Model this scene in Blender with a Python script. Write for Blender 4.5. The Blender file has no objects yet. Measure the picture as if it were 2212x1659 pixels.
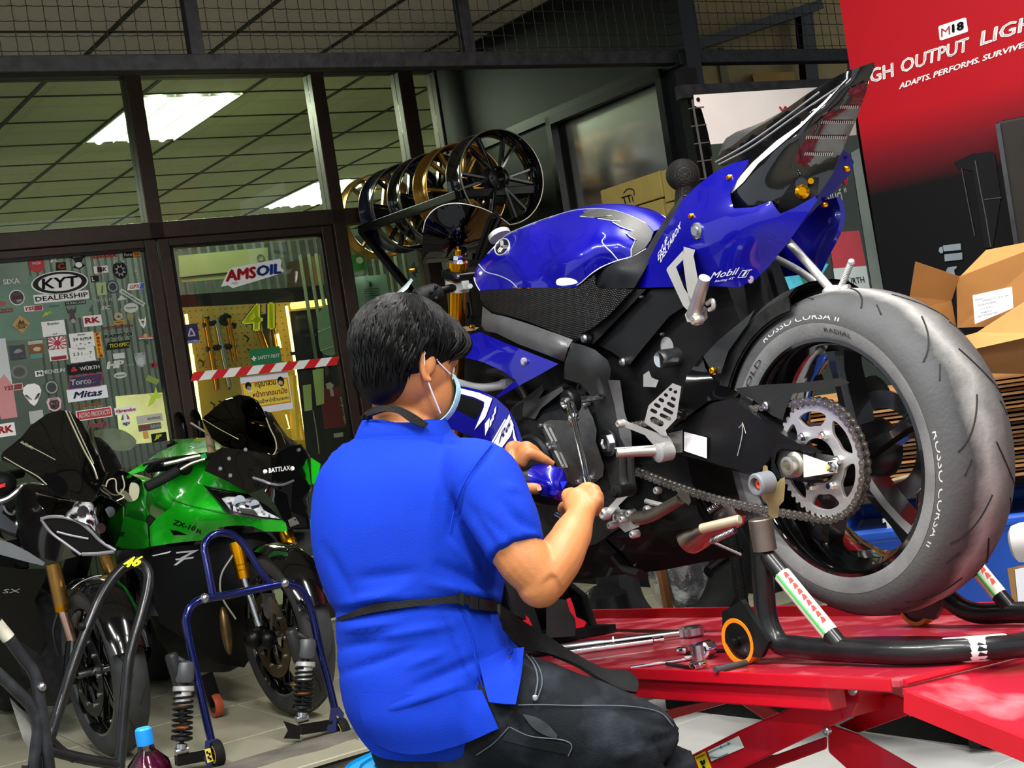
import bpy, bmesh, math, random
from mathutils import Vector, Matrix, Quaternion
from mathutils.geometry import tessellate_polygon
from mathutils import noise as mnoise
R = math.radians
SC = bpy.context.scene
COL = SC.collection
rnd = random.Random(7)
# ------------------------------------------------------------------ camera
W, H, F = 2212.0, 1659.0, 3134.0          # photograph size, focal length in its pixels
ROLL = R(8.8)
CR, SR = math.cos(ROLL), math.sin(ROLL)
CAM = Vector((0, 0, 1.2))
cd = bpy.data.cameras.new('camera'); cam = bpy.data.objects.new('camera', cd); COL.objects.link(cam)
cd.sensor_fit = 'HORIZONTAL'; cd.sensor_width = 36; cd.lens = F / W * 36; cd.clip_start = .05; cd.clip_end = 200
cam.matrix_world = Matrix(((CR, SR, 0, CAM.x), (0, 0, -1, CAM.y), (-SR, CR, 0, CAM.z), (0, 0, 0, 1)))
SC.camera = cam
# ------------------------------------------------------------------ sky, exposure
SC.view_settings.view_transform = 'Standard'; SC.view_settings.look = 'None'
SC.view_settings.gamma = 1; SC.view_settings.use_curve_mapping = False
SC.view_settings.exposure = -0.05
wd = bpy.data.worlds.new('world'); SC.world = wd; wd.use_nodes = True
bg = wd.node_tree.nodes['Background']
bg.inputs[0].default_value = (.86, .93, 1, 1); bg.inputs[1].default_value = .85     # even overcast sky

# tube lamps under the workshop roof, unseen; the pair behind camera is added fill
def lamp_light(loc, rot, sx, sy, power, col=(1, .98, .94)):
    d = bpy.data.lights.new('tube_lamp_light', 'AREA'); d.shape = 'RECTANGLE'; d.size = sx; d.size_y = sy; d.energy = power; d.color = col
    o = bpy.data.objects.new('tube_lamp_light', d); COL.objects.link(o); o.location = loc; o.rotation_euler = (0, 0, rot); return o
LAMPS = [((-1.15, 2.2, 3.25), 100), ((.0, 1.2, 3.25), 100), ((.75, 3.6, 3.25), 80), ((1.7, 2.0, 3.25), 80), ((-1.6, -.4, 3.25), 90), ((.9, -.6, 3.25), 90), ((-2.2, 3.9, 3.25), 60)]
for l, e in LAMPS: lamp_light(l, R(122.3), 1.5, .10, e)
# ------------------------------------------------------------------ pixel -> point helpers
def ray(px, py):
    dx = (px - W / 2) / F; dy = (py - H / 2) / F
    return Vector((dx * CR - dy * SR, 1, -(dx * SR + dy * CR)))
def at(px, py, Y): return CAM + ray(px, py) * Y
class Plane:                                # a vertical plane with its own axes: u along it, w out of it towards the viewer
    def __init__(s, o, u, n, k=1): s.o = Vector(o); s.u = Vector(u); s.n = Vector(n)
    def p(s, px, py, w=0):
        r = ray(px, py); t = ((s.o - CAM).dot(s.n) + w) / r.dot(s.n); return CAM + r * t
    def l(s, u, w, z): return Vector((s.o.x, s.o.y, 0)) + s.u * u + s.n * w + Vector((0, 0, z))
    def uz(s, px, py, w=0):
        q = s.p(px, py, w); return ((q - s.o).dot(s.u), q.z)
def onz(px, py, z):                         # point on a level plane
    r = ray(px, py); return CAM + r * ((z - CAM.z) / r.z)
D1 = Vector((.8454, .5341, 0)); D2 = Vector((-.5341, .8454, 0)); UP = Vector((0, 0, 1))
FA = Plane(at(550, 900, 7.3), D1, -D2)      # shop front
BK = Plane((.645, 2.794, .969), D2, -D1)    # blue motorcycle: origin at the rear axle, u forward, w to its left
def zz(x0, y0, k): return lambda x, y: (x0 + x / k, y0 + y / k)
# ------------------------------------------------------------------ geometry: (verts, faces[, material index per face])
def join(*gs):
    V, Fc, Mi = [], [], []
    for g in gs:
        n = len(V); V += [Vector(v) for v in g[0]]; Fc += [tuple(i + n for i in f) for f in g[1]]
        Mi += list(g[2]) if len(g) > 2 else [0] * len(g[1])
    return V, Fc, Mi
def mi(g, k): return g[0], g[1], [k] * len(g[1])
def xf(g, m): return ([m @ Vector(v) for v in g[0]], *g[1:])
def mirror(g, pl):                          # reflect in the plane w = 0 of a Plane
    V = []
    for v in g[0]:
        d = (Vector(v) - pl.o).dot(pl.n); V.append(Vector(v) - pl.n * (2 * d))
    return (V, [tuple(reversed(f)) for f in g[1]], *g[2:])
def both(g, pl): return join(g, mirror(g, pl))
def crom(P, n, closed=False):
    P = [Vector(p) for p in P]; k = len(P)
    if k == 1: return [P[0].copy() for _ in range(n)]
    if k == 2 and not closed: return [P[0].lerp(P[1], i / (n - 1)) for i in range(n)]
    segs = k if closed else k - 1
    L = [0]
    for i in range(segs): L.append(L[-1] + max((P[(i + 1) % k] - P[i]).length, 1e-9))
    out = []
    for j in range(n):
        d = L[-1] * j / (n if closed else n - 1); i = 0
        while i < segs - 1 and L[i + 1] < d: i += 1
        t = min(1, (d - L[i]) / (L[i + 1] - L[i]))
        g = lambda q: P[q % k] if closed else P[max(0, min(k - 1, q))]
        p0, p1, p2, p3 = g(i - 1), g(i), g(i + 1), g(i + 2)
        if not closed and i == 0: p0 = p1 * 2 - p2
        if not closed and i == segs - 1: p3 = p2 * 2 - p1
        d1, d0, d2 = (p2 - p1).length, (p1 - p0).length, (p3 - p2).length
        m1 = ((p2 - p1) / d1 + (p1 - p0) / max(d0, 1e-9)) * .5 * d1 if d0 > 1e-9 else (p2 - p1)
        m2 = ((p2 - p1) / d1 + (p3 - p2) / max(d2, 1e-9)) * .5 * d1 if d2 > 1e-9 else (p2 - p1)
        t2, t3 = t * t, t * t * t
        out.append(p1 * (2 * t3 - 3 * t2 + 1) + m1 * (t3 - 2 * t2 + t) + p2 * (3 * t2 - 2 * t3) + m2 * (t3 - t2))
    return out
def lin(P, n):
    P = [Vector(p) for p in P]; L = [0]
    for i in range(len(P) - 1): L.append(L[-1] + (P[i + 1] - P[i]).length)
    out = []
    for j in range(n):
        d = L[-1] * j / (n - 1); i = 0
        while i < len(P) - 2 and L[i + 1] < d: i += 1
        out.append(P[i].lerp(P[i + 1], min(1, max(0, (d - L[i]) / max(L[i + 1] - L[i], 1e-9)))))
    return out
def grid(rows, cu=False, cv=False):
    n = len(rows[0]); m = len(rows); V = [p for r in rows for p in r]; Fc = []
    for j in range(m if cv else m - 1):
        for i in range(n if cu else n - 1):
            a, b = j * n + i, j * n + (i + 1) % n; c, d = ((j + 1) % m) * n + (i + 1) % n, ((j + 1) % m) * n + i
            Fc.append((a, b, c, d))
    return V, Fc
def sheet(rows, n=16, m=12, th=.004, smooth=True, cu=False):
    """a curved panel through rows of points, given its own thickness"""
    rr = [(crom if smooth else lin)(r, n) for r in rows]
    if m:
        cols = [(crom if smooth else lin)([rr[j][i] for j in range(len(rr))], m) for i in range(n)]
        rr = [[cols[i][j] for i in range(n)] for j in range(m)]
    m = len(rr)
    V, Fc = grid(rr)
    if not th: return V, Fc
    c_ = sum(V, Vector()) / len(V); a_ = Vector()
    for f in Fc: a_ += (V[f[2]] - V[f[0]]).cross(V[f[3]] - V[f[1]])
    if a_.dot(CAM - c_) < 0: Fc = [tuple(reversed(f)) for f in Fc]      # outer side first, thickness behind it
    N = [Vector() for _ in V]
    for f in Fc:
        q = (V[f[2]] - V[f[0]]).cross(V[f[3]] - V[f[1]])
        for i in f: N[i] += q
    back = [v - (q.normalized() if q.length > 1e-12 else Vector()) * th for v, q in zip(V, N)]
    k = len(V); F2 = Fc + [tuple(reversed([i + k for i in f])) for f in Fc]
    edge = [i for i in range(n)] + [j * n + n - 1 for j in range(1, m)] + [(m - 1) * n + i for i in range(n - 2, -1, -1)] + [j * n for j in range(m - 2, 0, -1)]
    for a, b in zip(edge, edge[1:] + edge[:1]): F2.append((b, a, a + k, b + k))
    return V + back, F2
def loft(loops, caps=True, m=None, n=None):
    """closed loops of equal length joined into a skin"""
    if n: loops = [crom(l, n, True) for l in loops]
    if m:
        k = len(loops[0]); cs = [crom([l[i] for l in loops], m) for i in range(k)]
        loops = [[cs[i][j] for i in range(k)] for j in range(m)]
    V, Fc = grid(loops, cu=True); k = len(loops[0])
    if caps: Fc = Fc + [tuple(range(k - 1, -1, -1)), tuple(range((len(loops) - 1) * k, len(loops) * k))]
    return V, Fc
def frames(P):
    T = [((P[min(i + 1, len(P) - 1)] - P[max(i - 1, 0)])).normalized() for i in range(len(P))]
    a = Vector((0, 0, 1)) if abs(T[0].z) < .9 else Vector((1, 0, 0))
    x = T[0].cross(a).normalized(); out = []
    for t in T:
        x = (x - t * x.dot(t)).normalized(); out.append((x, t.cross(x)))
    return out
def tube(P, r=.01, seg=10, n=None, caps=True, smooth=True, closed=False, sq=1):
    if n is None: n = len(P) if len(P) == 2 else 6 * len(P)
    rs = r if isinstance(r, (list, tuple)) else [r] * len(P)
    Q = crom(P, n, closed) if smooth else lin(P, n)
    RR = [p.x for p in crom([Vector((q, i * .01 if len(rs) > 2 else 0, 0)) for i, q in enumerate(rs)], n)] if len(set(rs)) > 1 and len(rs) > 2 else [rs[0] + (rs[-1] - rs[0]) * i / max(1, n - 1) for i in range(n)]
    if len(set(rs)) > 1 and len(rs) > 2:    # radius follows arc length
        L = [0]; PP = [Vector(p) for p in P]
        for i in range(len(PP) - 1): L.append(L[-1] + (PP[i + 1] - PP[i]).length)
        RR = []
        for j in range(n):
            d = L[-1] * j / (n - 1); i = 0
            while i < len(PP) - 2 and L[i + 1] < d: i += 1
            t = min(1, (d - L[i]) / max(1e-9, L[i + 1] - L[i])); t = t * t * (3 - 2 * t)
            RR.append(rs[i] + (rs[i + 1] - rs[i]) * t)
    fr = frames(Q); loops = []
    for q, (x, y), rr in zip(Q, fr, RR):
        loops.append([q + (x * math.cos(a) + y * sq * math.sin(a)) * rr for a in [2 * math.pi * k / seg for k in range(seg)]])
    V, Fc = grid(loops, cu=True, cv=closed); k = seg
    if caps and not closed: Fc += [tuple(range(k - 1, -1, -1)), tuple(range((n - 1) * k, n * k))]
    return V, Fc
def basis(ax):
    ax = Vector(ax).normalized(); a = UP if abs(ax.z) < .9 else Vector((1, 0, 0))
    x = ax.cross(a).normalized(); return x, ax.cross(x), ax
def lathe(prof, o, ax, seg=24, a0=0, a1=360, closed=False):
    """profile of (radius, height along axis)"""
    x, y, z = basis(ax); o = Vector(o); full = a1 - a0 >= 360; k = seg if full else seg + 1; loops = []
    for r, h in prof:
        loops.append([o + z * h + (x * math.cos(R(a0 + (a1 - a0) * i / seg)) + y * math.sin(R(a0 + (a1 - a0) * i / seg))) * r for i in range(k)])
    V, Fc = grid(loops, cu=full, cv=closed)
    if full and not closed:
        for j, rev in ((0, True), (len(prof) - 1, False)):
            if prof[j][0] > 1e-6:
                f = tuple(range(j * k, j * k + k)); Fc.append(tuple(reversed(f)) if rev else f)
    return V, Fc
def cyl(a, b, r, seg=16, r2=None, bev=0):
    a, b = Vector(a), Vector(b); d = (b - a).length; r2 = r if r2 is None else r2
    pr = [(r, 0), (r2, d)] if not bev else [(r - bev, 0), (r, bev), (r2, d - bev), (r2 - bev, d)]
    return lathe(pr, a, b - a, seg)
def bar(a, b, w, h, up=UP):                 # straight bar of rectangular section
    a, b = Vector(a), Vector(b); t = (b - a).normalized(); x = t.cross(Vector(up)).normalized() * (w / 2); y = x.cross(t).normalized() * (h / 2)
    V = [q + x * i + y * j for q in (a, b) for i, j in ((-1, -1), (1, -1), (1, 1), (-1, 1))]
    return V, [(0, 1, 2, 3), (7, 6, 5, 4), (0, 4, 5, 1), (1, 5, 6, 2), (2, 6, 7, 3), (3, 7, 4, 0)]
def box(c, sx, sy, sz, ax=None):            # ax: direction of sx in plan
    c = Vector(c); a = Vector(ax).normalized() if ax is not None else Vector((1, 0, 0))
    b = UP.cross(a).normalized(); u = a.cross(b)
    V = [c + a * (i * sx / 2) + b * (j * sy / 2) + u * (k * sz / 2) for k in (-1, 1) for j in (-1, 1) for i in (-1, 1)]
    return V, [(0, 2, 3, 1), (4, 5, 7, 6), (0, 1, 5, 4), (1, 3, 7, 5), (3, 2, 6, 7), (2, 0, 4, 6)]
def pbox(pl, u0, u1, w0, w1, z0, z1):       # box in a Plane's own axes
    V = [pl.l(u, w, z) for z in (z0, z1) for w in (w0, w1) for u in (u0, u1)]
    return V, [(0, 2, 3, 1), (4, 5, 7, 6), (0, 1, 5, 4), (1, 3, 7, 5), (3, 2, 6, 7), (2, 0, 4, 6)]
def prism(P, d):                            # outline pushed along d
    P = [Vector(p) for p in P]; d = Vector(d); n = len(P); tr = tessellate_polygon([P]); V = P + [p + d for p in P]
    Fc = [tuple(t) for t in tr] + [tuple(reversed([i + n for i in t])) for t in tr] + [(i, i + n, (i + 1) % n + n, (i + 1) % n) for i in range(n)]
    return V, Fc
def slab(P, d, cut=.12):                    # outline pushed along d with a rounded rim (smaller front outline)
    P = [Vector(p) for p in P]; d = Vector(d); c = sum(P, Vector()) / len(P); n = len(P)
    Q = [p + (c - p) * min(.5, cut) for p in P]; tr = tessellate_polygon([P])
    V = [p - d * .5 for p in P] + [p + d * .25 for p in P] + [q + d * .5 for q in Q]; Fc = [tuple(t) for t in tr] + [tuple(i + 2 * n for i in reversed(t)) for t in tr]
    for k in (0, n):
        Fc += [(k + i, k + n + i, k + n + (i + 1) % n, k + (i + 1) % n) for i in range(n)]
    return V, Fc
def ball(c, r, sx=1, sy=1, sz=1, seg=16, rg=10, m=None):
    c = Vector(c); V = []; Fc = []
    for j in range(rg + 1):
        a = math.pi * j / rg
        for i in range(seg):
            b = 2 * math.pi * i / seg; q = Vector((math.sin(a) * math.cos(b) * sx, math.sin(a) * math.sin(b) * sy, math.cos(a) * sz)) * r
            V.append(c + (m @ q if m else q))
    for j in range(rg):
        for i in range(seg): Fc.append((j * seg + i, (j + 1) * seg + i, (j + 1) * seg + (i + 1) % seg, j * seg + (i + 1) % seg))
    return V, Fc
def helix(a, b, r, wire, turns, seg=12, ws=6):
    a, b = Vector(a), Vector(b); x, y, z = basis(b - a); d = (b - a).length; n = int(turns * seg) + 1
    return tube([a + z * (d * i / (n - 1)) + (x * math.cos(2 * math.pi * i / seg) + y * math.sin(2 * math.pi * i / seg)) * r for i in range(n)], wire, ws, n=n, smooth=False)
def curve2d(outlines, ext=.002, bev=0):     # flat plate with holes from 2-D outlines
    cu = bpy.data.curves.new('c', 'CURVE'); cu.dimensions = '2D'; cu.fill_mode = 'BOTH'; cu.extrude = ext; cu.bevel_depth = bev; cu.bevel_resolution = 1
    for P in outlines:
        sp = cu.splines.new('POLY'); sp.points.add(len(P) - 1); sp.use_cyclic_u = True
        for q, p in zip(sp.points, P): q.co = (p[0], p[1], 0, 1)
    return _tomesh(cu)
def _tomesh(cu):
    o = bpy.data.objects.new('t', cu); me = bpy.data.meshes.new_from_object(o)
    V = [v.co.copy() for v in me.vertices]; Fc = [tuple(p.vertices) for p in me.polygons]
    bpy.data.objects.remove(o); bpy.data.curves.remove(cu); bpy.data.meshes.remove(me); return V, Fc
def place2d(g, o, x, y, z=None):
    o, x, y = Vector(o), Vector(x), Vector(y); z = x.cross(y).normalized() if z is None else Vector(z)
    return ([o + x * v.x + y * v.y + z * v.z for v in g[0]], *g[1:])
_TX = {}
def text(body, P0, Px, Py, shear=0, bold=0, ext=.0006, res=2):
    """lettering that fills the quad with bottom-left P0, bottom-right Px, top-left Py"""
    key = (body, shear, bold, res)
    if key not in _TX:
        cu = bpy.data.curves.new('t', 'FONT'); cu.body = body; cu.shear = shear; cu.offset = 0; cu.resolution_u = res; cu.extrude = .0
        V, Fc = _tomesh(cu)
        if bold and V:                        # heavier strokes: the same glyphs laid over each other, slightly shifted
            V, Fc = join(*[([v + Vector((a * bold, b * bold, 0)) for v in V], Fc) for a, b in ((-1, 0), (1, 0), (0, .7), (0, -.7), (0, 0))])[:2]
        _TX[key] = (V, Fc)
    V, Fc = _TX[key]
    if not V: return [], []
    x0, x1 = min(v.x for v in V), max(v.x for v in V); y0, y1 = min(v.y for v in V), max(v.y for v in V)
    P0, Px, Py = Vector(P0), Vector(Px), Vector(Py); x, y = Px - P0, Py - P0; z = x.cross(y).normalized() * ext
    return [P0 + x * ((v.x - x0) / max(1e-9, x1 - x0)) + y * ((v.y - y0) / max(1e-9, y1 - y0)) + z for v in V], list(Fc)
# ------------------------------------------------------------------ materials
def lin3(h):
    c = [int(h[i:i + 2], 16) / 255 for i in (0, 2, 4)]
    return [x / 12.92 if x <= .04045 else ((x + .055) / 1.055) ** 2.4 for x in c]
_M = {}
def M(name, h='808080', rough=.5, metal=0, var=.12, vs=12, bump=0, bs=60, coat=0, spec=None, em=0, trans=0, alpha=1, ior=1.45, h2=None, lo=.4, hi=.6, aniso=0, stretch=None, sub=0):
    if name in _M: return _M[name]
    m = bpy.data.materials.new(name); m.use_nodes = True; nt = m.node_tree; b = nt.nodes['Principled BSDF']; c = lin3(h)
    tc = nt.nodes.new('ShaderNodeTexCoord'); co = tc.outputs['Object']
    if stretch:
        mp = nt.nodes.new('ShaderNodeMapping'); mp.inputs['Scale'].default_value = stretch; nt.links.new(co, mp.inputs[0]); co = mp.outputs[0]
    nz = nt.nodes.new('ShaderNodeTexNoise'); nz.inputs['Scale'].default_value = vs; nz.inputs['Detail'].default_value = 5; nt.links.new(co, nz.inputs['Vector'])
    rp = nt.nodes.new('ShaderNodeValToRGB'); nt.links.new(nz.outputs[0], rp.inputs[0])
    e = rp.color_ramp.elements; e[0].position = lo - .1 if not h2 else lo; e[1].position = hi + .1 if not h2 else hi
    e[0].color = (*[x * (1 - var) for x in c], 1); e[1].color = (*([min(1, x * (1 + var)) for x in c] if not h2 else lin3(h2)), 1)
    nt.links.new(rp.outputs[0], b.inputs['Base Color'])
    b.inputs['Roughness'].default_value = rough; b.inputs['Metallic'].default_value = metal; b.inputs['Specular IOR Level'].default_value = spec if spec is not None else (.26 if max(c) < .02 and not coat else .5)
    b.inputs['Coat Weight'].default_value = coat; b.inputs['Coat Roughness'].default_value = .04
    b.inputs['Transmission Weight'].default_value = trans; b.inputs['IOR'].default_value = ior; b.inputs['Alpha'].default_value = alpha
    if sub: b.inputs['Subsurface Weight'].default_value = sub; b.inputs['Subsurface Radius'].default_value = (.012, .005, .003); b.inputs['Subsurface Scale'].default_value = 1
    if em: nt.links.new(rp.outputs[0], b.inputs['Emission Color']); b.inputs['Emission Strength'].default_value = em
    if bump:
        n2 = nt.nodes.new('ShaderNodeTexNoise'); n2.inputs['Scale'].default_value = bs; n2.inputs['Detail'].default_value = 3; nt.links.new(co, n2.inputs['Vector'])
        bp = nt.nodes.new('ShaderNodeBump'); bp.inputs['Strength'].default_value = bump; bp.inputs['Distance'].default_value = .004
        nt.links.new(n2.outputs[0], bp.inputs['Height']); nt.links.new(bp.outputs[0], b.inputs['Normal'])
    _M[name] = m; return m
def weave(m, scale=260, strength=.6, dist=.002):   # fine criss-cross relief on an existing material
    nt = m.node_tree; b = nt.nodes['Principled BSDF']; tc = nt.nodes.new('ShaderNodeTexCoord'); mx = nt.nodes.new('ShaderNodeMath'); mx.operation = 'MULTIPLY'
    for k, ax in enumerate(('Y', 'Z')):
        wv = nt.nodes.new('ShaderNodeTexWave'); wv.wave_type = 'BANDS'; wv.bands_direction = ax; wv.inputs['Scale'].default_value = scale / 6.28; nt.links.new(tc.outputs['Object'], wv.inputs['Vector'])
        nt.links.new(wv.outputs['Fac'], mx.inputs[k])
    bp = nt.nodes.new('ShaderNodeBump'); bp.inputs['Strength'].default_value = strength; bp.inputs['Distance'].default_value = dist
    nt.links.new(mx.outputs[0], bp.inputs['Height']); nt.links.new(bp.outputs[0], b.inputs['Normal']); return m
def clear(name, h='ffffff', tint=.9, rough=.02, dirt=0):   # pane of glass or clear plastic: see-through, with mirror sheen
    if name in _M: return _M[name]
    m = bpy.data.materials.new(name); m.use_nodes = True; nt = m.node_tree; nt.nodes.remove(nt.nodes['Principled BSDF']); out = nt.nodes['Material Output']
    tr = nt.nodes.new('ShaderNodeBsdfTransparent'); c = lin3(h); tr.inputs[0].default_value = (*[x * tint for x in c], 1)
    gl = nt.nodes.new('ShaderNodeBsdfGlossy'); gl.inputs[1].default_value = rough; fr = nt.nodes.new('ShaderNodeFresnel'); fr.inputs[0].default_value = 1.45
    mx = nt.nodes.new('ShaderNodeMixShader'); nt.links.new(fr.outputs[0], mx.inputs[0]); nt.links.new(tr.outputs[0], mx.inputs[1]); nt.links.new(gl.outputs[0], mx.inputs[2])
    last = mx
    if dirt:
        nz = nt.nodes.new('ShaderNodeTexNoise'); nz.inputs['Scale'].default_value = 3; nz.inputs['Detail'].default_value = 6
        ma = nt.nodes.new('ShaderNodeMath'); ma.operation = 'MULTIPLY'; ma.inputs[1].default_value = dirt; nt.links.new(nz.outputs[0], ma.inputs[0])
        df = nt.nodes.new('ShaderNodeBsdfDiffuse'); df.inputs[0].default_value = (.5, .53, .5, 1); m2 = nt.nodes.new('ShaderNodeMixShader')
        nt.links.new(ma.outputs[0], m2.inputs[0]); nt.links.new(mx.outputs[0], m2.inputs[1]); nt.links.new(df.outputs[0], m2.inputs[2]); last = m2
    nt.links.new(last.outputs[0], out.inputs[0]); _M[name] = m; return m
# ------------------------------------------------------------------ objects
ORG = {}
def org(o): return ORG.get(o.name, Vector()) if o else Vector()
def tag(o, label=None, cat=None, group=None, kind=None):
    if label: o['label'] = label
    if cat: o['category'] = cat
    if group: o['group'] = group
    if kind: o['kind'] = kind
    return o
def thing(name, label, cat, loc=(0, 0, 0), group=None):
    o = bpy.data.objects.new(name, None); COL.objects.link(o); o.location = Vector(loc); o.empty_display_size = .1; ORG[o.name] = Vector(loc)
    return tag(o, label, cat, group)
def mesh(name, g, mats, base=Vector(), smooth=35):
    me = bpy.data.meshes.new(name); me.from_pydata([tuple(Vector(v) - base) for v in g[0]], [], g[1])
    for m in (mats if isinstance(mats, (list, tuple)) else [mats]): me.materials.append(m)
    if len(g) > 2: me.polygons.foreach_set('material_index', g[2])
    if smooth: me.polygons.foreach_set('use_smooth', [True] * len(me.polygons)); me.set_sharp_from_angle(angle=R(smooth))
    me.update(); return me
def obj(name, g, mats, parent=None, smooth=35, label=None, bevel=0, subsurf=0, loc=None, kind=None):
    """one mesh object; world-space points; a child keeps the frame of its thing, a top-level one sits at its base"""
    base = org(parent)
    if not parent:
        if loc is None:
            xs = [Vector(v) for v in g[0]]; lo = [min(v[i] for v in xs) for i in range(3)]; hi = [max(v[i] for v in xs) for i in range(3)]
            base = Vector(((lo[0] + hi[0]) / 2, (lo[1] + hi[1]) / 2, lo[2]))
        else: base = Vector(loc)
    o = bpy.data.objects.new(name, mesh(name, g, mats, base, smooth)); COL.objects.link(o); ORG[o.name] = base
    if parent: o.parent = parent
    else: o.location = base
    if bevel:
        b = o.modifiers.new('b', 'BEVEL'); b.width = bevel; b.segments = 2; b.limit_method = 'ANGLE'; b.angle_limit = R(40); b.harden_normals = False
    if subsurf: s = o.modifiers.new('s', 'SUBSURF'); s.levels = s.render_levels = subsurf
    return tag(o, label, kind=kind)
def struct(name, g, mats, **k): return obj(name, g, mats, kind='structure', **k)
def inst(name, me, mat4, parent=None, label=None):   # a copy that shares its mesh
    o = bpy.data.objects.new(name, me); COL.objects.link(o)
    if parent: o.parent = parent
    o.matrix_local = Matrix.Translation(-org(parent)) @ mat4 if parent else mat4
    return tag(o, label)
def remesh(o, voxel, smooth_it=6):
    r = o.modifiers.new('r', 'REMESH'); r.mode = 'VOXEL'; r.voxel_size = voxel; r.use_smooth_shade = True
    if smooth_it: s = o.modifiers.new('s', 'SMOOTH'); s.iterations = smooth_it; s.factor = .5
    return o
def copy_thing(o, loc=None, label=None):
    c = o.copy(); COL.objects.link(c); ORG[c.name] = Vector(loc) if loc is not None else org(o)
    if loc is not None: c.location = loc
    if label: c['label'] = label
    for ch in o.children:
        k = ch.copy(); COL.objects.link(k); k.parent = c
        for g in ch.children: q = g.copy(); COL.objects.link(q); q.parent = k
    return c
# common materials
BLK = M('black_paint', '080809', .35, var=.3); BLKM = M('black_plastic_matte', '0d0e0f', .6, var=.2, bump=.2, bs=300); RUB = M('rubber', '151617', .75, var=.25, bump=.2, bs=150)
STEEL = M('brushed_steel', 'b9bbbf', .28, 1, var=.1, vs=40); ALU = M('cast_aluminium', 'c2c1be', .45, .65, var=.15, bump=.15, bs=200); CHROME = M('chrome', 'e6e8ea', .1, 1, var=.05)
GOLD = M('gold_anodised', 'd9930f', .25, 1, var=.08); WHITE = M('white_paint', 'efefec', .45, var=.05); DKMET = M('dark_metal', '3a3b3d', .4, 1, var=.2)
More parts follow.
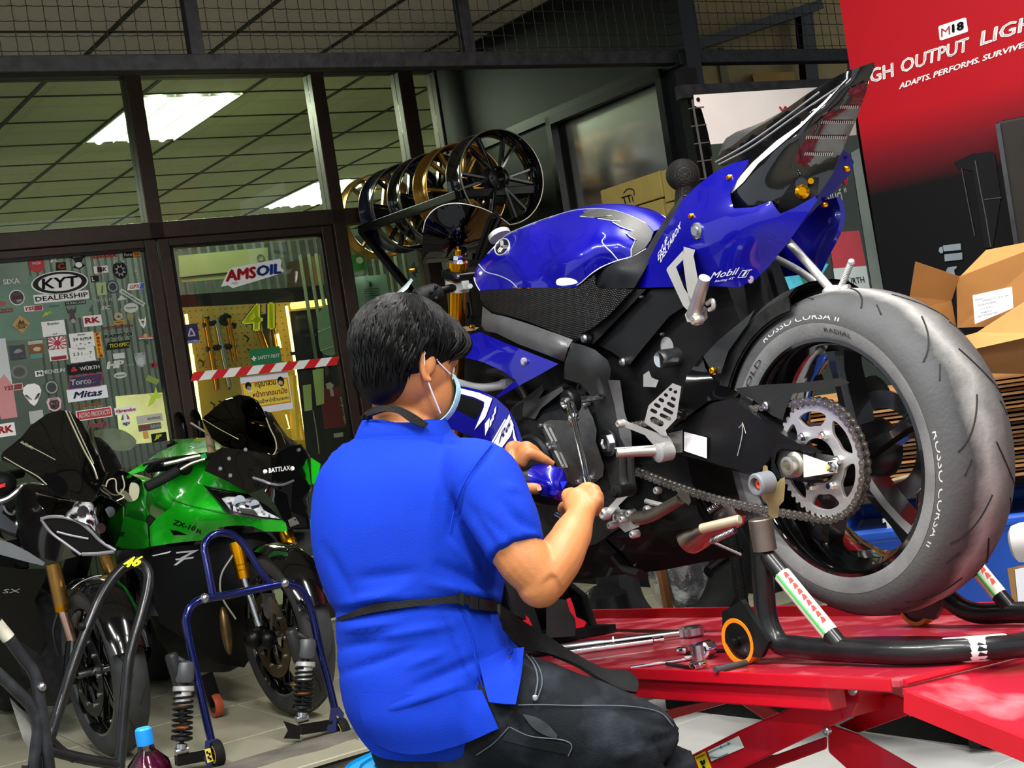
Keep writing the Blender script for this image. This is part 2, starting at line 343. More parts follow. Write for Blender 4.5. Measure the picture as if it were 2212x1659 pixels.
# ------------------------------------------------------------------ traced panels: outline in zoom coordinates, distance w from a Plane given at control points
import numpy as np
from mathutils.geometry import delaunay_2d_cdt
def smooth2(P, n=None, closed=True):
    return [(q.x, q.y) for q in crom([Vector((x, y, 0)) for x, y in P], n or len(P) * 4, closed)]
class Skin:
    def __init__(s, pl, z, ctrl):
        s.pl = pl; s.z = z; s.k = z(1, 0)[0] - z(0, 0)[0]
        if not isinstance(ctrl, (list, tuple)): s.c = float(ctrl); s.a = None; return
        c = np.array(ctrl, float); s.sc = max(1e-6, np.ptp(c[:, :2])); X = c[:, :2] / s.sc; n = len(X)
        r = np.linalg.norm(X[:, None] - X[None], axis=2); K = np.where(r > 0, r * r * np.log(r + 1e-12), 0) + 2e-3 * np.eye(n)
        P = np.hstack([np.ones((n, 1)), X]); A = np.block([[K, P], [P.T, np.zeros((3, 3))]])
        s.X = X; s.a = np.linalg.lstsq(A, np.concatenate([c[:, 2], np.zeros(3)]), rcond=None)[0]; s.lo = c[:, 2].min() - .03; s.hi = c[:, 2].max() + .03
    def w(s, x, y):
        if s.a is None: return s.c
        q = np.array([x, y]) / s.sc; r = np.linalg.norm(s.X - q, axis=1); k = np.where(r > 0, r * r * np.log(r + 1e-12), 0)
        return min(s.hi, max(s.lo, float(k @ s.a[:-3] + s.a[-3] + s.a[-2] * q[0] + s.a[-1] * q[1])))
    def p(s, x, y, off=0): return s.pl.p(*s.z(x, y), s.w(x, y) + off)
    def patch(s, out, step=None, th=.004, off=0, sm=False, n=None):
        """filled panel inside an outline, pushed back by th"""
        if sm: out = smooth2(out, n)
        xs = [p[0] for p in out]; ys = [p[1] for p in out]; step = step or max(max(xs) - min(xs), max(ys) - min(ys)) / 22
        B = []
        for a, b in zip(out, out[1:] + out[:1]):
            k = max(1, int(math.hypot(b[0] - a[0], b[1] - a[1]) / step)); B += [(a[0] + (b[0] - a[0]) * i / k, a[1] + (b[1] - a[1]) * i / k) for i in range(k)]
        nb = len(B); bx = np.array(B); P = [Vector(b) for b in B]
        def inside(x, y):
            c = False; j = nb - 1
            for i in range(nb):
                if (B[i][1] > y) != (B[j][1] > y) and x < (B[j][0] - B[i][0]) * (y - B[i][1]) / (B[j][1] - B[i][1]) + B[i][0]: c = not c
                j = i
            return c
        if s.a is not None:
            y = min(ys) + step * .5; row = 0
            while y < max(ys):
                x = min(xs) + step * (.25 + .5 * (row % 2))
                while x < max(xs):
                    if inside(x, y) and np.min(np.hypot(bx[:, 0] - x, bx[:, 1] - y)) > step * .55: P.append(Vector((x, y)))
                    x += step
                y += step * .87; row += 1
        r = delaunay_2d_cdt(P, [(i, (i + 1) % nb) for i in range(nb)], [list(range(nb))], 1, 1e-4)
        V2, Fc = r[0], [tuple(f) for f in r[2]]
        F3 = []
        for f in Fc:
            a, b, c = (V2[i] for i in f[:3]); F3.append(f if (b - a).cross(c - a) < 0 else tuple(reversed(f)))
        V = [s.p(v.x, v.y, off) for v in V2]
        if not th: return V, F3
        m = len(V); Vb = [s.p(v.x, v.y, off - th) for v in V2]; cnt = {}
        for f in F3:
            for a, b in zip(f, f[1:] + f[:1]): cnt[(a, b)] = 1
        side = [(b, a, a + m, b + m) for (a, b) in cnt if (b, a) not in cnt]
        return V + Vb, F3 + [tuple(reversed([i + m for i in f])) for f in F3] + side
    def plate(s, outs, th=.006, off=0, sm=False):
        g = curve2d([smooth2(o) if sm else o for o in outs], 1, 0)
        return [s.p(v.x, v.y, off + v.z * th / 2) for v in g[0]], [tuple(reversed(f)) for f in g[1]]
    def line(s, P, r=.002, off=.001, seg=6, sm=True, n=None): 
        P = smooth2(P, n or len(P) * 5, False) if sm else P
        return tube([s.p(x, y, off) for x, y in P], r, seg, n=len(P), smooth=False)
    def text(s, body, P0, Px, Py, off=.0015, shear=0, bold=0):
        V, Fc = text(body, (P0[0], P0[1], 0), (Px[0], Px[1], 0), (Py[0], Py[1], 0), shear, bold, 0)
        return [s.p(v.x, v.y, off) for v in V], [tuple(reversed(f)) for f in Fc]
    def disc(s, x, y, r, h=.006, seg=14, off=0, dome=.35):   # bolt head: radius r (m) facing out
        o = s.p(x, y, off); return lathe([(r, -h * .5), (r, h * (1 - dome)), (r * .7, h), (r * .5, h), (r * .45, h * .5), (0, h * .5)], o, s.pl.n, seg)
def rot_prof(pl, cu, cz, prof, seg=72, a0=0, a1=360, closed=False, w0=0):
    """profile (radius, w) swept about a sideways axle at (cu, cz)"""
    full = a1 - a0 >= 360; k = seg if full else seg + 1; loops = []
    for r, w in prof:
        loops.append([pl.l(cu + r * math.cos(R(a0 + (a1 - a0) * i / seg)), w + w0, cz + r * math.sin(R(a0 + (a1 - a0) * i / seg))) for i in range(k)])
    return grid(loops, cu=full, cv=closed)
def ringtext(pl, cu, cz, r0, r1, w0, w1, body, a0, a1, off=.0006, bold=0):   # lettering bent around a sidewall (clockwise)
    V, Fc = text(body, (0, 0, 0), (1, 0, 0), (0, 1, 0), 0, bold, 0)
    return [pl.l(cu + (r0 + (r1 - r0) * v.y) * math.cos(R(a0 + (a1 - a0) * v.x)), w0 + (w1 - w0) * v.y + off, cz + (r0 + (r1 - r0) * v.y) * math.sin(R(a0 + (a1 - a0) * v.x))) for v in V], Fc
def uv2(pl, px, py, w): q = pl.p(px, py, w); d = q - pl.o; return d.dot(pl.u), q.z
zT = zz(1000, 420, 4.148); zL = zz(1340, 130, 2.910); zM = zz(960, 720, 3.072); zS = zz(1260, 680, 3.318); zA = zz(1560, 610, 5.027); zB = zz(1560, 920, 5.027); zF = zz(860, 540, 6.144); zU = zz(1180, 1160, 4.809); zR = zz(780, 280, 5.183)
# ------------------------------------------------------------------ setting
ZT = .14                                     # height of the tiled shop platform
M_TILE = M('floor_tile', 'a9a690', .35, var=.12, vs=3); M_CONC = M('concrete', '6e6a60', .85, var=.35, vs=9, bump=.6, bs=40)
M_FLW = M('floor_white', 'd9d9d4', .4, var=.1, vs=5); M_FLK = M('floor_black', '1b1c1e', .45, var=.4, vs=14)
M_BRN = M('bronze_frame', '33271d', .42, .3, var=.15, vs=30); M_DARK = M('dark_wall', '0c0e10', .5, var=.25, vs=4)
M_CEIL = M('ceiling_tile', 'b9b6a6', .9, var=.06, vs=30, bump=.3, bs=120); M_GRID = M('ceiling_grid', '2a2822', .7); M_CEILIN = M('shop_ceiling_tile', 'bbb9a6', .9, var=.06, vs=30, bump=.3, bs=120)
M_GLASS = clear('shop_glass', 'e1e8da', .95, .01, .035); M_WALLIN = M('shop_wall', '8f9a86', .8, var=.1)
M_EMIT = M('lamp_tube', 'f4fff0', .5, var=0, em=40); M_WHT = M('lamp_reflector', 'f2f4ee', .3, var=.02)
# workshop floor: base slab, tiles, painted bands
struct('floor', box((0, 4, -.06), 24, 24, .1), M_CONC, loc=(0, 0, 0)); FLO = bpy.data.objects['floor']
tl = mesh('tile', slab([D1 * a + D2 * b for a, b in ((-.298, -.298), (.298, -.298), (.298, .298), (-.298, .298))], UP * .012, .012), M_FLW)
for i in range(-1, 7):
    for j in range(-6, 5):
        c = Vector((.45, 4.5, -.004)) + D1 * (.6 * i) + D2 * (.6 * j)
        inst('tile', tl, Matrix.Translation(c), FLO)
def band(px, name='painted_band'):
    obj(name, prism([onz(x, y, .0022) for x, y in px], (0, 0, .0012)), M_FLK, FLO, smooth=0)
band([(1440, 1532), (1511, 1539), (1650, 1555), (1760, 1520), (1600, 1470), (1430, 1460)])
band([(1868, 1580), (2212, 1628), (2400, 1655), (2420, 1560), (2212, 1500), (1950, 1490), (1850, 1540)])
band([(1480, 1655), (1560, 1646), (1640, 1632), (1700, 1630), (1720, 1640), (1600, 1690), (1480, 1700)])
# tiled platform and its rough kerb
struct('floor_platform', pbox(FA, -6, 6, -7, 2.5, 0, ZT - .012), M_CONC, loc=FA.l(0, 0, 0)); PLT = bpy.data.objects['floor_platform']
t2 = mesh('tile', slab([D1 * a + D2 * b for a, b in ((-.298, -.298), (.298, -.298), (.298, .298), (-.298, .298))], UP * .014, .012), M_TILE)
for i in range(-5, 6):
    for j in range(-1, 4): inst('tile', t2, Matrix.Translation(FA.l(-.85 + .6 * i + .3, .27 + .6 * j + .3, ZT - .008)), PLT)
kr = [FA.l(u, 2.5 + .05 * mnoise.noise(Vector((u * 5, 1, 0))), 0) for u in [-3 + .1 * i for i in range(80)]]
kb = [FA.l(u, 2.64 + .04 * mnoise.noise(Vector((u * 6, 3, 0))), 0) for u in [-3 + .1 * i for i in range(80)]]
rows = [[p + UP * (ZT + .004) for p in [q + D2 * .12 for q in kr]], [p + UP * (ZT + .008 + .01 * mnoise.noise(p * 8)) for p in kr], [p + UP * (ZT - .03) for p in kb], [p for p in kb]]
struct('kerb', grid(rows), M_CONC)
# shop front frame (bronze aluminium)
fr = [pbox(FA, -.41, -.335, -.05, .05, 2.165, 3.06), pbox(FA, .575, .65, -.05, .05, ZT, 3.06), pbox(FA, 1.095, 1.185, -.05, .05, ZT, 3.06), pbox(FA, 1.32, 1.4, -.05, .05, ZT, 3.06),
      pbox(FA, -2.2, 1.33, -.05, .05, 2.165, 2.245), pbox(FA, -2.2, 1.33, -.05, .05, 2.965, 3.06), pbox(FA, -1.62, -1.55, -.05, .05, ZT, 3.06), pbox(FA, .65, 1.33, -.05, .05, ZT, ZT + .1)]
struct('window_1', join(*fr), M_BRN, bevel=.004, smooth=0)
W1 = bpy.data.objects['window_1']
for u0, u1, z0, z1 in ((-1.55, -.41, 2.245, 2.965), (-.335, .575, 2.245, 2.965), (.65, 1.095, 2.245, 2.965), (1.185, 1.32, 2.245, 2.965), (.65, 1.095, ZT + .1, 2.165), (1.185, 1.32, ZT + .1, 2.165)):
    obj('pane', pbox(FA, u0, u1, -.004, .004, z0, z1), M_GLASS, W1, smooth=0)
def door(name, u0, u1, st):
    z0, z1 = ZT + .02, 2.165; a, b = u0 + st, u1 - st
    d = struct(name, join(pbox(FA, u0, a, -.03, .03, z0, z1), pbox(FA, b, u1, -.03, .03, z0, z1), pbox(FA, a, b, -.03, .03, z1 - .04, z1), pbox(FA, a, b, -.03, .03, z0, z0 + .12)), M_BRN, bevel=.004, smooth=0)
    gk = [pbox(FA, a, a + .012, -.012, .031, z0 + .12, z1 - .04), pbox(FA, b - .012, b, -.012, .031, z0 + .12, z1 - .04), pbox(FA, a, b, -.012, .031, z1 - .052, z1 - .04)]
    obj('gasket', join(*gk), BLK, d, smooth=0); obj('pane', pbox(FA, a + .012, b - .012, -.004, .004, z0 + .12, z1 - .052), M_GLASS, d, smooth=0)
    return d
DOOR1 = door('door_1', -1.5, -.377, .06); DOOR2 = door('door_2', -.371, .572, .06)
for d, u in ((DOOR1, -.407), (DOOR2, -.325)):
    h = [FA.l(u, .03, 1.30), FA.l(u, .06, 1.295), FA.l(u, .085, 1.26), FA.l(u, .09, 1.1), FA.l(u, .085, .94), FA.l(u, .06, .9), FA.l(u, .03, .895)]
    obj('handle', tube(h, .017, 12), M('black_chrome', '18191b', .12, .9), d)
# shop ceiling and entrance soffit: grid plus single tiles
ZC = 3.06
def ceil_grid(name, us, ws, z, mt):
    g = []; o = struct(name, pbox(FA, us[0], us[-1], ws[0], ws[-1], z + .03, z + .06), M_GRID, smooth=0)
    for u in us: g.append(pbox(FA, u - .012, u + .012, ws[0], ws[-1], z - .006, z + .03))
    for w in ws: g.append(pbox(FA, us[0], us[-1], w - .008, w + .008, z - .006, z + .03))
    obj('tile_grid', join(*g), M_GRID, o, smooth=0); me = mesh('tile', pbox(Plane((0, 0, 0), D1, -D2), -.288, .288, -.292, .292, 0, .014), mt, smooth=0)
    return o, me
us = [-.07 + .6 * k for k in range(-4, 10)]; ws = [-.1 - .6 * k for k in range(12)]
CE, tm = ceil_grid('ceiling', us, ws, ZC, M_CEILIN)
lights = []
def lamp(k, j):                              # recessed tube lamp over two tiles
    lights.extend([(k, j), (k, j + 1)]); u0, w0 = us[k], ws[j]; r = FA.l(u0 + .3, w0 - .6, ZC - .02)
    lb = {4: 'large bright tube lamp in the shop ceiling above the two doors', 8: 'tube lamp deeper in the shop ceiling, seen above the counter door', 2: 'tube lamp in the shop ceiling above the stickered door', 9: 'small corner of a tube lamp behind the narrow pane'}.get(k, 'tube lamp in the shop ceiling')
    t = thing('ceiling_light', lb, 'lamp', r, 'recessed tube lamps in the shop ceiling')
    obj('reflector', join(pbox(FA, u0 + .01, u0 + .59, w0 - 1.19, w0 - .01, ZC + .02, ZC + .026), *[pbox(FA, u0 + a, u0 + b, w0 - 1.19, w0 - .01, ZC - .012, ZC + .02) for a, b in ((.005, .015), (.195, .2), (.395, .4), (.585, .595))]), M_WHT, t, smooth=0)
    lo = lamp_light(FA.l(u0 + .3, w0 - .6, ZC - .035), R(32.3), .56, 1.15, 75, (1, 1, .95))
    for i in range(3): obj('tube', cyl(FA.l(u0 + .1 + .2 * i, w0 - 1.17, ZC), FA.l(u0 + .1 + .2 * i, w0 - .03, ZC), .022, 10), M_EMIT, t)
    obj('louvre', join(*[pbox(FA, u0 + .01, u0 + .59, w0 - .05 - .068 * i, w0 - .047 - .068 * i, ZC - .012, ZC + .016) for i in range(17)]), M_WHT, t, smooth=0, kind='stuff')
lamp(4, 1); lamp(8, 6); lamp(2, 6); lamp(9, 3)
for k in range(len(us) - 1):
    for j in range(len(ws) - 1):
        if (k, j) not in lights: inst('tile', tm, Matrix.Translation(FA.l(us[k] + .3, ws[j] - .3, ZC) - Vector((0, 0, 0))), CE)
us2 = [-.07 + .6 * k for k in range(-5, 3)] + [1.33]; ws2 = [.08 + .6 * k for k in range(0, 6)]
SO, tm2 = ceil_grid('ceiling_entrance', us2, ws2, 3.0, M_CEIL)
for k in range(len(us2) - 1):
    for j in range(len(ws2) - 1): inst('tile', tm2, Matrix.Translation(FA.l((us2[k] + us2[k + 1]) / 2, ws2[j] + .3, 3.0)) @ (Matrix.Diagonal((1, 1, 1, 1)) if k < 6 else Matrix.Identity(4)), SO) if k < 7 else obj('tile', pbox(FA, 1.142, 1.32, ws2[j] + .01, ws2[j] + .59, 3.0, 3.014), M_CEIL, SO, smooth=0)
# shop room walls
struct('floor_shop', pbox(FA, -4, 6, -6.9, -.35, ZT - .01, ZT + .002), M_TILE, smooth=0)
struct('wall_shop_rear', pbox(FA, -4, 6, -7, -6.9, 0, 3.2), M_WALLIN, smooth=0); struct('wall_shop_side', pbox(FA, -4.1, -4, -7, 0, 0, 3.2), M_WALLIN, smooth=0); struct('wall_shop_far', pbox(FA, 6, 6.1, -7, 0, 0, 3.2), M_WALLIN, smooth=0)
struct('wall_shop_front', pbox(FA, -4, -2.2, -.06, .06, ZT, 3.06), M_DARK, smooth=0)
struct('wall_partition', pbox(FA, -4, 3, -2.5, -2.42, ZT, 2.42), M('partition', '39423c', .8, var=.2, vs=5), smooth=0)
# dark wall at right of the shop front, with its window
DW = Plane(FA.l(1.34, 0, 0), D2, D1)
z0, z1 = 2.06, 2.44
wl = [pbox(FA, 1.33, 1.41, 0, 1.06, 0, 3.1), pbox(FA, 1.33, 1.41, 1.06, 1.97, 0, 1.45), pbox(FA, 1.33, 1.41, 1.06, 1.97, 2.44, 3.1), pbox(FA, 1.33, 1.41, 1.97, 2.12, 0, 3.1), pbox(FA, 1.41, 6, -.06, .02, 0, 3.1)]
struct('wall_side', join(*wl), M_DARK, smooth=0)
fw = struct('window_2', join(pbox(FA, 1.295, 1.335, 1.06, 1.1, 1.45, 2.46), pbox(FA, 1.295, 1.335, 1.93, 1.97, 1.45, 2.46), pbox(FA, 1.295, 1.335, 1.06, 1.97, 2.42, 2.46), pbox(FA, 1.295, 1.335, 1.06, 1.97, 1.45, 1.49)), BLK, smooth=0)
obj('pane', pbox(FA, 1.36, 1.367, 1.06, 1.97, 1.45, 2.44), clear('side_glass', '93a88c', .85, .2, .05), fw, smooth=0); struct('wall_side_room', join(pbox(FA, 2.3, 2.35, -.1, 1.25, 0, 2.75), pbox(FA, 1.41, 2.35, 2.1, 2.15, 0, 2.3), pbox(FA, 1.41, 2.35, .02, 1.25, 2.7, 2.75)), M('tan_wall', '6a6248', .8, var=.15, vs=3), smooth=0)
# trim strip on the dark wall running down to the window head
struct('trim_1', join(bar(FA.l(1.32, .05, 2.47), FA.l(1.32, 2.1, 2.47), .02, .05), bar(FA.l(1.32, .98, 1.4), FA.l(1.32, .98, 2.47), .02, .05)), M('black_trim', '151719', .35), smooth=0)
# ------------------------------------------------------------------ wire-mesh grille over the entrance
GW = 2.05
GR = Plane(FA.l(0, GW, 0), D1, -D2)
def gl(u, z, w=0): return FA.l(u, GW + w, z)
gr = thing('security_grille', 'black wire mesh grille on a square steel beam above the shop entrance', 'grille', gl(0, 2.46))
M_OLD = M('flaky_black_steel', '1c1c1d', .6, .2, var=.5, vs=25, bump=.5, bs=60)
obj('beam', bar(gl(-2.6, 2.485), gl(2.6, 2.485), .06, .058), M_OLD, gr, bevel=.004, smooth=0)
for px in (415, 1003, 1492):
    u, _ = GR.uz(px, 60); obj('post', bar(gl(u, 2.5), gl(u, 3.1), .045, .05, D1), M_OLD, gr, bevel=.003, smooth=0)
M_WIRE = M('wire', '26251f', .6, .5)
wires = []
u = -2.5
while u < 2.5:
    k = rnd.uniform(-.002, .002); wires.append(tube([gl(u + k + .0007 * (i % 2), 2.5 + .02 * i, .0015 * (1 if i % 2 else -1)) for i in range(30)], .0016, 5, n=30, smooth=False)); u += .052
for i in range(12):
    z = 2.535 + .05 * i; wires.append(tube([gl(-2.55 + .026 * j, z + .0012 * math.sin(j * .1 + i), .004 * (-1 if j % 2 else 1)) for j in range(196)], .0016, 5, n=196, smooth=False))
obj('wire_mesh', join(*wires), M_WIRE, gr, kind='stuff')
# workshop roof and the lamp bodies, added fill pair included
struct('roof', box((.6, 2.6, 3.72), 9, 7.2, .1, D1), M('roof_steel', '4a4d50', .6, .3, var=.1, vs=3), smooth=0)
for l, e in LAMPS:
    t = thing('tube_lamp', 'unseen long white tube lamp under the workshop roof', 'lamp', Vector(l) + UP * .03, 'tube lamps under the roof'); obj('housing', box(Vector(l) + UP * .05, 1.56, .14, .08, D2), M_WHT, t, smooth=0); obj('hanger', join(*[bar(Vector(l) + D2 * d + UP * .09, Vector(l) + D2 * d + UP * .42, .01, .01) for d in (-.6, .6)]), DKMET, t)
# ------------------------------------------------------------------ blue sport motorcycle on the lift
BZ = BK.o.z
def bl(u, w, z): return BK.l(u, w, BZ + z)
id_ = lambda x, y: (x, y)
BLUE = M('blue_pearl', '08058c', .3, .2, var=.05, coat=.8, spec=.3); GLB = M('black_gloss', '070708', .12, var=.1, coat=1); PLATE = M('frame_plate_dark', '2b2c2d', .42, .3, var=.2, bump=.1, bs=300); SPAR = M('satin_frame', '5c5d5e', .36, .35, var=.15, bump=.1, bs=300)
CARB = weave(M('carbon_cover', '1c1c1d', .3, .2, var=.1, spec=.6), 490, 1, .003); GREYP = M('tank_pad', '2f302d', .5, var=.25, vs=40); SILV = M('silver_trim', 'd9dbe0', .3, .6, var=.05)
ENG = M('engine_black', '232425', .5, .4, var=.3, vs=30, bump=.3, bs=90); TYRE = M('tyre_rubber', '48494b', .72, var=.3, vs=9, bump=.25, bs=120, h2='7d7d7e', lo=.45, hi=.75)
TYW = M('tyre_wall', '6f7070', .7, var=.2, vs=15, bump=.2, bs=150); TYD = M('tyre_dark', '202122', .75, var=.2, bump=.2, bs=100); CHN = M('chain_steel', '8f8b85', .35, .9, var=.25, vs=80); LETW = M('faded_letter', 'c2c3c2', .7)
bike = thing('motorcycle', 'blue sport motorcycle raised on the red lift with its rear wheel toward us', 'motorcycle', bl(0, 0, -.32))
def bp(n, g, m, par=None, **k): return obj(n, g, m, par or bike, **k)
# rear wheel
TP = [(.224, -.078), (.235, -.086), (.262, -.0905), (.278, -.088), (.296, -.076), (.306, -.058), (.312, -.035), (.3155, 0), (.312, .035), (.306, .058), (.296, .076), (.278, .088), (.262, .0905), (.235, .086), (.224, .078), (.215, .06), (.215, -.06)]
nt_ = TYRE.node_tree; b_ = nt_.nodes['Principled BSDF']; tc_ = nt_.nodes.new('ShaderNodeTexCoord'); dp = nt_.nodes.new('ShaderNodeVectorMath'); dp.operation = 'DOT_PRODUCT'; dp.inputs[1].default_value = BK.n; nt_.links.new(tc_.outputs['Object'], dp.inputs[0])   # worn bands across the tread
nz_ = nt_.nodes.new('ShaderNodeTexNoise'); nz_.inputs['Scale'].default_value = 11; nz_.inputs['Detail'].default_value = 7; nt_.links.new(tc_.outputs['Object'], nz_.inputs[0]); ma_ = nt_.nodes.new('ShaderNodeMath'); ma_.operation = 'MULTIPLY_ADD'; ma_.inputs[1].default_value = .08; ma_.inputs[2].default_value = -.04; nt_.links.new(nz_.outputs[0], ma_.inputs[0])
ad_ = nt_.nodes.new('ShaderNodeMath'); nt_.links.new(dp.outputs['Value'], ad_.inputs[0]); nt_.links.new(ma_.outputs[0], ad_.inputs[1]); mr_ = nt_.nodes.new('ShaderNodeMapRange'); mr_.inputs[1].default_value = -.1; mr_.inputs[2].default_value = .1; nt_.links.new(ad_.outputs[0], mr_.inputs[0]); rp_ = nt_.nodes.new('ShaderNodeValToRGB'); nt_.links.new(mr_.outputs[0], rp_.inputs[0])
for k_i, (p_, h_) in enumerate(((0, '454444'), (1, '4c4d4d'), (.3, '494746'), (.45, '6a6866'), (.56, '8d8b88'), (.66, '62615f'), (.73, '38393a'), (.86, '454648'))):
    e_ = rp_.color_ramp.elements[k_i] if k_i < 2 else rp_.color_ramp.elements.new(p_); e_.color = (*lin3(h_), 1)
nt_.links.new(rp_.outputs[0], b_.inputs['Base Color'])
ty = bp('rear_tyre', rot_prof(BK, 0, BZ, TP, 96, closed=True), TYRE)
bp('sidewall_band', rot_prof(BK, 0, BZ, [(.2285, .0825), (.2365, .0872), (.256, .0907), (.258, .0906)], 96), TYW, ty)
cuts = []
for k in range(11):                          # tread grooves, both flanks
    for sd in (1, -1):
        a = 360 / 11 * k + (16 if sd < 0 else 0); pth = []
        for t in range(9):
            f = t / 8; rr, ww = [(x, y) for x, y in crom([Vector((r, w, 0)) for r, w in TP[7:12]], 9)][t].to_2d() if False else (0, 0)
            q = crom([Vector((r, w, 0)) for r, w in ((.3152, .008), (.3125, .033), (.306, .058), (.298, .073))], 9)[t]
            an = R(a + 26 * f * (1 - .35 * f)); pth.append(BK.l(q.x * math.cos(an), sd * q.y, BZ + q.x * math.sin(an)))
        cuts.append(tube(pth, .0017, 5, n=9, smooth=False))
        an0 = a + 20; cuts.append(tube([BK.l(r * math.cos(R(an0 + 5 * i)), sd * w, BZ + r * math.sin(R(an0 + 5 * i))) for i, (r, w) in enumerate(((.3085, .052), (.3025, .066)))], .0015, 5))
bp('tread_groove', join(*cuts), TYD, ty, kind='stuff')
LT = [ringtext(BK, 0, BZ, .2655, .277, .0893, .0866, 'ROSSO CORSA II', a, a + 46, .0012) for a in (62, 172)] + [ringtext(BK, 0, BZ, .240, .253, .0885, .0905, 'ROSSO', 2, 28, .0012)]
for g in LT: bp('lettering', g, LETW, ty)
for g in (ringtext(BK, 0, BZ, .240, .253, .0885, .0905, '(COLD', 30, 55, .0012), ringtext(BK, 0, BZ, .242, .250, .0885, .0905, 'RADIAL', 100, 116, .0012)): bp('lettering', g, TYD, ty, label='dark sidewall lettering')
RP = [(.2285, .083), (.222, .0845), (.217, .079), (.213, .066), (.204, .05), (.197, .02), (.197, -.02), (.204, -.05), (.213, -.066), (.217, -.079), (.222, -.0845), (.2285, -.083), (.216, -.062), (.206, 0), (.216, .062)]
rim = bp('rear_rim', rot_prof(BK, 0, BZ, RP, 96, closed=True), GLB)
for k in range(5):
    a = 90 + 72 * k
    def rp(r, an, w): return BK.l(r * math.cos(R(an)), w, BZ + r * math.sin(R(an)))
    bp('spoke', loft([[rp(r, a + da + dx / r * 57.3, w) for dx, w in ((-h, .03), (-h * .5, .042), (h * .5, .042), (h, .03), (h * .6, -.025), (-h * .6, -.025))] for r, da, h in ((.04, 14, .022), (.075, 9, .018), (.12, 4, .0145), (.165, 1, .016), (.2, 0, .024))]), M('rim_black', '101112', .3, .2, var=.2, coat=.5), rim)
bp('hub', rot_prof(BK, 0, BZ, [(.012, .07), (.05, .07), (.06, .055), (.06, -.05), (.05, -.06), (.012, -.06)], 32), BLK, rim)
bp('brake_disc', rot_prof(BK, 0, BZ, [(.075, -.075), (.11, -.075), (.11, -.07), (.075, -.07)], 40, closed=True), STEEL)
bp('brake_caliper', Skin(BK, zA, -.07).patch([(1480, 1090), (1660, 1010), (1760, 1080), (1830, 1200), (1800, 1350), (1620, 1370), (1560, 1200)], th=.05, sm=True), M('caliper', '4a4741', .5, .5, var=.3, vs=30))
# sprocket and chain
SW = .110
def circ(r, n=48, cx=0, cy=0): return [(cx + r * math.cos(2 * math.pi * i / n), cy + r * math.sin(2 * math.pi * i / n)) for i in range(n)]
teeth = [((.1105 if (i % 4) in (1, 2) else .104) * math.cos(2 * math.pi * i / 180), (.1105 if (i % 4) in (1, 2) else .104) * math.sin(2 * math.pi * i / 180)) for i in range(180)]
wins = []
for k in range(6):
    a0 = 60 * k + 6; wins.append(smooth2([(r * math.cos(R(a0 + d)), r * math.sin(R(a0 + d))) for r, d in ((.067, 8), (.09, 0), (.0945, 24), (.09, 48), (.067, 40), (.0645, 24))], 30))
sp = curve2d([teeth, circ(.043)] + wins, .003, .0006)
spr = bp('sprocket', ([bl(v.x, SW + v.z, v.y) for v in sp[0]], [tuple(reversed(f)) for f in sp[1]]), M('sprocket_alu', 'dcdcda', .42, .8, var=.06))
for k in range(6):
    a = R(60 * k); o = bl(.055 * math.cos(a), SW + .003, .055 * math.sin(a)); bp('nut', join(lathe([(.0085, 0), (.0085, .008), (.006, .010), (.006, .014), (0, .014)], o, BK.n, 6)), CHROME, spr)
fu, fz = uv2(BK, 1330, 962, SW); fz -= BZ; R1, R2 = .1138, .040
dd = math.hypot(fu, fz); ba = math.atan2(fz, fu); al = math.acos((R1 - R2) / dd)
path = []
for i in range(41): a = ba + al + (2 * math.pi - 2 * al) * i / 40; path.append((R1 * math.cos(a), R1 * math.sin(a)))
aL = ba - al
for i in range(1, 20):
    f = i / 20; p0 = (R1 * math.cos(aL), R1 * math.sin(aL)); p1 = (fu + R2 * math.cos(aL), fz + R2 * math.sin(aL)); path.append((p0[0] + (p1[0] - p0[0]) * f, p0[1] + (p1[1] - p0[1]) * f - .02 * math.sin(math.pi * f)))
for i in range(15): a = aL + (2 * al) * i / 14; path.append((fu + R2 * math.cos(a), fz + R2 * math.sin(a)))
path.append(path[0]); pp = [Vector((x, y, 0)) for x, y in path]; tot = sum((pp[i + 1] - pp[i]).length for i in range(len(pp) - 1)); nl = int(round(tot / .015875 / 2) * 2); lk = lin(pp, nl + 1)
def fig8(L, r, wst): return [(r * math.cos(R(a)), r * math.sin(R(a))) for a in range(90, 271, 30)] + [(L / 2, -wst)] + [(L + r * math.cos(R(a)), r * math.sin(R(a))) for a in range(-90, 91, 30)] + [(L / 2, wst)]
def linkmesh(outer):
    y0 = .0075 if outer else .0052; V = []; g = []
    for sd in (1, -1): g.append(prism([Vector((x, y, sd * y0)) for x, y in fig8(.015875, .0072 if outer else .0076, .0045)], (0, 0, sd * .0022)))
    if outer: g += [lathe([(.0028, -.0105), (.0028, .0105), (.0015, .0112), (0, .0112)], (x, 0, 0), (0, 0, 1), 8) for x in (0, .015875)]
    else: g += [cyl((x, 0, -.0052), (x, 0, .0052), .005, 8) for x in (0, .015875)]
    return mesh('link', join(*g), CHN)
lm = [linkmesh(True), linkmesh(False)]
ch = bp('chain', join(*[cyl(bl(p.x, SW - .004, p.y), bl(p.x, SW + .004, p.y), .0045, 8) for p in lk[:-1]]), CHN)
for i in range(nl):
    a, b = lk[i], lk[(i + 1) % nl if i < nl - 1 else nl]; t = (b - a).normalized(); X = BK.u * t.x + UP * t.y; Z = BK.n; Y = Z.cross(X)
    o = bl(a.x, SW, a.y); inst('link', lm[i % 2], Matrix(((X.x, Y.x, Z.x, o.x), (X.y, Y.y, Z.y, o.y), (X.z, Y.z, Z.z, o.z), (0, 0, 0, 1))), ch)
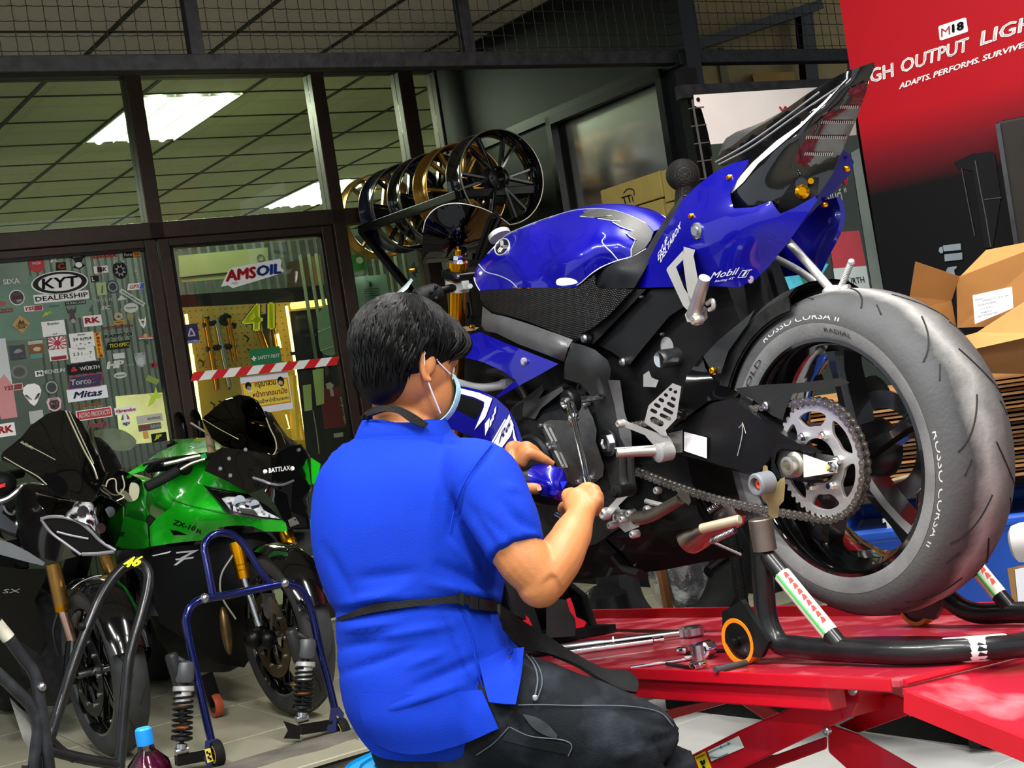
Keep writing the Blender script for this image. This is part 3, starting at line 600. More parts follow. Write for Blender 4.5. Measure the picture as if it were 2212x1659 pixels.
# swingarm
SA = M('swingarm_black', '1a1b1c', .33, .3, var=.15, vs=6, bump=.08, bs=300)
def zp(z, P, w): return [BK.p(*z(x, y), w) for x, y in P]
r0 = zp(zS, [(640, 800), (900, 610), (1130, 560), (1400, 755)], .095) + zp(zB, [(690, 0), (1078, 275)], .1)
r1 = zp(zS, [(630, 830), (910, 640), (1065, 605), (1330, 790)], .135) + zp(zB, [(640, 80), (1005, 295)], .128)
r2 = zp(zS, [(620, 985), (890, 1050), (1000, 1085), (1250, 1140)], .135) + zp(zB, [(600, 250), (1000, 300)], .128)
r3 = zp(zS, [(620, 1000), (890, 1062), (1000, 1100), (1250, 1160)], .09) + zp(zB, [(600, 290), (1000, 310)], .09)
arm = bp('swingarm', sheet([r0, r1, r2, r3], 30, 0, .012, smooth=False), SA)
ed = [(640, 250), (560, 300), (560, 450), (640, 560), (900, 600), (1030, 605), (1105, 590), (1240, 520)]
dr = Skin(BK, zB, .131)
bp('axle_slot', join(dr.plate([[(600, 190), (830, 190), (1080, 270), (1080, 300), (850, 265), (640, 250), (590, 290), (570, 400), (640, 555), (900, 585), (1100, 580), (1100, 610), (1000, 625), (700, 580), (610, 580), (530, 470), (540, 300)]], .02, -.004), mi(dr.plate([[(620, 260), (850, 265), (1240, 330), (1240, 520), (1000, 590), (640, 555), (590, 400)]], .01, -.012), 1)), [SA, M('slot_grey', '5d5d5b', .5, .4, var=.1)], arm)
nt = dr.p(805, 415, .002); bp('axle_nut', join(lathe([(.0245, -.004), (.0245, .004), (.02, .007), (.018, .008), (.018, .024), (.0125, .026), (.0115, .026), (.0115, .004), (0, .004)], nt, BK.n, 28)), M('axle_alu', 'cbc8bd', .35, .9, var=.08), arm)
bp('chain_adjuster', join(dr.plate([[(880, 305), (1130, 390), (1245, 365), (1250, 510), (1140, 520), (885, 560)]], .006, .012)), M('adjuster_plate', 'f0f0ec', .4, .3, var=.04), arm)
bp('adjuster_bolt', lathe([(.011, 0), (.011, .008), (.007, .01), (.007, .016), (0, .016)], dr.p(1215, 440, .014), BK.n, 6), CHROME, arm)
bp('sticker', Skin(BK, zS, .140).plate([[(722, 838), (886, 880), (886, 1030), (722, 975)]], .001), M('white_film', 'f4f4f6', .4, var=.02), arm, label='blank white rectangle of film on the swingarm')
bp('mount_plate', Skin(BK, zS, .139).plate([[(610, 850), (712, 826), (712, 985), (640, 990)]], .003), ALU, arm)
sw = Skin(BK, zS, .1385); bp('scratch_arrow', join(sw.line([(1105, 1010), (1125, 930), (1140, 850), (1140, 770)], .0008, sm=True), sw.line([(1115, 810), (1140, 768), (1165, 850)], .0008, sm=False)), M('chalk', 'b9b9b4', .9), arm)
bp('swingarm_brace', Skin(BK, zS, [(745, 430, .11), (850, 290, .09), (985, 490, .09), (1070, 600, .125), (910, 610, .13)]).patch([(640, 800), (745, 430), (800, 360), (850, 290), (875, 380), (920, 450), (985, 490), (1130, 565), (1070, 605), (905, 615)], th=.05), GLB)
gd = Skin(BK, zA, .122); bp('chain_guard', gd.patch([(150, 1150), (420, 1112), (850, 1090), (1300, 1035), (1388, 1092), (1280, 1125), (1000, 1175), (770, 1210), (700, 1350), (655, 1495), (540, 1445), (330, 1270), (170, 1200)], th=.004), M('guard_black', '232424', .6, var=.25, vs=8, bump=.15, bs=200))
bp('bolt', gd.disc(480, 1340, .009), STEEL)
# hugger over the front of the rear tyre
hp = [(.29, .098), (.318, .094), (.333, .07), (.34, .035), (.342, 0), (.34, -.035), (.333, -.07), (.318, -.094), (.29, -.098)]
hug = rot_prof(BK, 0, BZ, hp, 24, 12, 84); hb = rot_prof(BK, 0, BZ, [(r - .004, w * .97) for r, w in hp], 24, 12, 84)
bp('rear_mudguard', join(hug, (hb[0], [tuple(reversed(f)) for f in hb[1]])), M('mudguard', '1d1e1d', .55, var=.6, vs=25, bump=.3, bs=70))
bp('mudguard_arm', Skin(BK, zS, [(870, 300, .11), (990, 400, .11), (1180, 0, .10)]).patch([(860, 300), (960, 190), (1190, 0), (1230, -40), (1180, 60), (1040, 260), (985, 420), (930, 420)], th=.006), M('mudguard2', '2c2e2e', .45, var=.2)); bp('bolt', Skin(BK, zS, .115).disc(930, 400, .008), GOLD)
# tail
sk = Skin(BK, zL, [(90, 1432, .105), (400, 1420, .112), (750, 1420, .10), (1060, 1130, .075), (1230, 870, .055), (420, 1000, .122), (650, 1150, .13), (850, 1020, .118), (600, 800, .10), (400, 870, .088), (590, 705, .078), (808, 610, .072), (230, 1150, .102), (1000, 950, .09), (940, 1290, .082)])
tb = sk.patch([(90, 1432), (230, 1150), (395, 870), (480, 790), (590, 705), (700, 650), (808, 610), (800, 655), (690, 825), (695, 870), (712, 932), (830, 925), (950, 885), (985, 940), (1008, 965), (1090, 930), (1225, 855), (1238, 880), (1150, 1010), (1062, 1135), (940, 1290), (850, 1380), (745, 1427), (560, 1420), (300, 1426)], 34, .006)
tbr = sk.patch([(90, 1432), (230, 1150), (395, 870), (590, 705), (808, 610), (800, 655), (690, 825), (712, 932), (900, 900), (940, 1150), (850, 1380), (560, 1420)], 60, .006)
tail = bp('tail_cowl', join(tb, mirror(tbr, BK)), BLUE)
bp('lettering', join(sk.text('EXUP', (238, 1262), (300, 1140), (232, 1225), .001, .2, 0), sk.text('DELTABOX', (252, 1275), (382, 1052), (248, 1235), .001, .2, .006)), WHITE, tail)
bp('lettering', join(sk.text('Mobil', (562, 1378), (738, 1345), (575, 1335), .001, .25, .01), sk.text('Racing 4T', (590, 1402), (715, 1380), (594, 1384), .001, .25, .02), sk.line([(738, 1368), (760, 1325), (828, 1318)], .0006, sm=False), sk.line([(738, 1368), (795, 1362), (812, 1322)], .0006, sm=False), sk.text('I', (762, 1360), (790, 1357), (772, 1328), .001, .2, .03)), M('silver_print', 'c9cad6', .4), tail)
for x, y in ((690, 737), (450, 980)): bp('gold_bolt', sk.disc(x, y, .0055, .007), GOLD, tail)
bp('seat_lock', join(sk.disc(485, 1072, .0165, .006, 24), lathe([(.009, 0), (.009, .009), (0, .009)], sk.p(485, 1072), BK.n, 16)), STEEL, tail)
bp('badge', sk.disc(820, 1378, .008, .002, 16), M('badge_red', '8d7a92', .5), tail)
tl = [(690, 825, .098), (865, 660, .086), (1040, 492, .07), (1215, 326, .05), (1390, 160, .028), (960, 840, .072), (1065, 720, .05), (1190, 560, .032), (1310, 400, .015), (1480, 200, 0), (1230, 860, .02), (1330, 720, -.02), (1400, 560, -.042), (1480, 380, -.038), (1545, 200, -.02), (1560, 130, -.012), (760, 590, .07), (940, 440, .05), (1130, 290, .03), (1350, 130, .012), (640, 570, .052), (830, 440, .03), (1050, 300, .01), (1320, 120, 0), (1595, 12, 0), (712, 932, .1), (830, 925, .092), (950, 885, .08), (1008, 965, .06)]
st = Skin(BK, zL, tl)
tc = bp('tail_cover', st.patch([(600, 640), (640, 570), (700, 540), (830, 440), (950, 370), (1050, 300), (1180, 208), (1320, 120), (1450, 60), (1595, 12), (1600, 40), (1560, 130), (1545, 200), (1480, 380), (1400, 560), (1330, 720), (1230, 860), (1008, 965), (985, 940), (950, 885), (830, 925), (712, 932), (695, 870), (690, 825), (800, 655), (808, 610), (640, 668)], 34, .012), GLB)
bp('silver_flank', st.patch([(684, 828), (760, 722), (830, 643), (980, 508), (1130, 402), (1250, 288), (1395, 150), (1290, 268), (1140, 416), (1000, 536), (868, 648), (775, 766), (698, 838)], 30, .002, .002), M('silver_flank', 'cfd0d3', .3, .3, var=.06, coat=.6), tc)
bp('tail_light', st.patch([(1120, 480), (1250, 380), (1380, 260), (1440, 180), (1535, 140), (1548, 190), (1480, 380), (1410, 530), (1330, 640), (1250, 655), (1140, 635), (1130, 560)], 30, .003, .004), M('smoked_lens', '141416', .15, var=.2, coat=1), tc)
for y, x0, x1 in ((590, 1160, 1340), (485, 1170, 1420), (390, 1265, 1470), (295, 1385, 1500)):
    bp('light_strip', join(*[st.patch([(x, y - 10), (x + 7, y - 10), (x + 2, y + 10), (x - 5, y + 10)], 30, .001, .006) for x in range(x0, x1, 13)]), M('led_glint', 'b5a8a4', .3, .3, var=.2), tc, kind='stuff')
for pts in ([(620, 655), (800, 560), (1100, 350), (1390, 155)], [(600, 640), (800, 525), (1050, 350), (1250, 200)]): bp('edge_line', st.line(pts, .0016), M('edge_grey', '8c8d8f', .3, .3), tc)
hm = Skin(BK, zL, [(620, 580, .02), (700, 470, -.03), (900, 370, -.06), (850, 450, .02), (760, 520, .03)]); bp('pillion_hump', hm.patch([(615, 600), (640, 530), (665, 490), (730, 450), (815, 420), (900, 385), (1080, 290), (1000, 370), (830, 470), (700, 560)], 30, .01), BLKM, tc)
bp('under_tray', st.patch([(985, 940), (1010, 870), (1090, 745), (1250, 735), (1240, 850), (1100, 925), (1008, 965)], 30, .01, .006), BLK, tc)
bp('indicator_mount', join(lathe([(.012, 0), (.014, .004), (.014, .012), (.008, .018), (0, .018)], st.p(1145, 830, .01), BK.n - BK.u, 14)), GOLD, tc); bp('gold_bolt', lathe([(.006, 0), (.006, .007), (0, .007)], st.p(1198, 762, .008), BK.n - BK.u, 10), GOLD, tc); bp('black_collar', lathe([(.012, 0), (.012, .02), (0, .02)], st.p(1140, 785, .004), BK.n - BK.u, 12), GLB, tc)
bp('right_cowl', Skin(BK, zL, [(1400, 570, -.07), (1468, 640, -.09), (1250, 860, -.06), (1330, 760, -.07)]).patch([(1400, 565), (1430, 580), (1470, 640), (1440, 720), (1340, 830), (1230, 930), (1120, 1060), (1062, 1135), (1225, 880), (1330, 725)], 30, .006), BLUE, tail)
for x, y in ((1425, 683), (1285, 908)): bp('gold_bolt', Skin(BK, zL, -.07).disc(x, y, .0055, .007, off=.008), GOLD, tail)
bp('undertail', Skin(BK, zL, [(1000, 1000, .03), (1060, 1130, .03), (900, 1250, .03), (1220, 880, 0)]).patch([(1010, 970), (1225, 870), (1150, 1010), (1060, 1140), (860, 1330), (790, 1440), (740, 1425), (950, 1260)], th=.05), M('undertail_reflection', '1c0d3c', .25, .3, coat=1), tail)  # purple-dark of red reflected under the tail, mixed into the colour
# seat
se = Skin(BK, zT, [(1185, 800, .135), (1535, 838, .12), (1400, 660, .14), (1650, 640, .105), (1640, 500, .085), (1740, 330, .05), (1960, 40, .02), (1990, 60, .06), (1830, 360, .09)])
bp('seat', both(se.patch([(1185, 765), (1180, 810), (1210, 838), (1370, 846), (1535, 838), (1650, 640), (1830, 360), (2000, 40), (1960, 10), (1860, 140), (1740, 330), (1640, 500), (1500, 570), (1390, 598), (1260, 665)], 40, .02), BK), M('seat_vinyl', '17181c', .5, var=.15, bump=.15, bs=400))
# tank
tk = Skin(BK, zT, [(500, 833, .170), (1030, 828, .165), (760, 832, .172), (1250, 650, .135), (1500, 560, .10), (1390, 590, .12), (550, 780, .178), (860, 590, .172), (1180, 385, .135), (420, 560, .138), (700, 440, .118), (780, 520, .142), (600, 620, .150), (600, 330, .10), (1000, 250, .082), (310, 425, .05), (640, 250, .052), (1000, 140, .05), (1340, 138, .045), (1700, 330, .035), (150, 855, .145), (105, 745, .115), (135, 620, .09), (290, 500, .098), (1300, 300, .095), (1400, 420, .115), (1050, 560, .168), (350, 700, .14)])
top = [(105, 700), (140, 620), (220, 530), (310, 438), (400, 355), (520, 300), (640, 252), (820, 190), (1000, 142), (1170, 128), (1340, 140), (1500, 190), (1640, 258), (1712, 330)]
to = top + [(1690, 400), (1640, 485), (1500, 558), (1390, 590), (1250, 645), (1150, 710), (1050, 795), (1028, 830), (800, 836), (490, 838), (150, 862), (112, 795), (98, 745)]
half = tk.patch(to, 42, .004); tl3 = [tk.p(x, y) for x, y in top]
def cen(p): d = (p - BK.o).dot(BK.n); return p - BK.n * d + UP * (.1 * d + .004)
tr3 = [p - BK.n * (2 * (p - BK.o).dot(BK.n)) for p in tl3]
tank = bp('fuel_tank', join(half, mirror(half, BK), sheet([tl3, [cen(p) for p in tl3], tr3], 40, 9, 0)), BLUE)
padm = GREYP
bp('tank_pad', tk.patch([(1070, 150), (1180, 132), (1340, 142), (1500, 192), (1640, 260), (1705, 335), (1680, 410), (1630, 480), (1510, 550), (1500, 500), (1530, 440), (1560, 410), (1520, 395), (1460, 340), (1530, 325), (1420, 290), (1340, 245), (1415, 240), (1320, 220), (1210, 215), (1330, 190), (1200, 205), (1040, 195), (1090, 165)], 40, .001, .003), GREYP, tank)
ln = [[(1050, 197), (1200, 207), (1335, 190)], [(1210, 216), (1320, 232), (1415, 240)], [(1340, 246), (1420, 292), (1530, 328)], [(1462, 342), (1515, 395), (1560, 410), (1525, 445), (1505, 500), (1508, 552)]]
pin = [[(1250, 345), (1275, 370), (1245, 420), (1265, 455), (1330, 520), (1388, 588)], [(1640, 488), (1500, 562), (1390, 592), (1250, 648), (1150, 712), (1050, 797), (1020, 815)], [(140, 625), (200, 690), (330, 730), (430, 780), (485, 835)], [(98, 745), (112, 795), (150, 862)]]
bp('pinstripe', join(*[tk.line(l, .0011, .003, sm=False) for l in ln], *[tk.line(l, .0013, .001) for l in pin], tk.line(top[2:-1], .0009, .0)), SILV, tank)
bp('white_decal', tk.patch([(840, 765), (1000, 762), (1030, 790), (1010, 800), (835, 802)], 60, .0008, .001, True), WHITE, tank)
bd = tk.p(350, 470, .004); bn = (tk.p(350, 470, 0) - tk.p(470, 480, 0)).cross(tk.p(350, 380, 0) - tk.p(350, 520, 0)).normalized(); bn = bn if bn.dot(CAM - bd) > 0 else -bn
bx_ = [tk.line([(350 + 62 * math.cos(a * .2618) + 18 * math.sin(a * .2618), 470 - 74 * math.sin(a * .2618)) for a in range(25)], .0016, .002, sm=False)] + [tk.line([(350 + dx * .15 + ox, 470 + dy * .15 + oy), (350 + dx * q + ox, 470 + dy * q + oy)], .001, .003, sm=False) for dx, dy, nx, ny in ((-34, 48, 9, 7), (56, 2, 0, 11), (-2, -62, 9, 0)) for ox, oy, q in ((nx, ny, .85), (-nx, -ny, .85), (0, 0, 1))]
bp('badge', join(mi(tk.patch([(350 + 60 * math.cos(a * .2618) + 18 * math.sin(a * .2618), 470 - 72 * math.sin(a * .2618)) for a in range(24)], 40, .001, .001), 1), *bx_), [SILV, BLK], tank)
bp('filler_cap', lathe([(.03, 0), (.03, .012), (.024, .016), (0, .016)], tk.pl.p(*zT(330, 345), 0) - UP * .012, UP * 1 + BK.u * .5, 24), ALU, tank)
sc = Skin(BK, zT, [(150, 900, .14), (500, 850, .17), (1030, 840, .168), (700, 1000, .155), (990, 1285, .125), (600, 1135, .125), (250, 1035, .115), (1300, 1000, .14), (1500, 860, .125)])
bp('tank_side_cover', both(sc.patch([(150, 868), (430, 845), (1030, 833), (1185, 715), (1185, 800), (1215, 842), (1530, 850), (1440, 940), (1310, 1080), (1170, 1190), (1060, 1250), (990, 1292), (850, 1245), (600, 1145), (380, 1075), (250, 1045), (190, 990), (155, 930)], 40, .01), BK), CARB)
# frame
sf = Skin(BK, zT, [(175, 1000, .10), (400, 1100, .128), (620, 1170, .132), (990, 1300, .135), (300, 1150, .135), (600, 1260, .165), (900, 1390, .165), (920, 1500, .14), (500, 1345, .135), (200, 1220, .105)])
fram = bp('frame_spar', both(sf.patch([(175, 1000), (260, 1068), (400, 1100), (620, 1170), (860, 1255), (985, 1302), (945, 1370), (905, 1500), (760, 1440), (500, 1342), (300, 1243), (200, 1222), (165, 1180)], 36, .03), BK), SPAR)
sv = Skin(BK, zM, [(845, 60, .15), (1000, 110, .152), (1090, 190, .14), (1110, 300, .13), (900, 200, .168), (1000, 280, .16), (800, 300, .14), (1060, 600, .135), (1190, 860, .13), (1120, 1050, .125), (1170, 480, .115)])
bp('frame_plate', both(sv.patch([(800, 190), (845, 60), (920, 78), (1000, 110), (1085, 180), (1105, 240), (1095, 310), (1165, 312), (1195, 520), (1240, 660), (1245, 760), (1200, 900), (1255, 1080), (1130, 1110), (1060, 850), (1010, 560), (985, 430), (900, 335), (790, 300)], 34, .03), BK), PLATE)
bp('frame_edge', join(sv.patch([(1085, 310), (1165, 312), (1195, 520), (1240, 660), (1245, 760), (1205, 760), (1165, 690), (1130, 480)], 34, .01, .012)), M('frame_edge', '5d5e5e', .45, .4, var=.2, vs=20))
su = Skin(BK, zT, .10)
bp('subframe', both(join(su.patch([(1060, 1255), (1520, 850), (1640, 850), (1170, 1340), (1110, 1330)], th=.03, off=.015), su.patch([(1190, 1335), (1690, 850), (1960, 850), (2050, 960), (1850, 1090), (1560, 1440), (1495, 1525), (1330, 1410)], th=.02)), BK), M('subframe', '1b1c1d', .55, .2, var=.2, vs=8))
for x, y, w in ((1110, 1290, .125), (1450, 1500, .105)): bp('bolt', Skin(BK, zT, w).disc(x, y, .0105, .012), STEEL)
for x, y in ((1455, 862), (1605, 917), (1790, 1250)): bp('bolt', Skin(BK, zT, .115).disc(x, y, .003, .006), STEEL)
pv = Skin(BK, zM, .137); bp('pivot_nut', join(lathe([(.030, 0), (.030, .004), (0, .004)], pv.p(1090, 728), BK.n, 24), lathe([(.021, .004), (.021, .012), (.013, .013), (.011, .008), (0, .008)], pv.p(1090, 728), BK.n, 6)), STEEL); bp('plug', pv.disc(925, 370, .019, .01, 20), BLKM)
# shock reservoir and linkage
rs = BK.p(*zS(555, 320), .125); bp('shock_reservoir', join(lathe([(0, .004), (.017, .004), (.019, 0), (.0205, -.004), (.0205, -.1), (.024, -.102), (.024, -.11), (.018, -.13), (0, -.13)], rs, BK.n, 28)), M('reservoir', '6d6e70', .3, .9, var=.1)); bp('reservoir_cap', lathe([(.0165, .0), (.016, .006), (.004, .0045), (0, .0045)], rs, BK.n, 28), CHROME)
rq = BK.p(*zS(600, 230), .08); bp('shock_body', join(lathe([(.022, 0), (.022, -.14)], rq, BK.n, 20), tube(zp(zS, [(560, 500), (620, 430), (720, 390)], .06), .02, 10)), ALU); bp('shock_bracket', join(Skin(BK, zS, .10).plate([[(430, 430), (470, 400), (490, 450), (540, 470), (520, 520), (430, 515)]], .012)), ALU)
# left rearset: heel guard, bracket, peg, shift lever
hg = Skin(BK, zS, .175)
def slot(x, y, L, a, r=14):
    c, s_ = math.cos(R(a)), math.sin(R(a)); return [(x + (L / 2) * c * k + r * math.cos(R(a + b)), y + (L / 2) * s_ * k + r * math.sin(R(a + b))) for k, rng_ in ((1, range(-90, 91, 30)), (-1, range(90, 271, 30))) for b in rng_]
holes = [slot(625, 535, 2, 0, 12), slot(660, 553, 4, 0, 12), slot(592, 575, 8, 35, 12), slot(645, 603, 16, 30, 12), slot(560, 612, 18, 30, 13), slot(628, 645, 36, 30, 13), slot(530, 650, 26, 30, 13), slot(608, 690, 54, 28, 13), slot(505, 690, 28, 28, 13), slot(588, 732, 62, 26, 13), slot(527, 765, 62, 26, 22)]
bp('heel_guard', hg.plate([[(437, 770), (468, 650), (640, 490), (702, 513), (668, 745), (590, 828), (605, 872), (560, 862)]] + holes, .005), ALU)
bp('footrest_bracket', join(hg.patch([(262, 775), (285, 748), (330, 770), (560, 858), (610, 868), (642, 915), (640, 1020), (560, 1000), (500, 930), (440, 862), (290, 802)], th=.014, off=-.002), hg.disc(275, 778, .009, .012)), ALU)
pg = [BK.p(*zS(620, 970), .185), BK.p(*zS(500, 975), .215), BK.p(*zS(240, 992), .285)]
bp('footrest', join(tube(pg, [.014, .011, .009], 12, n=16), *[ball(lin(pg, 30)[i] + UP * .010, .0035, 1, 1, .6, 6, 4) for i in range(4, 30)]), M('peg_alu', 'c0bdb6', .4, .9, var=.1)); bp('footrest_pivot', join(lathe([(.02, -.02), (.02, .012), (.012, .016), (0, .016)], BK.p(*zS(565, 985), .2), BK.n, 16)), ALU)
bp('shift_rod', join(tube([BK.p(*zS(x, y), .15) for x, y in ((285, 1000), (285, 1110), (300, 1220), (345, 1250))], [.009, .009, .011, .012], 10), tube([BK.p(*zS(x, y), .14) for x, y in ((340, 1020), (345, 1150), (355, 1260))], .009, 8)), M('lever', '4a4a49', .4, .7, var=.2))
bp('shift_peg', join(cyl(BK.p(*zS(230, 1270), .24), BK.p(*zS(350, 1250), .16), .0135, 14, bev=.003), lathe([(.008, 0), (.008, .004), (0, .004)], BK.p(*zS(232, 1270), .242), BK.n, 12)), RUB)
bp('lever_arm', join(Skin(BK, zS, .16).patch([(150, 1410), (255, 1300), (330, 1290), (250, 1370), (190, 1450)], th=.01), Skin(BK, zS, .165).disc(160, 1425, .014, .012)), ALU)
# passenger footrest
pf = Skin(BK, zL, .15)
bp('passenger_bracket', join(pf.patch([(398, 1172), (470, 1192), (460, 1230), (490, 1390), (440, 1545), (415, 1420), (395, 1270)], th=.02), pf.patch([(395, 1195), (398, 1250), (350, 1300), (400, 1430), (455, 1520), (430, 1580), (395, 1545), (290, 1320), (295, 1305)], th=.02), pf.patch([(430, 1560), (470, 1500), (545, 1560), (548, 1620), (520, 1650), (420, 1645), (405, 1600)], th=.035, off=.01)), M('bright_alu', 'd2d0ca', .5, .8, var=.08))
bp('passenger_peg', join(tube([BK.p(*zL(530, 1368), .19), BK.p(*zL(500, 1470), .185), BK.p(*zL(462, 1610), .175)], [.0115, .013, .016], 12), Skin(BK, zL, .18).disc(488, 1632, .011, .014), tube([BK.p(*zL(x, y), .17) for x, y in ((545, 1530), (580, 1512), (585, 1555), (560, 1570))], .005, 8)), M('peg_bright', 'cfcac0', .4, .9, var=.08))
# silver struts to the number-plate carrier, with its little spring
bp('strut', tube([BK.p(*zL(1055, 1140), .02), BK.p(*zL(1190, 1290), .02), BK.p(*zL(1330, 1450), .01)], .0085, 12), ALU); bp('strut', tube([BK.p(*zL(975, 1245), -.05), BK.p(*zL(1100, 1310), -.05), BK.p(*zL(1240, 1405), -.04)], .0075, 12), ALU)
a_, b_ = BK.p(*zL(1390, 1420), 0), BK.p(*zL(1452, 1270), 0); bp('spring', join(helix(a_, b_, .005, .0016, 16), ball(b_, .007), ball(a_, .007)), ALU); bp('bracket_foot', join(ball(BK.p(*zL(1340, 1450), .01), .014, 1.6, 1.6, .8), cyl(BK.p(*zL(1330, 1452), .01), BK.p(*zL(1440, 1432), 0), .008, 10)), ALU)
# exhaust, stand, lower parts
bp('header_pipe', join(tube(zp(zS, [(560, 1330), (700, 1220), (900, 1080), (1000, 1090)], .0), .022, 12), tube(zp(zS, [(760, 1290), (880, 1180), (1040, 1110)], -.05), .02, 12)), M('heat_steel', '8a7a69', .4, .9, var=.3, vs=12))
cx0, cx1 = BK.p(*zS(800, 1580), .03), BK.p(*zS(1090, 1400), .03); d_ = cx1 - cx0
bp('exhaust_pipe', join(lathe([(.036, -.02), (.036, .02), (.030, .03), (.030, .08), (.034, .085), (.034, .105), (.031, .11), (.031, d_.length * .75), (.034, d_.length * .76), (.034, d_.length), (.02, d_.length + .02), (0, d_.length + .02)], cx0, d_, 24)), M('exhaust_steel', 'a59a88', .3, .95, var=.3, vs=10)); 
for q in (((780, 1490), (975, 1350)), ((920, 1620), (1090, 1540))): bp('exhaust_spring', join(helix(BK.p(*zS(*q[0]), .07), BK.p(*zS(*q[1]), .07), .006, .0016, 18), cyl(BK.p(*zS(*q[0]), .07), BK.p(*zS(*q[1]), .07), .002, 6)), STEEL)
bp('side_stand', join(tube(zp(zS, [(380, 1460), (480, 1440), (600, 1380), (700, 1320)], .14), [.016, .0145, .013, .012], 12), Skin(BK, zS, .15).patch([(670, 1290), (690, 1258), (760, 1290), (772, 1340), (755, 1365), (720, 1340)], th=.008)), M('stand_steel', '80766c', .4, .9, var=.2))
bp('stand_bracket', join(Skin(BK, zS, .13).patch([(210, 1390), (330, 1400), (410, 1440), (400, 1520), (300, 1560), (210, 1480)], th=.04), *[Skin(BK, zS, .135).disc(x, y, .009, .014) for x, y in ((230, 1400), (265, 1450), (215, 1505), (300, 1460), (375, 1570), (350, 1420))]), ALU)
bp('stand_spring', join(cyl(BK.p(*zS(450, 1335), .12), BK.p(*zS(600, 1375), .12), .006, 8), Skin(BK, zS, .12).disc(470, 1395, .01, .012), Skin(BK, zS, .1).disc(548, 1255, .009, .014)), ALU)
# engine
en = Skin(BK, zM, [(440, 500, .12), (800, 330, .12), (990, 420, .12), (1060, 830, .13), (900, 1280, .12), (560, 1250, .13), (480, 1000, .14), (780, 800, .15)])
engine = bp('engine', both(en.patch([(440, 500), (620, 400), (800, 330), (990, 420), (1060, 830), (1130, 1100), (1180, 1280), (1000, 1400), (820, 1440), (600, 1330), (480, 1150), (430, 900), (400, 650)], 50, .05), BK), ENG)
e2 = Skin(BK, zM, [(640, 590, .15), (930, 460, .15), (1000, 620, .165), (1060, 900, .15), (850, 1010, .155), (760, 850, .18), (880, 700, .185)])
bp('engine_cover', e2.patch([(640, 600), (700, 575), (880, 580), (900, 500), (935, 460), (985, 560), (1010, 640), (1005, 720), (1060, 880), (1050, 950), (980, 1000), (850, 1010), (770, 930), (690, 760)], 34, .04), M('cover_grey', '4a4b4b', .45, .5, var=.25, vs=25, bump=.2, bs=120), engine)
for q in ([(665, 615), (720, 720)], [(700, 630), (745, 720)], [(735, 780), (790, 890)], [(770, 790), (815, 890)]): bp('rib', e2.line(q, .003, .004, sm=False), ALU, engine)
for x, y in ((655, 608), (715, 755), (800, 880), (858, 585), (905, 980), (990, 950), (945, 470), (590, 680), (700, 735), (545, 1150), (460, 1340)): bp('bolt', e2.disc(x, y, .0065, .012), STEEL, engine)
bp('clutch_cover', join(lathe([(.085, 0), (.085, .03), (.078, .036), (.06, .036), (.055, .03), (0, .03)], BK.p(*zM(660, 890), .14), BK.n, 36)), M('cover_dark', '1f2223', .4, .4, var=.2), engine)
bp('intake_duct', join(Skin(BK, zM, [(450, 520, .12), (650, 350, .13), (560, 540, .13), (700, 450, .15)]).patch([(440, 500), (650, 340), (660, 380), (620, 440), (780, 350), (790, 380), (640, 500), (600, 570), (490, 545)], 40, .03)), M('duct', '3a3b3c', .5, .2, var=.2), engine)
for pts, w, r in (([(430, 440), (520, 480), (560, 620), (540, 760)], .10, .012), ([(300, 260), (420, 280), (500, 360), (560, 480)], .06, .012), ([(1250, 380), (1330, 420), (1480, 440)], .03, .03), ([(1230, 900), (1300, 1050), (1290, 1180)], .08, .02), ([(1130, 1480), (1200, 1560), (1300, 1600)], .05, .012)): bp('hose', tube(zp(zM, pts, w), r, 10), M('hose_black', '1c1c1c', .5, var=.2))
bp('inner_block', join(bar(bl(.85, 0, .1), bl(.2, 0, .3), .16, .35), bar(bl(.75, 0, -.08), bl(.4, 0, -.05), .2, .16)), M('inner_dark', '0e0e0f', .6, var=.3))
bp('coolant_hose', join(tube(zp(zM, [(30, 310), (140, 345), (240, 362), (340, 352), (430, 332)], .13), .0118, 14), lathe([(.014, -.006), (.014, .006)], BK.p(*zM(400, 338), .13), BK.p(*zM(430, 332), .13) - BK.p(*zM(340, 352), .13), 14)), M('hose_silver', 'c4c6ca', .3, .35, var=.1))
# fairing: upper blade and lower panel
fb = Skin(BK, zM, [(95, 60, .17), (330, 20, .17), (755, 205, .165), (345, 425, .19), (470, 310, .19), (95, 150, .2), (520, 190, .185)])
fu_ = fb.patch([(60, 40), (110, 30), (180, 5), (235, -8), (300, 20), (400, 62), (560, 125), (757, 203), (640, 270), (500, 345), (350, 432), (335, 425), (470, 312), (385, 250), (260, 192), (95, 150), (40, 140)], 30, .006)
fair = bp('upper_fairing', both(fu_, BK), BLUE); bp('fairing_bolt', join(fb.disc(530, 187, .0095, .006, 20), lathe([(.006, 0), (.006, .009), (0, .009)], fb.p(540, 184), BK.n, 12)), SILV, fair)
fl = Skin(BK, zM, [(45, 350, .19), (345, 430, .195), (520, 720, .19), (370, 830, .21), (200, 680, .21), (50, 590, .2), (250, 560, .215)])
low = bp('side_fairing', fl.patch([(-60, 330), (45, 345), (140, 355), (240, 378), (345, 432), (420, 500), (480, 600), (522, 722), (500, 765), (440, 800), (375, 835), (310, 760), (200, 690), (-60, 600)], 30, .006), BLUE)
bp('white_stripe', join(fl.patch([(45, 350), (230, 395), (318, 432), (270, 560), (200, 640), (262, 490), (265, 455), (200, 425), (45, 385)], 30, .001, .002), fl.patch([(455, 610), (470, 680), (490, 750), (482, 752), (455, 690)], 30, .001, .002), fl.patch([(305, 765), (385, 790), (372, 805), (335, 790)], 30, .001, .002)), WHITE, low)
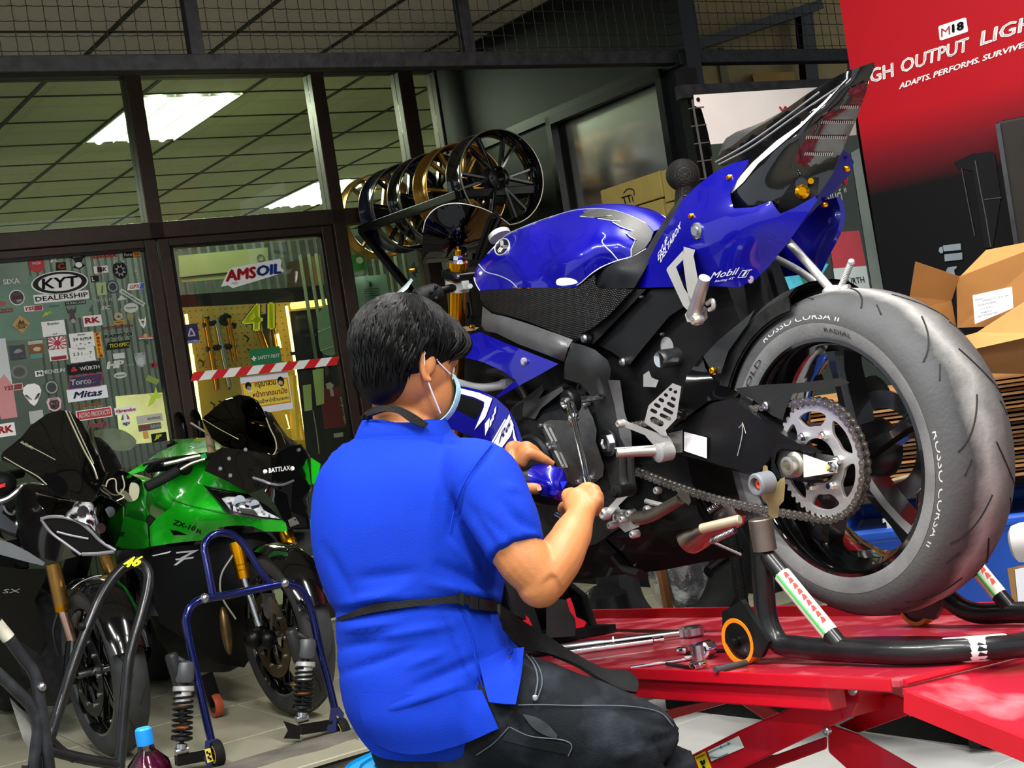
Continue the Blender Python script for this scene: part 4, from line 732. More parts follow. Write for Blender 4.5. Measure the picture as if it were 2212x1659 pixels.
bp('black_panel', fl.patch([(45, 395), (190, 432), (255, 460), (250, 510), (200, 570), (45, 490)], 30, .001, .001), BLK, low)
bp('lettering', join(fl.patch([(270, 682), (268, 600), (300, 560), (297, 620)], 20, .001, .002), *[fl.patch([(x, y), (x + 12, y - 20), (x + 14, y - 62), (x + 2, y - 42)], 20, .001, .002) for x, y in ((300, 625), (316, 590), (330, 545))]), WHITE, low)
bp('number_field', fl.patch([(330, 745), (420, 560), (430, 535), (460, 610), (440, 680), (365, 780)], 24, .001, .002), WHITE, low); bp('number_field', join(fl.patch([(300, 742), (400, 570), (408, 572), (310, 748)], 30, .001, .002), fl.patch([(315, 748), (412, 572), (419, 575), (324, 752)], 30, .001, .002)), WHITE, low)
bp('lettering', fl.text('R6', (358, 735), (432, 625), (372, 662), .0035, .2, .02), M('navy_print', '14105a', .4), low)
bp('radiator', Skin(BK, zM, .05).patch([(20, -120), (600, -120), (800, 60), (790, 210), (700, 430), (420, 520), (330, 440), (20, 360)], 200, .03), M('radiator_black', '0a0a0b', .7, var=.3, vs=40))
# inside of the far lower fairing
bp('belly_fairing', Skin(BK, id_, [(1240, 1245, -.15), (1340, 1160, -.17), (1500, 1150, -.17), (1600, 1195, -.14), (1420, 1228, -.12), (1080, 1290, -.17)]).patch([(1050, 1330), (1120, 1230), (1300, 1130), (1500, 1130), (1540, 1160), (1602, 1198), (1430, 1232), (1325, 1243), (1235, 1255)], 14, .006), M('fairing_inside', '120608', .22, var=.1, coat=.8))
bp('fairing_edge', tube(zp(zU, [(1560, -20), (1800, 85), (2020, 182)], -.13), .003, 6), SILV); bp('drain_hose', tube(zp(zU, [(620, 40), (780, 210), (880, 310), (970, 355)], -.05), [.006, .01, .006, .005], 8), DKMET)
bp('sump', Skin(BK, zM, [(700, 1250, .06), (1100, 1200, .06), (1450, 1250, .04), (1200, 1430, .0)]).patch([(560, 1230), (700, 1200), (1000, 1250), (1230, 1250), (1480, 1200), (1560, 1280), (1400, 1340), (1260, 1440), (1150, 1360), (900, 1330), (640, 1320)], 50, .12), M('sump_grey', '2a2b2b', .5, .3, var=.3, vs=20))
# fork, clamp, bars
fk0, fk1 = BK.p(*zF(785, 560), .105), BK.p(*zF(775, 1150), .105); ax = (fk0 - fk1).normalized(); FKL = fk1 - ax * .52
def fk(w, par=None):
    sh = BK.n * (w - .105); o = fk1 + sh
    g = bp('fork_leg', join(lathe([(.0225, -.30), (.0225, (fk0 - fk1).length + .07)], o, ax, 24)), GOLD); h = (fk0 - fk1).length
    bp('fork_slider', lathe([(.02, -.5), (.02, -.3)], o, ax, 20), CHROME, g); bp('axle_clamp', lathe([(.028, -.56), (.03, -.49), (.022, -.47)], o, ax, 16), BLK, g)
    bp('clip_on_clamp', join(lathe([(.023, 0), (.0315, 0), (.0315, .026), (.023, .026)], o + ax * (h + .004), ax, 20), bar(o + ax * (h + .013), o + ax * (h + .013) - BK.u * .045, .02, .022)), ALU, g)
    bp('top_clamp', lathe([(.023, 0), (.03, 0), (.03, .018), (.023, .018)], o + ax * (h + .04), ax, 20), BLK, g)
    bp('fork_cap', join(mi(lathe([(.0275, .0), (.0275, .014), (.024, .015)], o + ax * (h + .066), ax, 24), 0), mi(lathe([(.027, .014), (.024, .02), (.016, .021)], o + ax * (h + .066), ax, 24), 1), mi(lathe([(.0135, .02), (.0125, .031), (.0115, .032)], o + ax * (h + .066), ax, 6), 1), mi(lathe([(.0085, .03), (.0085, .045), (.003, .047), (.003, .054), (0, .054)], o + ax * (h + .066), ax, 12), 0)), [GOLD, CHROME], g)
fk(.105); fk(-.105)
hq = fk1 + ax * (fk0 - fk1).length
bp('triple_clamp', join(bar(hq + BK.n * .03 + ax * .045, hq - BK.n * .24 + ax * .045, .07, .022, ax), bar(fk1 - ax * .02 + BK.n * .03, fk1 - ax * .02 - BK.n * .24, .07, .03, ax)), BLK, bevel=.004); bp('stem_nut', lathe([(.018, 0), (.018, .012), (0, .012)], hq - BK.n * .105 + ax * .056 - BK.u * .01, ax, 6), DKMET)
bp('clamp_bolt', lathe([(.0065, 0), (.0065, .008), (0, .008)], BK.p(*zF(968, 480), .105), BK.n - BK.u, 12), CHROME); bp('clamp_bolt', lathe([(.0065, 0), (.0065, .008), (0, .008)], BK.p(*zF(800, 345), .135), BK.n, 12), CHROME)
for sd in (1, -1):
    sh = Vector() if sd > 0 else -BK.n * .21
    def hb_(u, w, z): return hq + BK.n * w * sd + BK.u * u + UP * z + sh
    bp('handlebar', tube([hb_(-.02, .02, .012), hb_(-.035, .1, .0), hb_(-.08, .3, -.03)], .011, 12), BLK)
    bp('grip', tube([hb_(-.052, .165, -.012), hb_(-.07, .25, -.022), hb_(-.08, .29, -.028)], [.0165, .016, .0155], 14, n=12), RUB)
    bp('switch_box', join(tube([hb_(-.036, .075, 0), hb_(-.038, .09, -.001), hb_(-.048, .14, -.008), hb_(-.051, .155, -.01)], [.02, .028, .028, .02], 14, n=14), *[ball(hb_(-.05 + dx, .1 + dw, -.004 + dz), .0055) for dx, dw, dz in ((-.02, 0, .018), (-.028, .02, .006), (-.027, .01, -.012), (-.02, .03, -.02))]), BLKM)
    bp('lever', tube([hb_(.01, .09, .0), hb_(.02, .14, -.01), hb_(.0, .3, -.03)], .006, 8), DKMET)
bp('fairing_deck', join(Skin(BK, zF, .14).patch([(740, 1050), (900, 1010), (1075, 1030), (1010, 1070), (770, 1095)], th=.01)), M('deck_tan', '8c7a5c', .5, .3)); bp('gold_bolt', Skin(BK, zF, .145).disc(985, 1015, .005, .008), GOLD)
bp('cable', join(tube(zp(zF, [(920, 700), (940, 820), (920, 900)], .06), .004, 6), tube(zp(zR, [(1300, 1440), (1380, 1200), (1480, 960), (1530, 950)], 0), .008, 8), tube(zp(zR, [(1340, 1440), (1450, 1200), (1560, 960)], .0), .004, 6)), BLK)
# front cowl and screen
bp('cowl_edge', join(Skin(BK, zF, [(-300, 900, .2), (0, 560, .21), (170, 375, .2), (-400, 800, .1)]).patch([(-480, 980), (-350, 830), (-160, 660), (0, 545), (110, 440), (170, 372), (200, 400), (120, 520), (0, 600), (-200, 800), (-380, 1000)], 40, .005)), BLUE)
WS = Plane(bl(1.28, 0, 0), D1, -D2)
ws_ = Skin(WS, zR, [(690, 1100, -.02), (980, 830, .02), (1300, 860, .03), (1660, 1060, -.05), (1100, 1300, .0), (700, 1500, -.12), (1300, 1500, -.12)])
bp('windscreen', ws_.patch([(690, 1500), (690, 1150), (720, 1020), (790, 920), (880, 860), (980, 832), (1100, 826), (1220, 845), (1350, 880), (1480, 940), (1580, 1000), (1660, 1062), (1500, 1200), (1300, 1450)], 60, .003), clear('smoke_screen', '15171a', .35)); bp('screen_edge', ws_.line([(690, 1150), (720, 1020), (790, 920), (880, 860), (980, 832), (1100, 826), (1220, 845), (1350, 880), (1480, 940), (1580, 1000), (1660, 1062)], .0014), M('edge_pale', '9a9c96', .3))
bp('mirror_bracket', join(Skin(BK, zF, .1).patch([(150, 260), (215, 150), (235, 230), (290, 200), (260, 280), (280, 310), (230, 300), (250, 380), (200, 330)], th=.02)), BLKM); bp('gold_bolt', Skin(BK, zF, .11).disc(188, 268, .005, .012), GOLD)
# front wheel, held in a chock
fzr = -.148
fw = 1.385
bp('front_tyre', rot_prof(BK, fw, BZ + fzr, [(.22, -.05), (.25, -.06), (.275, -.055), (.29, -.035), (.297, 0), (.29, .035), (.275, .055), (.25, .06), (.22, .05)], 64, closed=True), TYD); bp('front_rim', join(rot_prof(BK, fw, BZ + fzr, [(.222, .05), (.2, .03), (.2, -.03), (.222, -.05)], 64), *[bar(bl(fw + .02 * math.cos(R(a)), 0, fzr + .02 * math.sin(R(a))), bl(fw + .205 * math.cos(R(a)), 0, fzr + .205 * math.sin(R(a))), .03, .03, BK.n) for a in range(0, 360, 72)]), GLB)
# ------------------------------------------------------------------ red scissor lift
zP = zz(1460, 1400, 2.9415)
RED = M('lift_red', 'bd081f', .38, var=.12, vs=5, coat=.25, bump=.05, bs=120); DECK = M('lift_deck', 'b0142e', .42, var=.25, vs=9, h2='e08088', lo=.5, hi=.8, stretch=(1, 1, 1), coat=.15)
def T(u, w): return -.3715 - .061 * u + .065 * w
def tbl(u, w, h=0): return bl(u, w, T(u, w) + h)
TN = (tbl(1, 0) - tbl(0, 0)).cross(tbl(0, 1) - tbl(0, 0)).normalized(); TN = TN if TN.z > 0 else -TN
def onT(px, py, h=0):
    r = ray(px, py); o = tbl(0, 0) + TN * h; return CAM + r * ((o - CAM).dot(TN) / r.dot(TN))
lift = thing('motorcycle_lift', 'red steel scissor lift table carrying the blue motorcycle', 'lift', bl(.5, 0, -BZ))
def lp(n, g, m=RED, **k): return obj(n, g, m, k.pop('par', None) or lift, **k)
q = [tbl(-.36, .36), tbl(1.75, .36), tbl(1.75, -.36), tbl(-.36, -.36)]
deck = lp('deck', prism(q, -TN * .012), DECK, smooth=0, bevel=.002)
lp('rear_lip', bar(tbl(-.36, -.355, .006), tbl(1.75, -.355, .006), .008, .04, TN), bevel=.002, smooth=0)
lp('front_flange', bar(tbl(-.345, .362, -.008), tbl(1.75, .362, -.008), .006, .022, TN), bevel=.002, smooth=0)
lp('deck_beam', bar(tbl(-.19, .335, -.038), tbl(1.75, .335, -.038), .04, .042, TN), smooth=0, bevel=.003); lp('deck_beam', bar(tbl(-.19, -.30, -.038), tbl(1.75, -.30, -.038), .04, .042, TN), smooth=0)
lp('cross_beam', bar(tbl(-.13, -.3, -.05), tbl(-.13, .3, -.05), .05, .07, TN), smooth=0)
def rmp(u, w, h=0): return bl(u, w, T(-.36, w) - .012 + (u + .36) * .22 + h)
ramp = lp('ramp', prism([rmp(-.365, .36), rmp(-1.15, .36), rmp(-1.15, -.36), rmp(-.365, -.36)], (0, 0, -.01)), DECK, smooth=0)
lp('ramp_side', bar(rmp(-.37, .362, -.018), rmp(-1.15, .362, -.018), .008, .036), par=ramp, smooth=0); lp('hinge', cyl(tbl(-.362, -.35, -.006), tbl(-.362, .35, -.006), .006, 10), par=ramp)
def arm(px, w, th=.05, name='scissor_arm', off=0): return lp(name, Skin(BK, zP, w).patch(px, 2000, th=th), bevel=.004, smooth=0)
arm([(60, 700), (390, 530), (810, 340), (1160, 260), (1160, 350), (1128, 430), (960, 510), (430, 762), (-60, 990), (-60, 770)], .30, .05)
lp('label_sticker', Skin(BK, zP, .302).patch([(118, 690), (185, 655), (228, 762), (228, 800), (160, 800)], 2000, .001), M('warning_yellow', 'f2dc1a', .5, var=.05), label='yellow warning sticker'); sk_ = Skin(BK, zP, .3025)
lp('label_sticker', Skin(BK, zP, .302).patch([(202, 655), (400, 557), (434, 632), (225, 720)], 2000, .001), M('label_white', 'e9f0ea', .5, var=.05), label='white instruction sticker'); lp('print', join(sk_.line([(205, 665), (300, 620), (345, 605)], .0008, .001, sm=False), sk_.line([(212, 690), (225, 715), (330, 668)], .0008, .001, sm=False), sk_.text('I I', (285, 640), (340, 613), (278, 622), .001)), M('teal_print', '2f9aa8', .5))
lp('print', join(*[sk_.patch(p, 2000, 0, .001) for p in ([(150, 720), (165, 712), (178, 738), (165, 745)], [(172, 712), (182, 706), (188, 730), (176, 736)], [(165, 755), (178, 745), (195, 770), (182, 778)])], sk_.text('WARNING', (128, 708), (188, 680), (124, 696), .001, 0, .03)), BLK)
arm([(965, 480), (1160, 545), (1560, 775), (1560, 900), (1180, 850), (970, 660)], .24, .05); arm([(1160, 540), (1030, 490), (1130, 440), (1170, 350), (1380, 290), (1490, 330), (1490, 420)], .2, .05)
arm([(-300, 480), (0, 378), (340, 310), (400, 330), (0, 445), (-300, 560)], -.24, .05); arm([(370, 325), (560, 360), (660, 410), (560, 455)], -.24, .05); arm([(400, 762), (960, 560), (960, 640), (760, 715), (500, 800)], .22, .06)
lp('end_plate', Skin(BK, zP, .3).patch([(1040, 245), (1160, 265), (1165, 350), (1040, 345)], 2000, .2), smooth=0)
lp('side_bracket', join(Skin(BK, zP, .335).patch([(1470, 325), (1500, 330), (1520, 430), (1480, 435)], 2000, .02), Skin(BK, zP, .335).patch([(1530, 350), (1655, 385), (1655, 470), (1635, 480), (1540, 450)], 2000, .008), Skin(BK, zP, .335).patch([(1650, 395), (1700, 440), (1740, 420), (1755, 430), (1700, 468), (1655, 440)], 2000, .015)), smooth=0)
lp('bolt', Skin(BK, zP, .302).disc(962, 525, .008, .006), STEEL); lp('bolt', lathe([(.008, 0), (.008, .006), (0, .006)], Skin(BK, zP, .32).p(1130, 268), BK.n, 12), STEEL)
lp('base_frame', join(bar(bl(-.5, .3, -BZ + .03), bl(1.6, .3, -BZ + .03), .06, .06), bar(bl(-.5, -.3, -BZ + .03), bl(1.6, -.3, -BZ + .03), .06, .06), bar(bl(-.5, -.3, -BZ + .03), bl(-.5, .3, -BZ + .03), .06, .06), bar(bl(1.6, -.3, -BZ + .03), bl(1.6, .3, -BZ + .03), .06, .06)), smooth=0)
# front-wheel chock with red clamp flaps
vise = thing('wheel_chock', 'black front wheel chock with red flaps on the red lift deck', 'wheel chock', tbl(1.3, .0))
for sd in (1, -1): obj('cheek', prism([tbl(1.12, .075 * sd, .0), tbl(1.5, .075 * sd, .0), tbl(1.47, .075 * sd, .14), tbl(1.3, .075 * sd, .18), tbl(1.15, .075 * sd, .1)], BK.n * .02 * sd), BLKM, vise, smooth=0)
fv = Skin(BK, zU, .14)
obj('flap', fv.patch([(210, 645), (250, 630), (285, 720), (312, 830), (400, 870), (418, 890), (395, 935), (310, 950), (300, 850), (240, 760)], 2000, .01), RED, vise, smooth=0)
obj('flap', Skin(BK, id_, .14).patch([(1118, 1352), (1125, 1320), (1142, 1335), (1150, 1352)], 2000, .01), RED, vise, smooth=0); obj('base', bar(tbl(1.05, 0, .012), tbl(1.6, 0, .012), .2, .02, TN), BLKM, vise, smooth=0)
obj('pad', Skin(BK, zU, .125).patch([(0, 720), (120, 640), (220, 655), (280, 760), (310, 870), (300, 1030), (0, 1050)], 60, .05), TYD, vise)
# ------------------------------------------------------------------ paddock stand under the rear wheel
STB = M('stand_black', '18191a', .33, .2, var=.4, vs=18, coat=.2); ORG_ = M('orange_wheel', 'f08a12', .4, var=.08); BRASS = M('zinc_yellow', 'cdbb82', .35, .8, var=.2, vs=20)
ps = thing('paddock_stand', 'black tube paddock stand with orange wheels lifting the rear wheel', 'stand', tbl(-.1, 0))
c0 = .025
def sp_(u, w, z): return bl(u, w, z)
zk = T(-.4, 0) + .022
for sd in (1, -1):
    W_ = lambda w: c0 + sd * (w - c0)
    L = [sp_(.035, W_(.25), -.10), sp_(.05, W_(.25), -.2), sp_(.055, W_(.25), -.285), sp_(.035, W_(.25), -.318), sp_(-.02, W_(.25), T(-.02, W_(.25)) + .031), sp_(-.15, W_(.25), T(-.15, W_(.25)) + .026), sp_(-.29, W_(.24), T(-.29, W_(.24)) + .023), sp_(-.37, W_(.19), T(-.37, W_(.19)) + .022), sp_(-.40, W_(.10), zk), sp_(-.405, c0, zk)]
    f = obj('side_tube', tube(L, .0205, 14, n=60), STB, ps)
    br = [sp_(.045, W_(.25), -.14), sp_(-.13, W_(.25), T(-.13, W_(.25)) + .03)]
    obj('brace', tube(br, .0155, 14), STB, ps); d = br[1] - br[0]
    st_ = obj('brace_sticker', mi(tube([br[0] + d * .28, br[0] + d * .86], .0162, 14, caps=False), 0), M('sticker_white', 'd9e0cc', .5, var=.12, vs=60), ps, label='worn white, red and green sticker on the brace')
    xb, yb = frames([br[0], br[1]])[0]; sgn = Vector((.25, -1, 0)) - d.normalized() * Vector((.25, -1, 0)).dot(d.normalized()); sgn.normalize(); tb_ = d.normalized().cross(sgn)
    obj('sticker_print', join(mi(join(*[prism([br[0] + d * (.30 + .055 * i) + (sgn * math.cos(a) + tb_ * math.sin(a)) * .0168 for i_, a in ((0, .1), (0, .1))] + [br[0] + d * (.30 + .055 * i + k) + (sgn * math.cos(a) + tb_ * math.sin(a)) * .0168 for k, a in ((.05, .35), (.045, -.25), (.01, -.2))], sgn * .0004) for i in range(9)]), 0), mi(tube([br[0] + d * t + (sgn * math.cos(.9) + tb_ * math.sin(.9)) * .0165 for t in (.28, .86)], .0025, 6), 1)), [M('print_red', 'd2261c', .5), M('print_green', '3aa345', .5)], st_, kind='stuff')
    w0 = sp_(.118, W_(.262), T(.118, W_(.262)) + .046)
    obj('wheel', join(mi(rot_prof(Plane(w0, BK.u, BK.n), 0, w0.z, [(.036, -.016), (.044, -.017), (.046, -.012), (.046, .012), (.044, .017), (.036, .016)], 28, closed=True), 0), mi(lathe([(.037, -.014), (.037, .012), (.01, .014), (.01, .02), (0, .02)], w0, BK.n, 20), 1)), [ORG_, DKMET], ps)
    obj('wheel_bracket', join(Skin(Plane(w0, BK.u, BK.n), id_, 0).patch([(0, 0)] * 3, 1) if False else prism([sp_(u, W_(.278 if sd > 0 else .24), T(.1, W_(.26)) + z) for u, z in ((.16, .045), (.15, .10), (.09, .125), (.03, .05), (.06, .018), (.12, .02))], BK.n * -.012), lathe([(.009, 0), (.009, .01), (0, .01)], w0 + BK.n * .022, BK.n, 12)), STB, ps, smooth=0)
    obj('collar', lathe([(.0225, -.045), (.0225, .012), (.021, .014), (0, .014)], sp_(.033, W_(.25), -.10), (0, 0, 1), 18), M('bare_steel', '7f736b', .45, .9, var=.25), ps)
    obj('clamp_handle', join(cyl(sp_(.075, W_(.262), -.085), sp_(.16, W_(.29), -.098), .0095, 12, bev=.002)), M('cream_metal', 'cfc0a2', .4, .5, var=.1), ps)
    if sd > 0: obj('sticker', tube([L[-3] * .5 + L[-4] * .5, L[-3], L[-3] * .4 + L[-2] * .6], .0212, 14, n=8, caps=False), M('torn_label', 'e6e6e8', .5, var=.1, h2='c03040', lo=.72, hi=.74, vs=25), ps, label='torn white and red label on the bend')
hk = Skin(BK, zz(1560, 940, 6.91), .235)
obj('lift_hook', hk.patch([(600, 570), (610, 470), (640, 445), (675, 460), (690, 560), (830, 700), (870, 650), (935, 625), (940, 760), (920, 980), (850, 1060), (830, 1230), (740, 1240), (690, 1190), (690, 1060), (590, 920), (590, 800)], 2000, .012), BRASS, ps, smooth=0)
hc = hk.p(690, 700, .0); obj('hook_roller', join(mi(lathe([(.0215, -.002), (.0215, .03), (.0185, .033), (.0135, .033), (.0135, .02), (0, .02)], hc, BK.n, 24), 0), mi(lathe([(.012, .02), (.008, .025), (.003, .025), (.003, .021), (0, .021)], hc, BK.n, 16), 1)), [M('roller_grey', '72767d', .5), M('roller_orange', 'e2562a', .45)], ps)
obj('hook_roller', lathe([(.0215, -.002), (.0215, .03), (0, .03)], sp_(.01, -.185, -.03), -BK.n, 24), M('roller_grey'), ps)
# ------------------------------------------------------------------ tools lying on the deck
def tool(name, label, group=None): return thing(name, label, 'tool', onT(1400, 1400), group)
a, b = onT(1150, 1408, .014), onT(1478, 1366, .014); d = (b - a).normalized(); hN = TN
t = tool('torque_wrench', 'long chrome torque wrench with ratchet head on the red deck'); L = (b - a).length
obj('tube', lathe([(.0105, .06), (.0105, L * .45), (.008, L * .5), (.008, L)], a, d, 16), STEEL, t); obj('grip', lathe([(.012, -.05), (.0125, .02), (.0115, .05), (.0125, .062)], a, d, 14), BLKM, t); obj('ring', lathe([(.0115, L * .53), (.0115, L * .54)], a, d, 14), WHITE, t)
hd = b + d * .02; obj('ratchet_head', join(lathe([(.022, -.012), (.026, -.008), (.026, .008), (.022, .012), (.01, .014), (0, .014)], hd, hN, 24), bar(b - d * .012, b + d * .012, .02, .018, hN)), STEEL, t); obj('socket', lathe([(.0115, -.008), (.0115, -.03), (.0145, -.032), (.0145, -.012)], hd + TN * .0, hN, 6), DKMET, t)
s2 = onT(1510, 1404, .02); t = tool('impact_socket', 'chunky steel adaptor standing on the deck under the ratchet head'); obj('body', lathe([(.018, -.02), (.018, .01), (.014, .012), (.012, .0)], s2, hN, 20), STEEL, t); obj('cup', lathe([(.0, -.024), (.015, -.024), (.017, -.02), (.017, .016), (.012, .018), (.011, .006), (0, .006)], s2 + d * .012, Vector((-.5, -.8, .1)), 22), CHROME, t)
a, b = onT(1190, 1414, .01), onT(1409, 1384, .01); d2_ = (b - a).normalized(); L = (b - a).length; t = tool('breaker_bar', 'plain chrome breaker bar beside the long torque wrench'); obj('shaft', lathe([(.0075, 0), (.0085, .01), (.0085, L), (.004, L + .004), (.004, L + .014), (.007, L + .018), (.007, L + .026), (0, L + .028)], a, d2_, 14), CHROME, t)
def rod(name, lab, p0, p1, r, ends, m1=CHROME, m2=CHROME):
    a, b = onT(*p0, r + .001), onT(*p1, r + .001); t = tool(name, lab); obj('shaft', cyl(a, b, r, 10), m1, t); dd_ = (b - a).normalized()
    for e, rr in ends: obj('socket_end', lathe([(rr * .8, -.01), (rr, -.006), (rr, .008), (rr * .7, .012), (0, .012)], (a if e == 0 else b) + TN * (rr - r), dd_, 12), m2, t)
rod('hex_driver', 'thin chrome rod wrench at the near edge of the deck', (1362, 1442), (1490, 1423), .0032, ((1, .006),)); rod('extension_bar', 'dark extension bar with chrome end caps on the deck', (1474, 1410), (1592, 1404), .0035, ((0, .008), (1, .0075)), DKMET); rod('bit_driver', 'short black driver with bright socket tip near the deck edge', (1440, 1434), (1500, 1443), .0035, ((1, .008),), BLK)
rod('spark_wrench', 'small chrome socket joint beside the short black driver', (1497, 1442), (1515, 1438), .006, ((1, .0075),)); rod('pry_bar', 'flat dark grey handle lying beside the orange stand wheel', (1545, 1447), (1612, 1432), .006, (), M('grey_handle', '3c3f40', .5)); rod('small_socket', 'stubby dark socket lying behind the orange stand wheel', (1586, 1388), (1597, 1394), .007, ((1, .006),), BLK)
# ------------------------------------------------------------------ right-hand side: banners, cartons, bin
RB = Plane(at(1850, 300, 5.2), (.688, -.725, 0), (-.725, -.688, 0)); zb = zz(1780, 0, 5.12); zb2 = zz(1780, 260, 4.609)
m = M('banner_print', 'c2151f', .6, var=.05, spec=.15); nt_ = m.node_tree; b_ = nt_.nodes['Principled BSDF']; tc_ = nt_.nodes.new('ShaderNodeTexCoord'); sx = nt_.nodes.new('ShaderNodeSeparateXYZ'); nt_.links.new(tc_.outputs['Object'], sx.inputs[0]); mr = nt_.nodes.new('ShaderNodeMapRange'); zt = RB.p(1860, 330).z; mr.inputs[1].default_value = zt - .16 - 0; mr.inputs[2].default_value = zt + .10; nt_.links.new(sx.outputs[2], mr.inputs[0])
r2_ = nt_.nodes.new('ShaderNodeValToRGB'); nt_.links.new(mr.outputs[0], r2_.inputs[0]); r2_.color_ramp.elements[0].color = (.003, .003, .0035, 1); r2_.color_ramp.elements[1].color = (*lin3('960c17'), 1); e_ = r2_.color_ramp.elements.new(.45); e_.color = (*lin3('5a0e18'), 1); nt_.links.new(r2_.outputs[0], b_.inputs['Base Color'])
u0 = RB.uz(1855, 270)[0]
ban = thing('red_banner', 'huge red printed banner with white lettering behind the cartons', 'banner', (0, 0, 0))
obj('print_sheet', pbox(Plane((RB.o.x, RB.o.y, 0), RB.u, RB.n), u0, u0 + 3, -.01, 0, .2, 3.4), m, ban, smooth=0)
rbs = Skin(RB, zb, 0)
def rbt(n, body, P0, Px, Py, mm, **k): obj(n, rbs.text(body, P0, Px, Py, .003, **k), mm, ban, smooth=0)
rbt('lettering', 'HIGH', (330, 975), (785, 845), (310, 820), WHITE, bold=.03, shear=.1); rbt('lettering', 'OUTPUT', (850, 815), (1610, 560), (845, 660), WHITE, bold=.03, shear=.1); rbt('lettering', 'LIGHTING', (1725, 510), (3000, 90), (1725, 350), WHITE, bold=.03, shear=.1)
for s, x0, y0, x1, y1 in (('ADAPTS.', 830, 988, 1180, 872), ('PERFORMS.', 1208, 862, 1722, 690), ('SURVIVES.', 1750, 680, 2290, 500)): rbt('lettering', s, (x0, y0), (x1, y1), (x0, y0 - 65), WHITE, bold=.035, shear=.15)
obj('emblem', rbs.patch([(1265, 300), (1280, 285), (1555, 195), (1572, 200), (1592, 335), (1585, 352), (1300, 445), (1280, 440)], 2000, .002, .002), WHITE, ban, smooth=0)
rbt('lettering', 'M', (1300, 410), (1408, 374), (1288, 320), M('logo_red', '8c1a22', .5), bold=0, shear=.1); rbt('lettering', '18', (1420, 365), (1560, 320), (1405, 275), BLK, bold=.05, shear=.1)
for o_ in [x for x in ban.children if x.name.startswith('lettering')][-2:]: o_.location += RB.n * .003
rb2 = Skin(RB, zb2, .004)
obj('printed_tool', join(rb2.patch([(1290, 420), (1480, 330), (1660, 310), (1700, 330), (1760, 760), (1680, 1270), (1600, 1270), (1480, 500), (1340, 480)], 2000, .001)), M('print_dark', '0a0809', .45), ban, smooth=0)
obj('printed_tool', join(rb2.line([(1505, 400), (1560, 700), (1620, 1000), (1660, 1260)], .003, sm=False), rb2.line([(1600, 790), (1770, 770)], .0025, sm=False), rb2.line([(1370, 480), (1440, 850), (1500, 1150)], .002, sm=False)), M('print_grey', '2c2c2c', .5), ban)
obj('printed_tool', join(rb2.patch([(1185, 1245), (1360, 1225), (1365, 1290), (1190, 1305)], 2000, .001, .002), rb2.patch([(1140, 1300), (1150, 1265), (1180, 1255), (1185, 1320), (1160, 1325)], 2000, .001, .002), rb2.patch([(1198, 1335), (1375, 1315), (1378, 1385), (1202, 1405)], 2000, .001, .002), rb2.patch([(1215, 1500), (1230, 1465), (1320, 1450), (1320, 1470), (1295, 1490), (1310, 1560), (1240, 1545)], 2000, .001, .002)), M('print_pale', '6d7a80', .5), ban, smooth=0)
cb = thing('black_cabinet', 'tall black cabinet edge in front of the red banner, above the open carton', 'cabinet', at(2200, 560, 4.7)); CX_ = (Vector((.938, -.347, 0)), Vector((-.347, -.938, 0))); PC = Plane(at(2170, 400, 4.7), *CX_); uu, zt_ = PC.uz(2152, 262)
PC0 = Plane((PC.o.x, PC.o.y, 0), *CX_)
obj('body', pbox(PC0, uu, uu + .6, -.5, 0, .3, zt_), M('cabinet_black', '17140f', .55, var=.2), cb, smooth=0, bevel=.01); obj('edge_trim', pbox(PC0, uu - .004, uu + .01, -.01, .01, .35, zt_ - .01), DKMET, cb, smooth=0)
# grey roll-up poster with the white header
PW = Plane(at(1600, 300, 5.55), D1, -D2)
pst = thing('wall_poster', 'hanging vinyl poster with white header and Thai lettering behind the tail', 'poster', (0, 0, 0)); pw = Skin(PW, id_, 0)
obj('header', pw.patch([(1498, 205), (1740, 190), (1846, 184), (1850, 292), (1600, 306), (1535, 312), (1528, 280), (1515, 235), (1500, 228)], 20, .003), M('vinyl_white', 'ddd3cc', .6, var=.06, vs=4), pst); obj('grommet', pw.disc(1508, 215, .008, .003, 14, .002), DKMET, pst)
obj('sheet', pw.patch([(1535, 312), (1600, 306), (1850, 292), (1905, 625), (1960, 1000), (1640, 1030), (1580, 600)], 30, .003), M('vinyl_green', '2a3329', .4, var=.35, vs=2.5), pst)
obj('edge_band', pw.patch([(1838, 330), (1856, 320), (1908, 625), (1885, 630)], 30, .002, .002), M('vinyl_grey', '848f84', .45, var=.2, vs=4), pst)
obj('red_field', pw.patch([(1790, 503), (1856, 498), (1871, 574), (1800, 580)], 30, .001, .002), M('poster_red', 'c23a45', .5, var=.1), pst, smooth=0); obj('white_field', pw.patch([(1800, 580), (1871, 574), (1882, 640), (1808, 645)], 30, .001, .002), M('poster_white', 'd3ded9', .5, var=.05), pst, smooth=0)
obj('lettering', pw.text('WÜRTH', (1818, 617), (1868, 610), (1815, 601), .005, 0, .01), M('poster_black', '1d2622', .5), pst, smooth=0); obj('lettering', pw.text('W', (1684, 244), (1712, 242), (1682, 230), .005, 0, .04), M('poster_red'), pst, smooth=0); obj('lettering', pw.text('ยนต์ "', (1790, 440), (1832, 430), (1785, 415), .004, 0, .01), WHITE, pst, smooth=0); obj('lettering', pw.text('พ', (1810, 402), (1834, 398), (1808, 384), .004, 0, .02), M('poster_red2', 'd6333b', .5), pst, smooth=0)
obj('printed_case', join(mi(pw.patch([(1640, 600), (1700, 560), (1790, 570), (1760, 620), (1600, 690), (1605, 640)], 30, .001, .002), 0), mi(pw.patch([(1720, 580), (1770, 568), (1778, 612), (1740, 620)], 30, .001, .004), 1)), [M('case_cyan', '4fb9cf', .5, var=.3, vs=20), M('case_green', '2b6e52', .5)], pst, smooth=0)
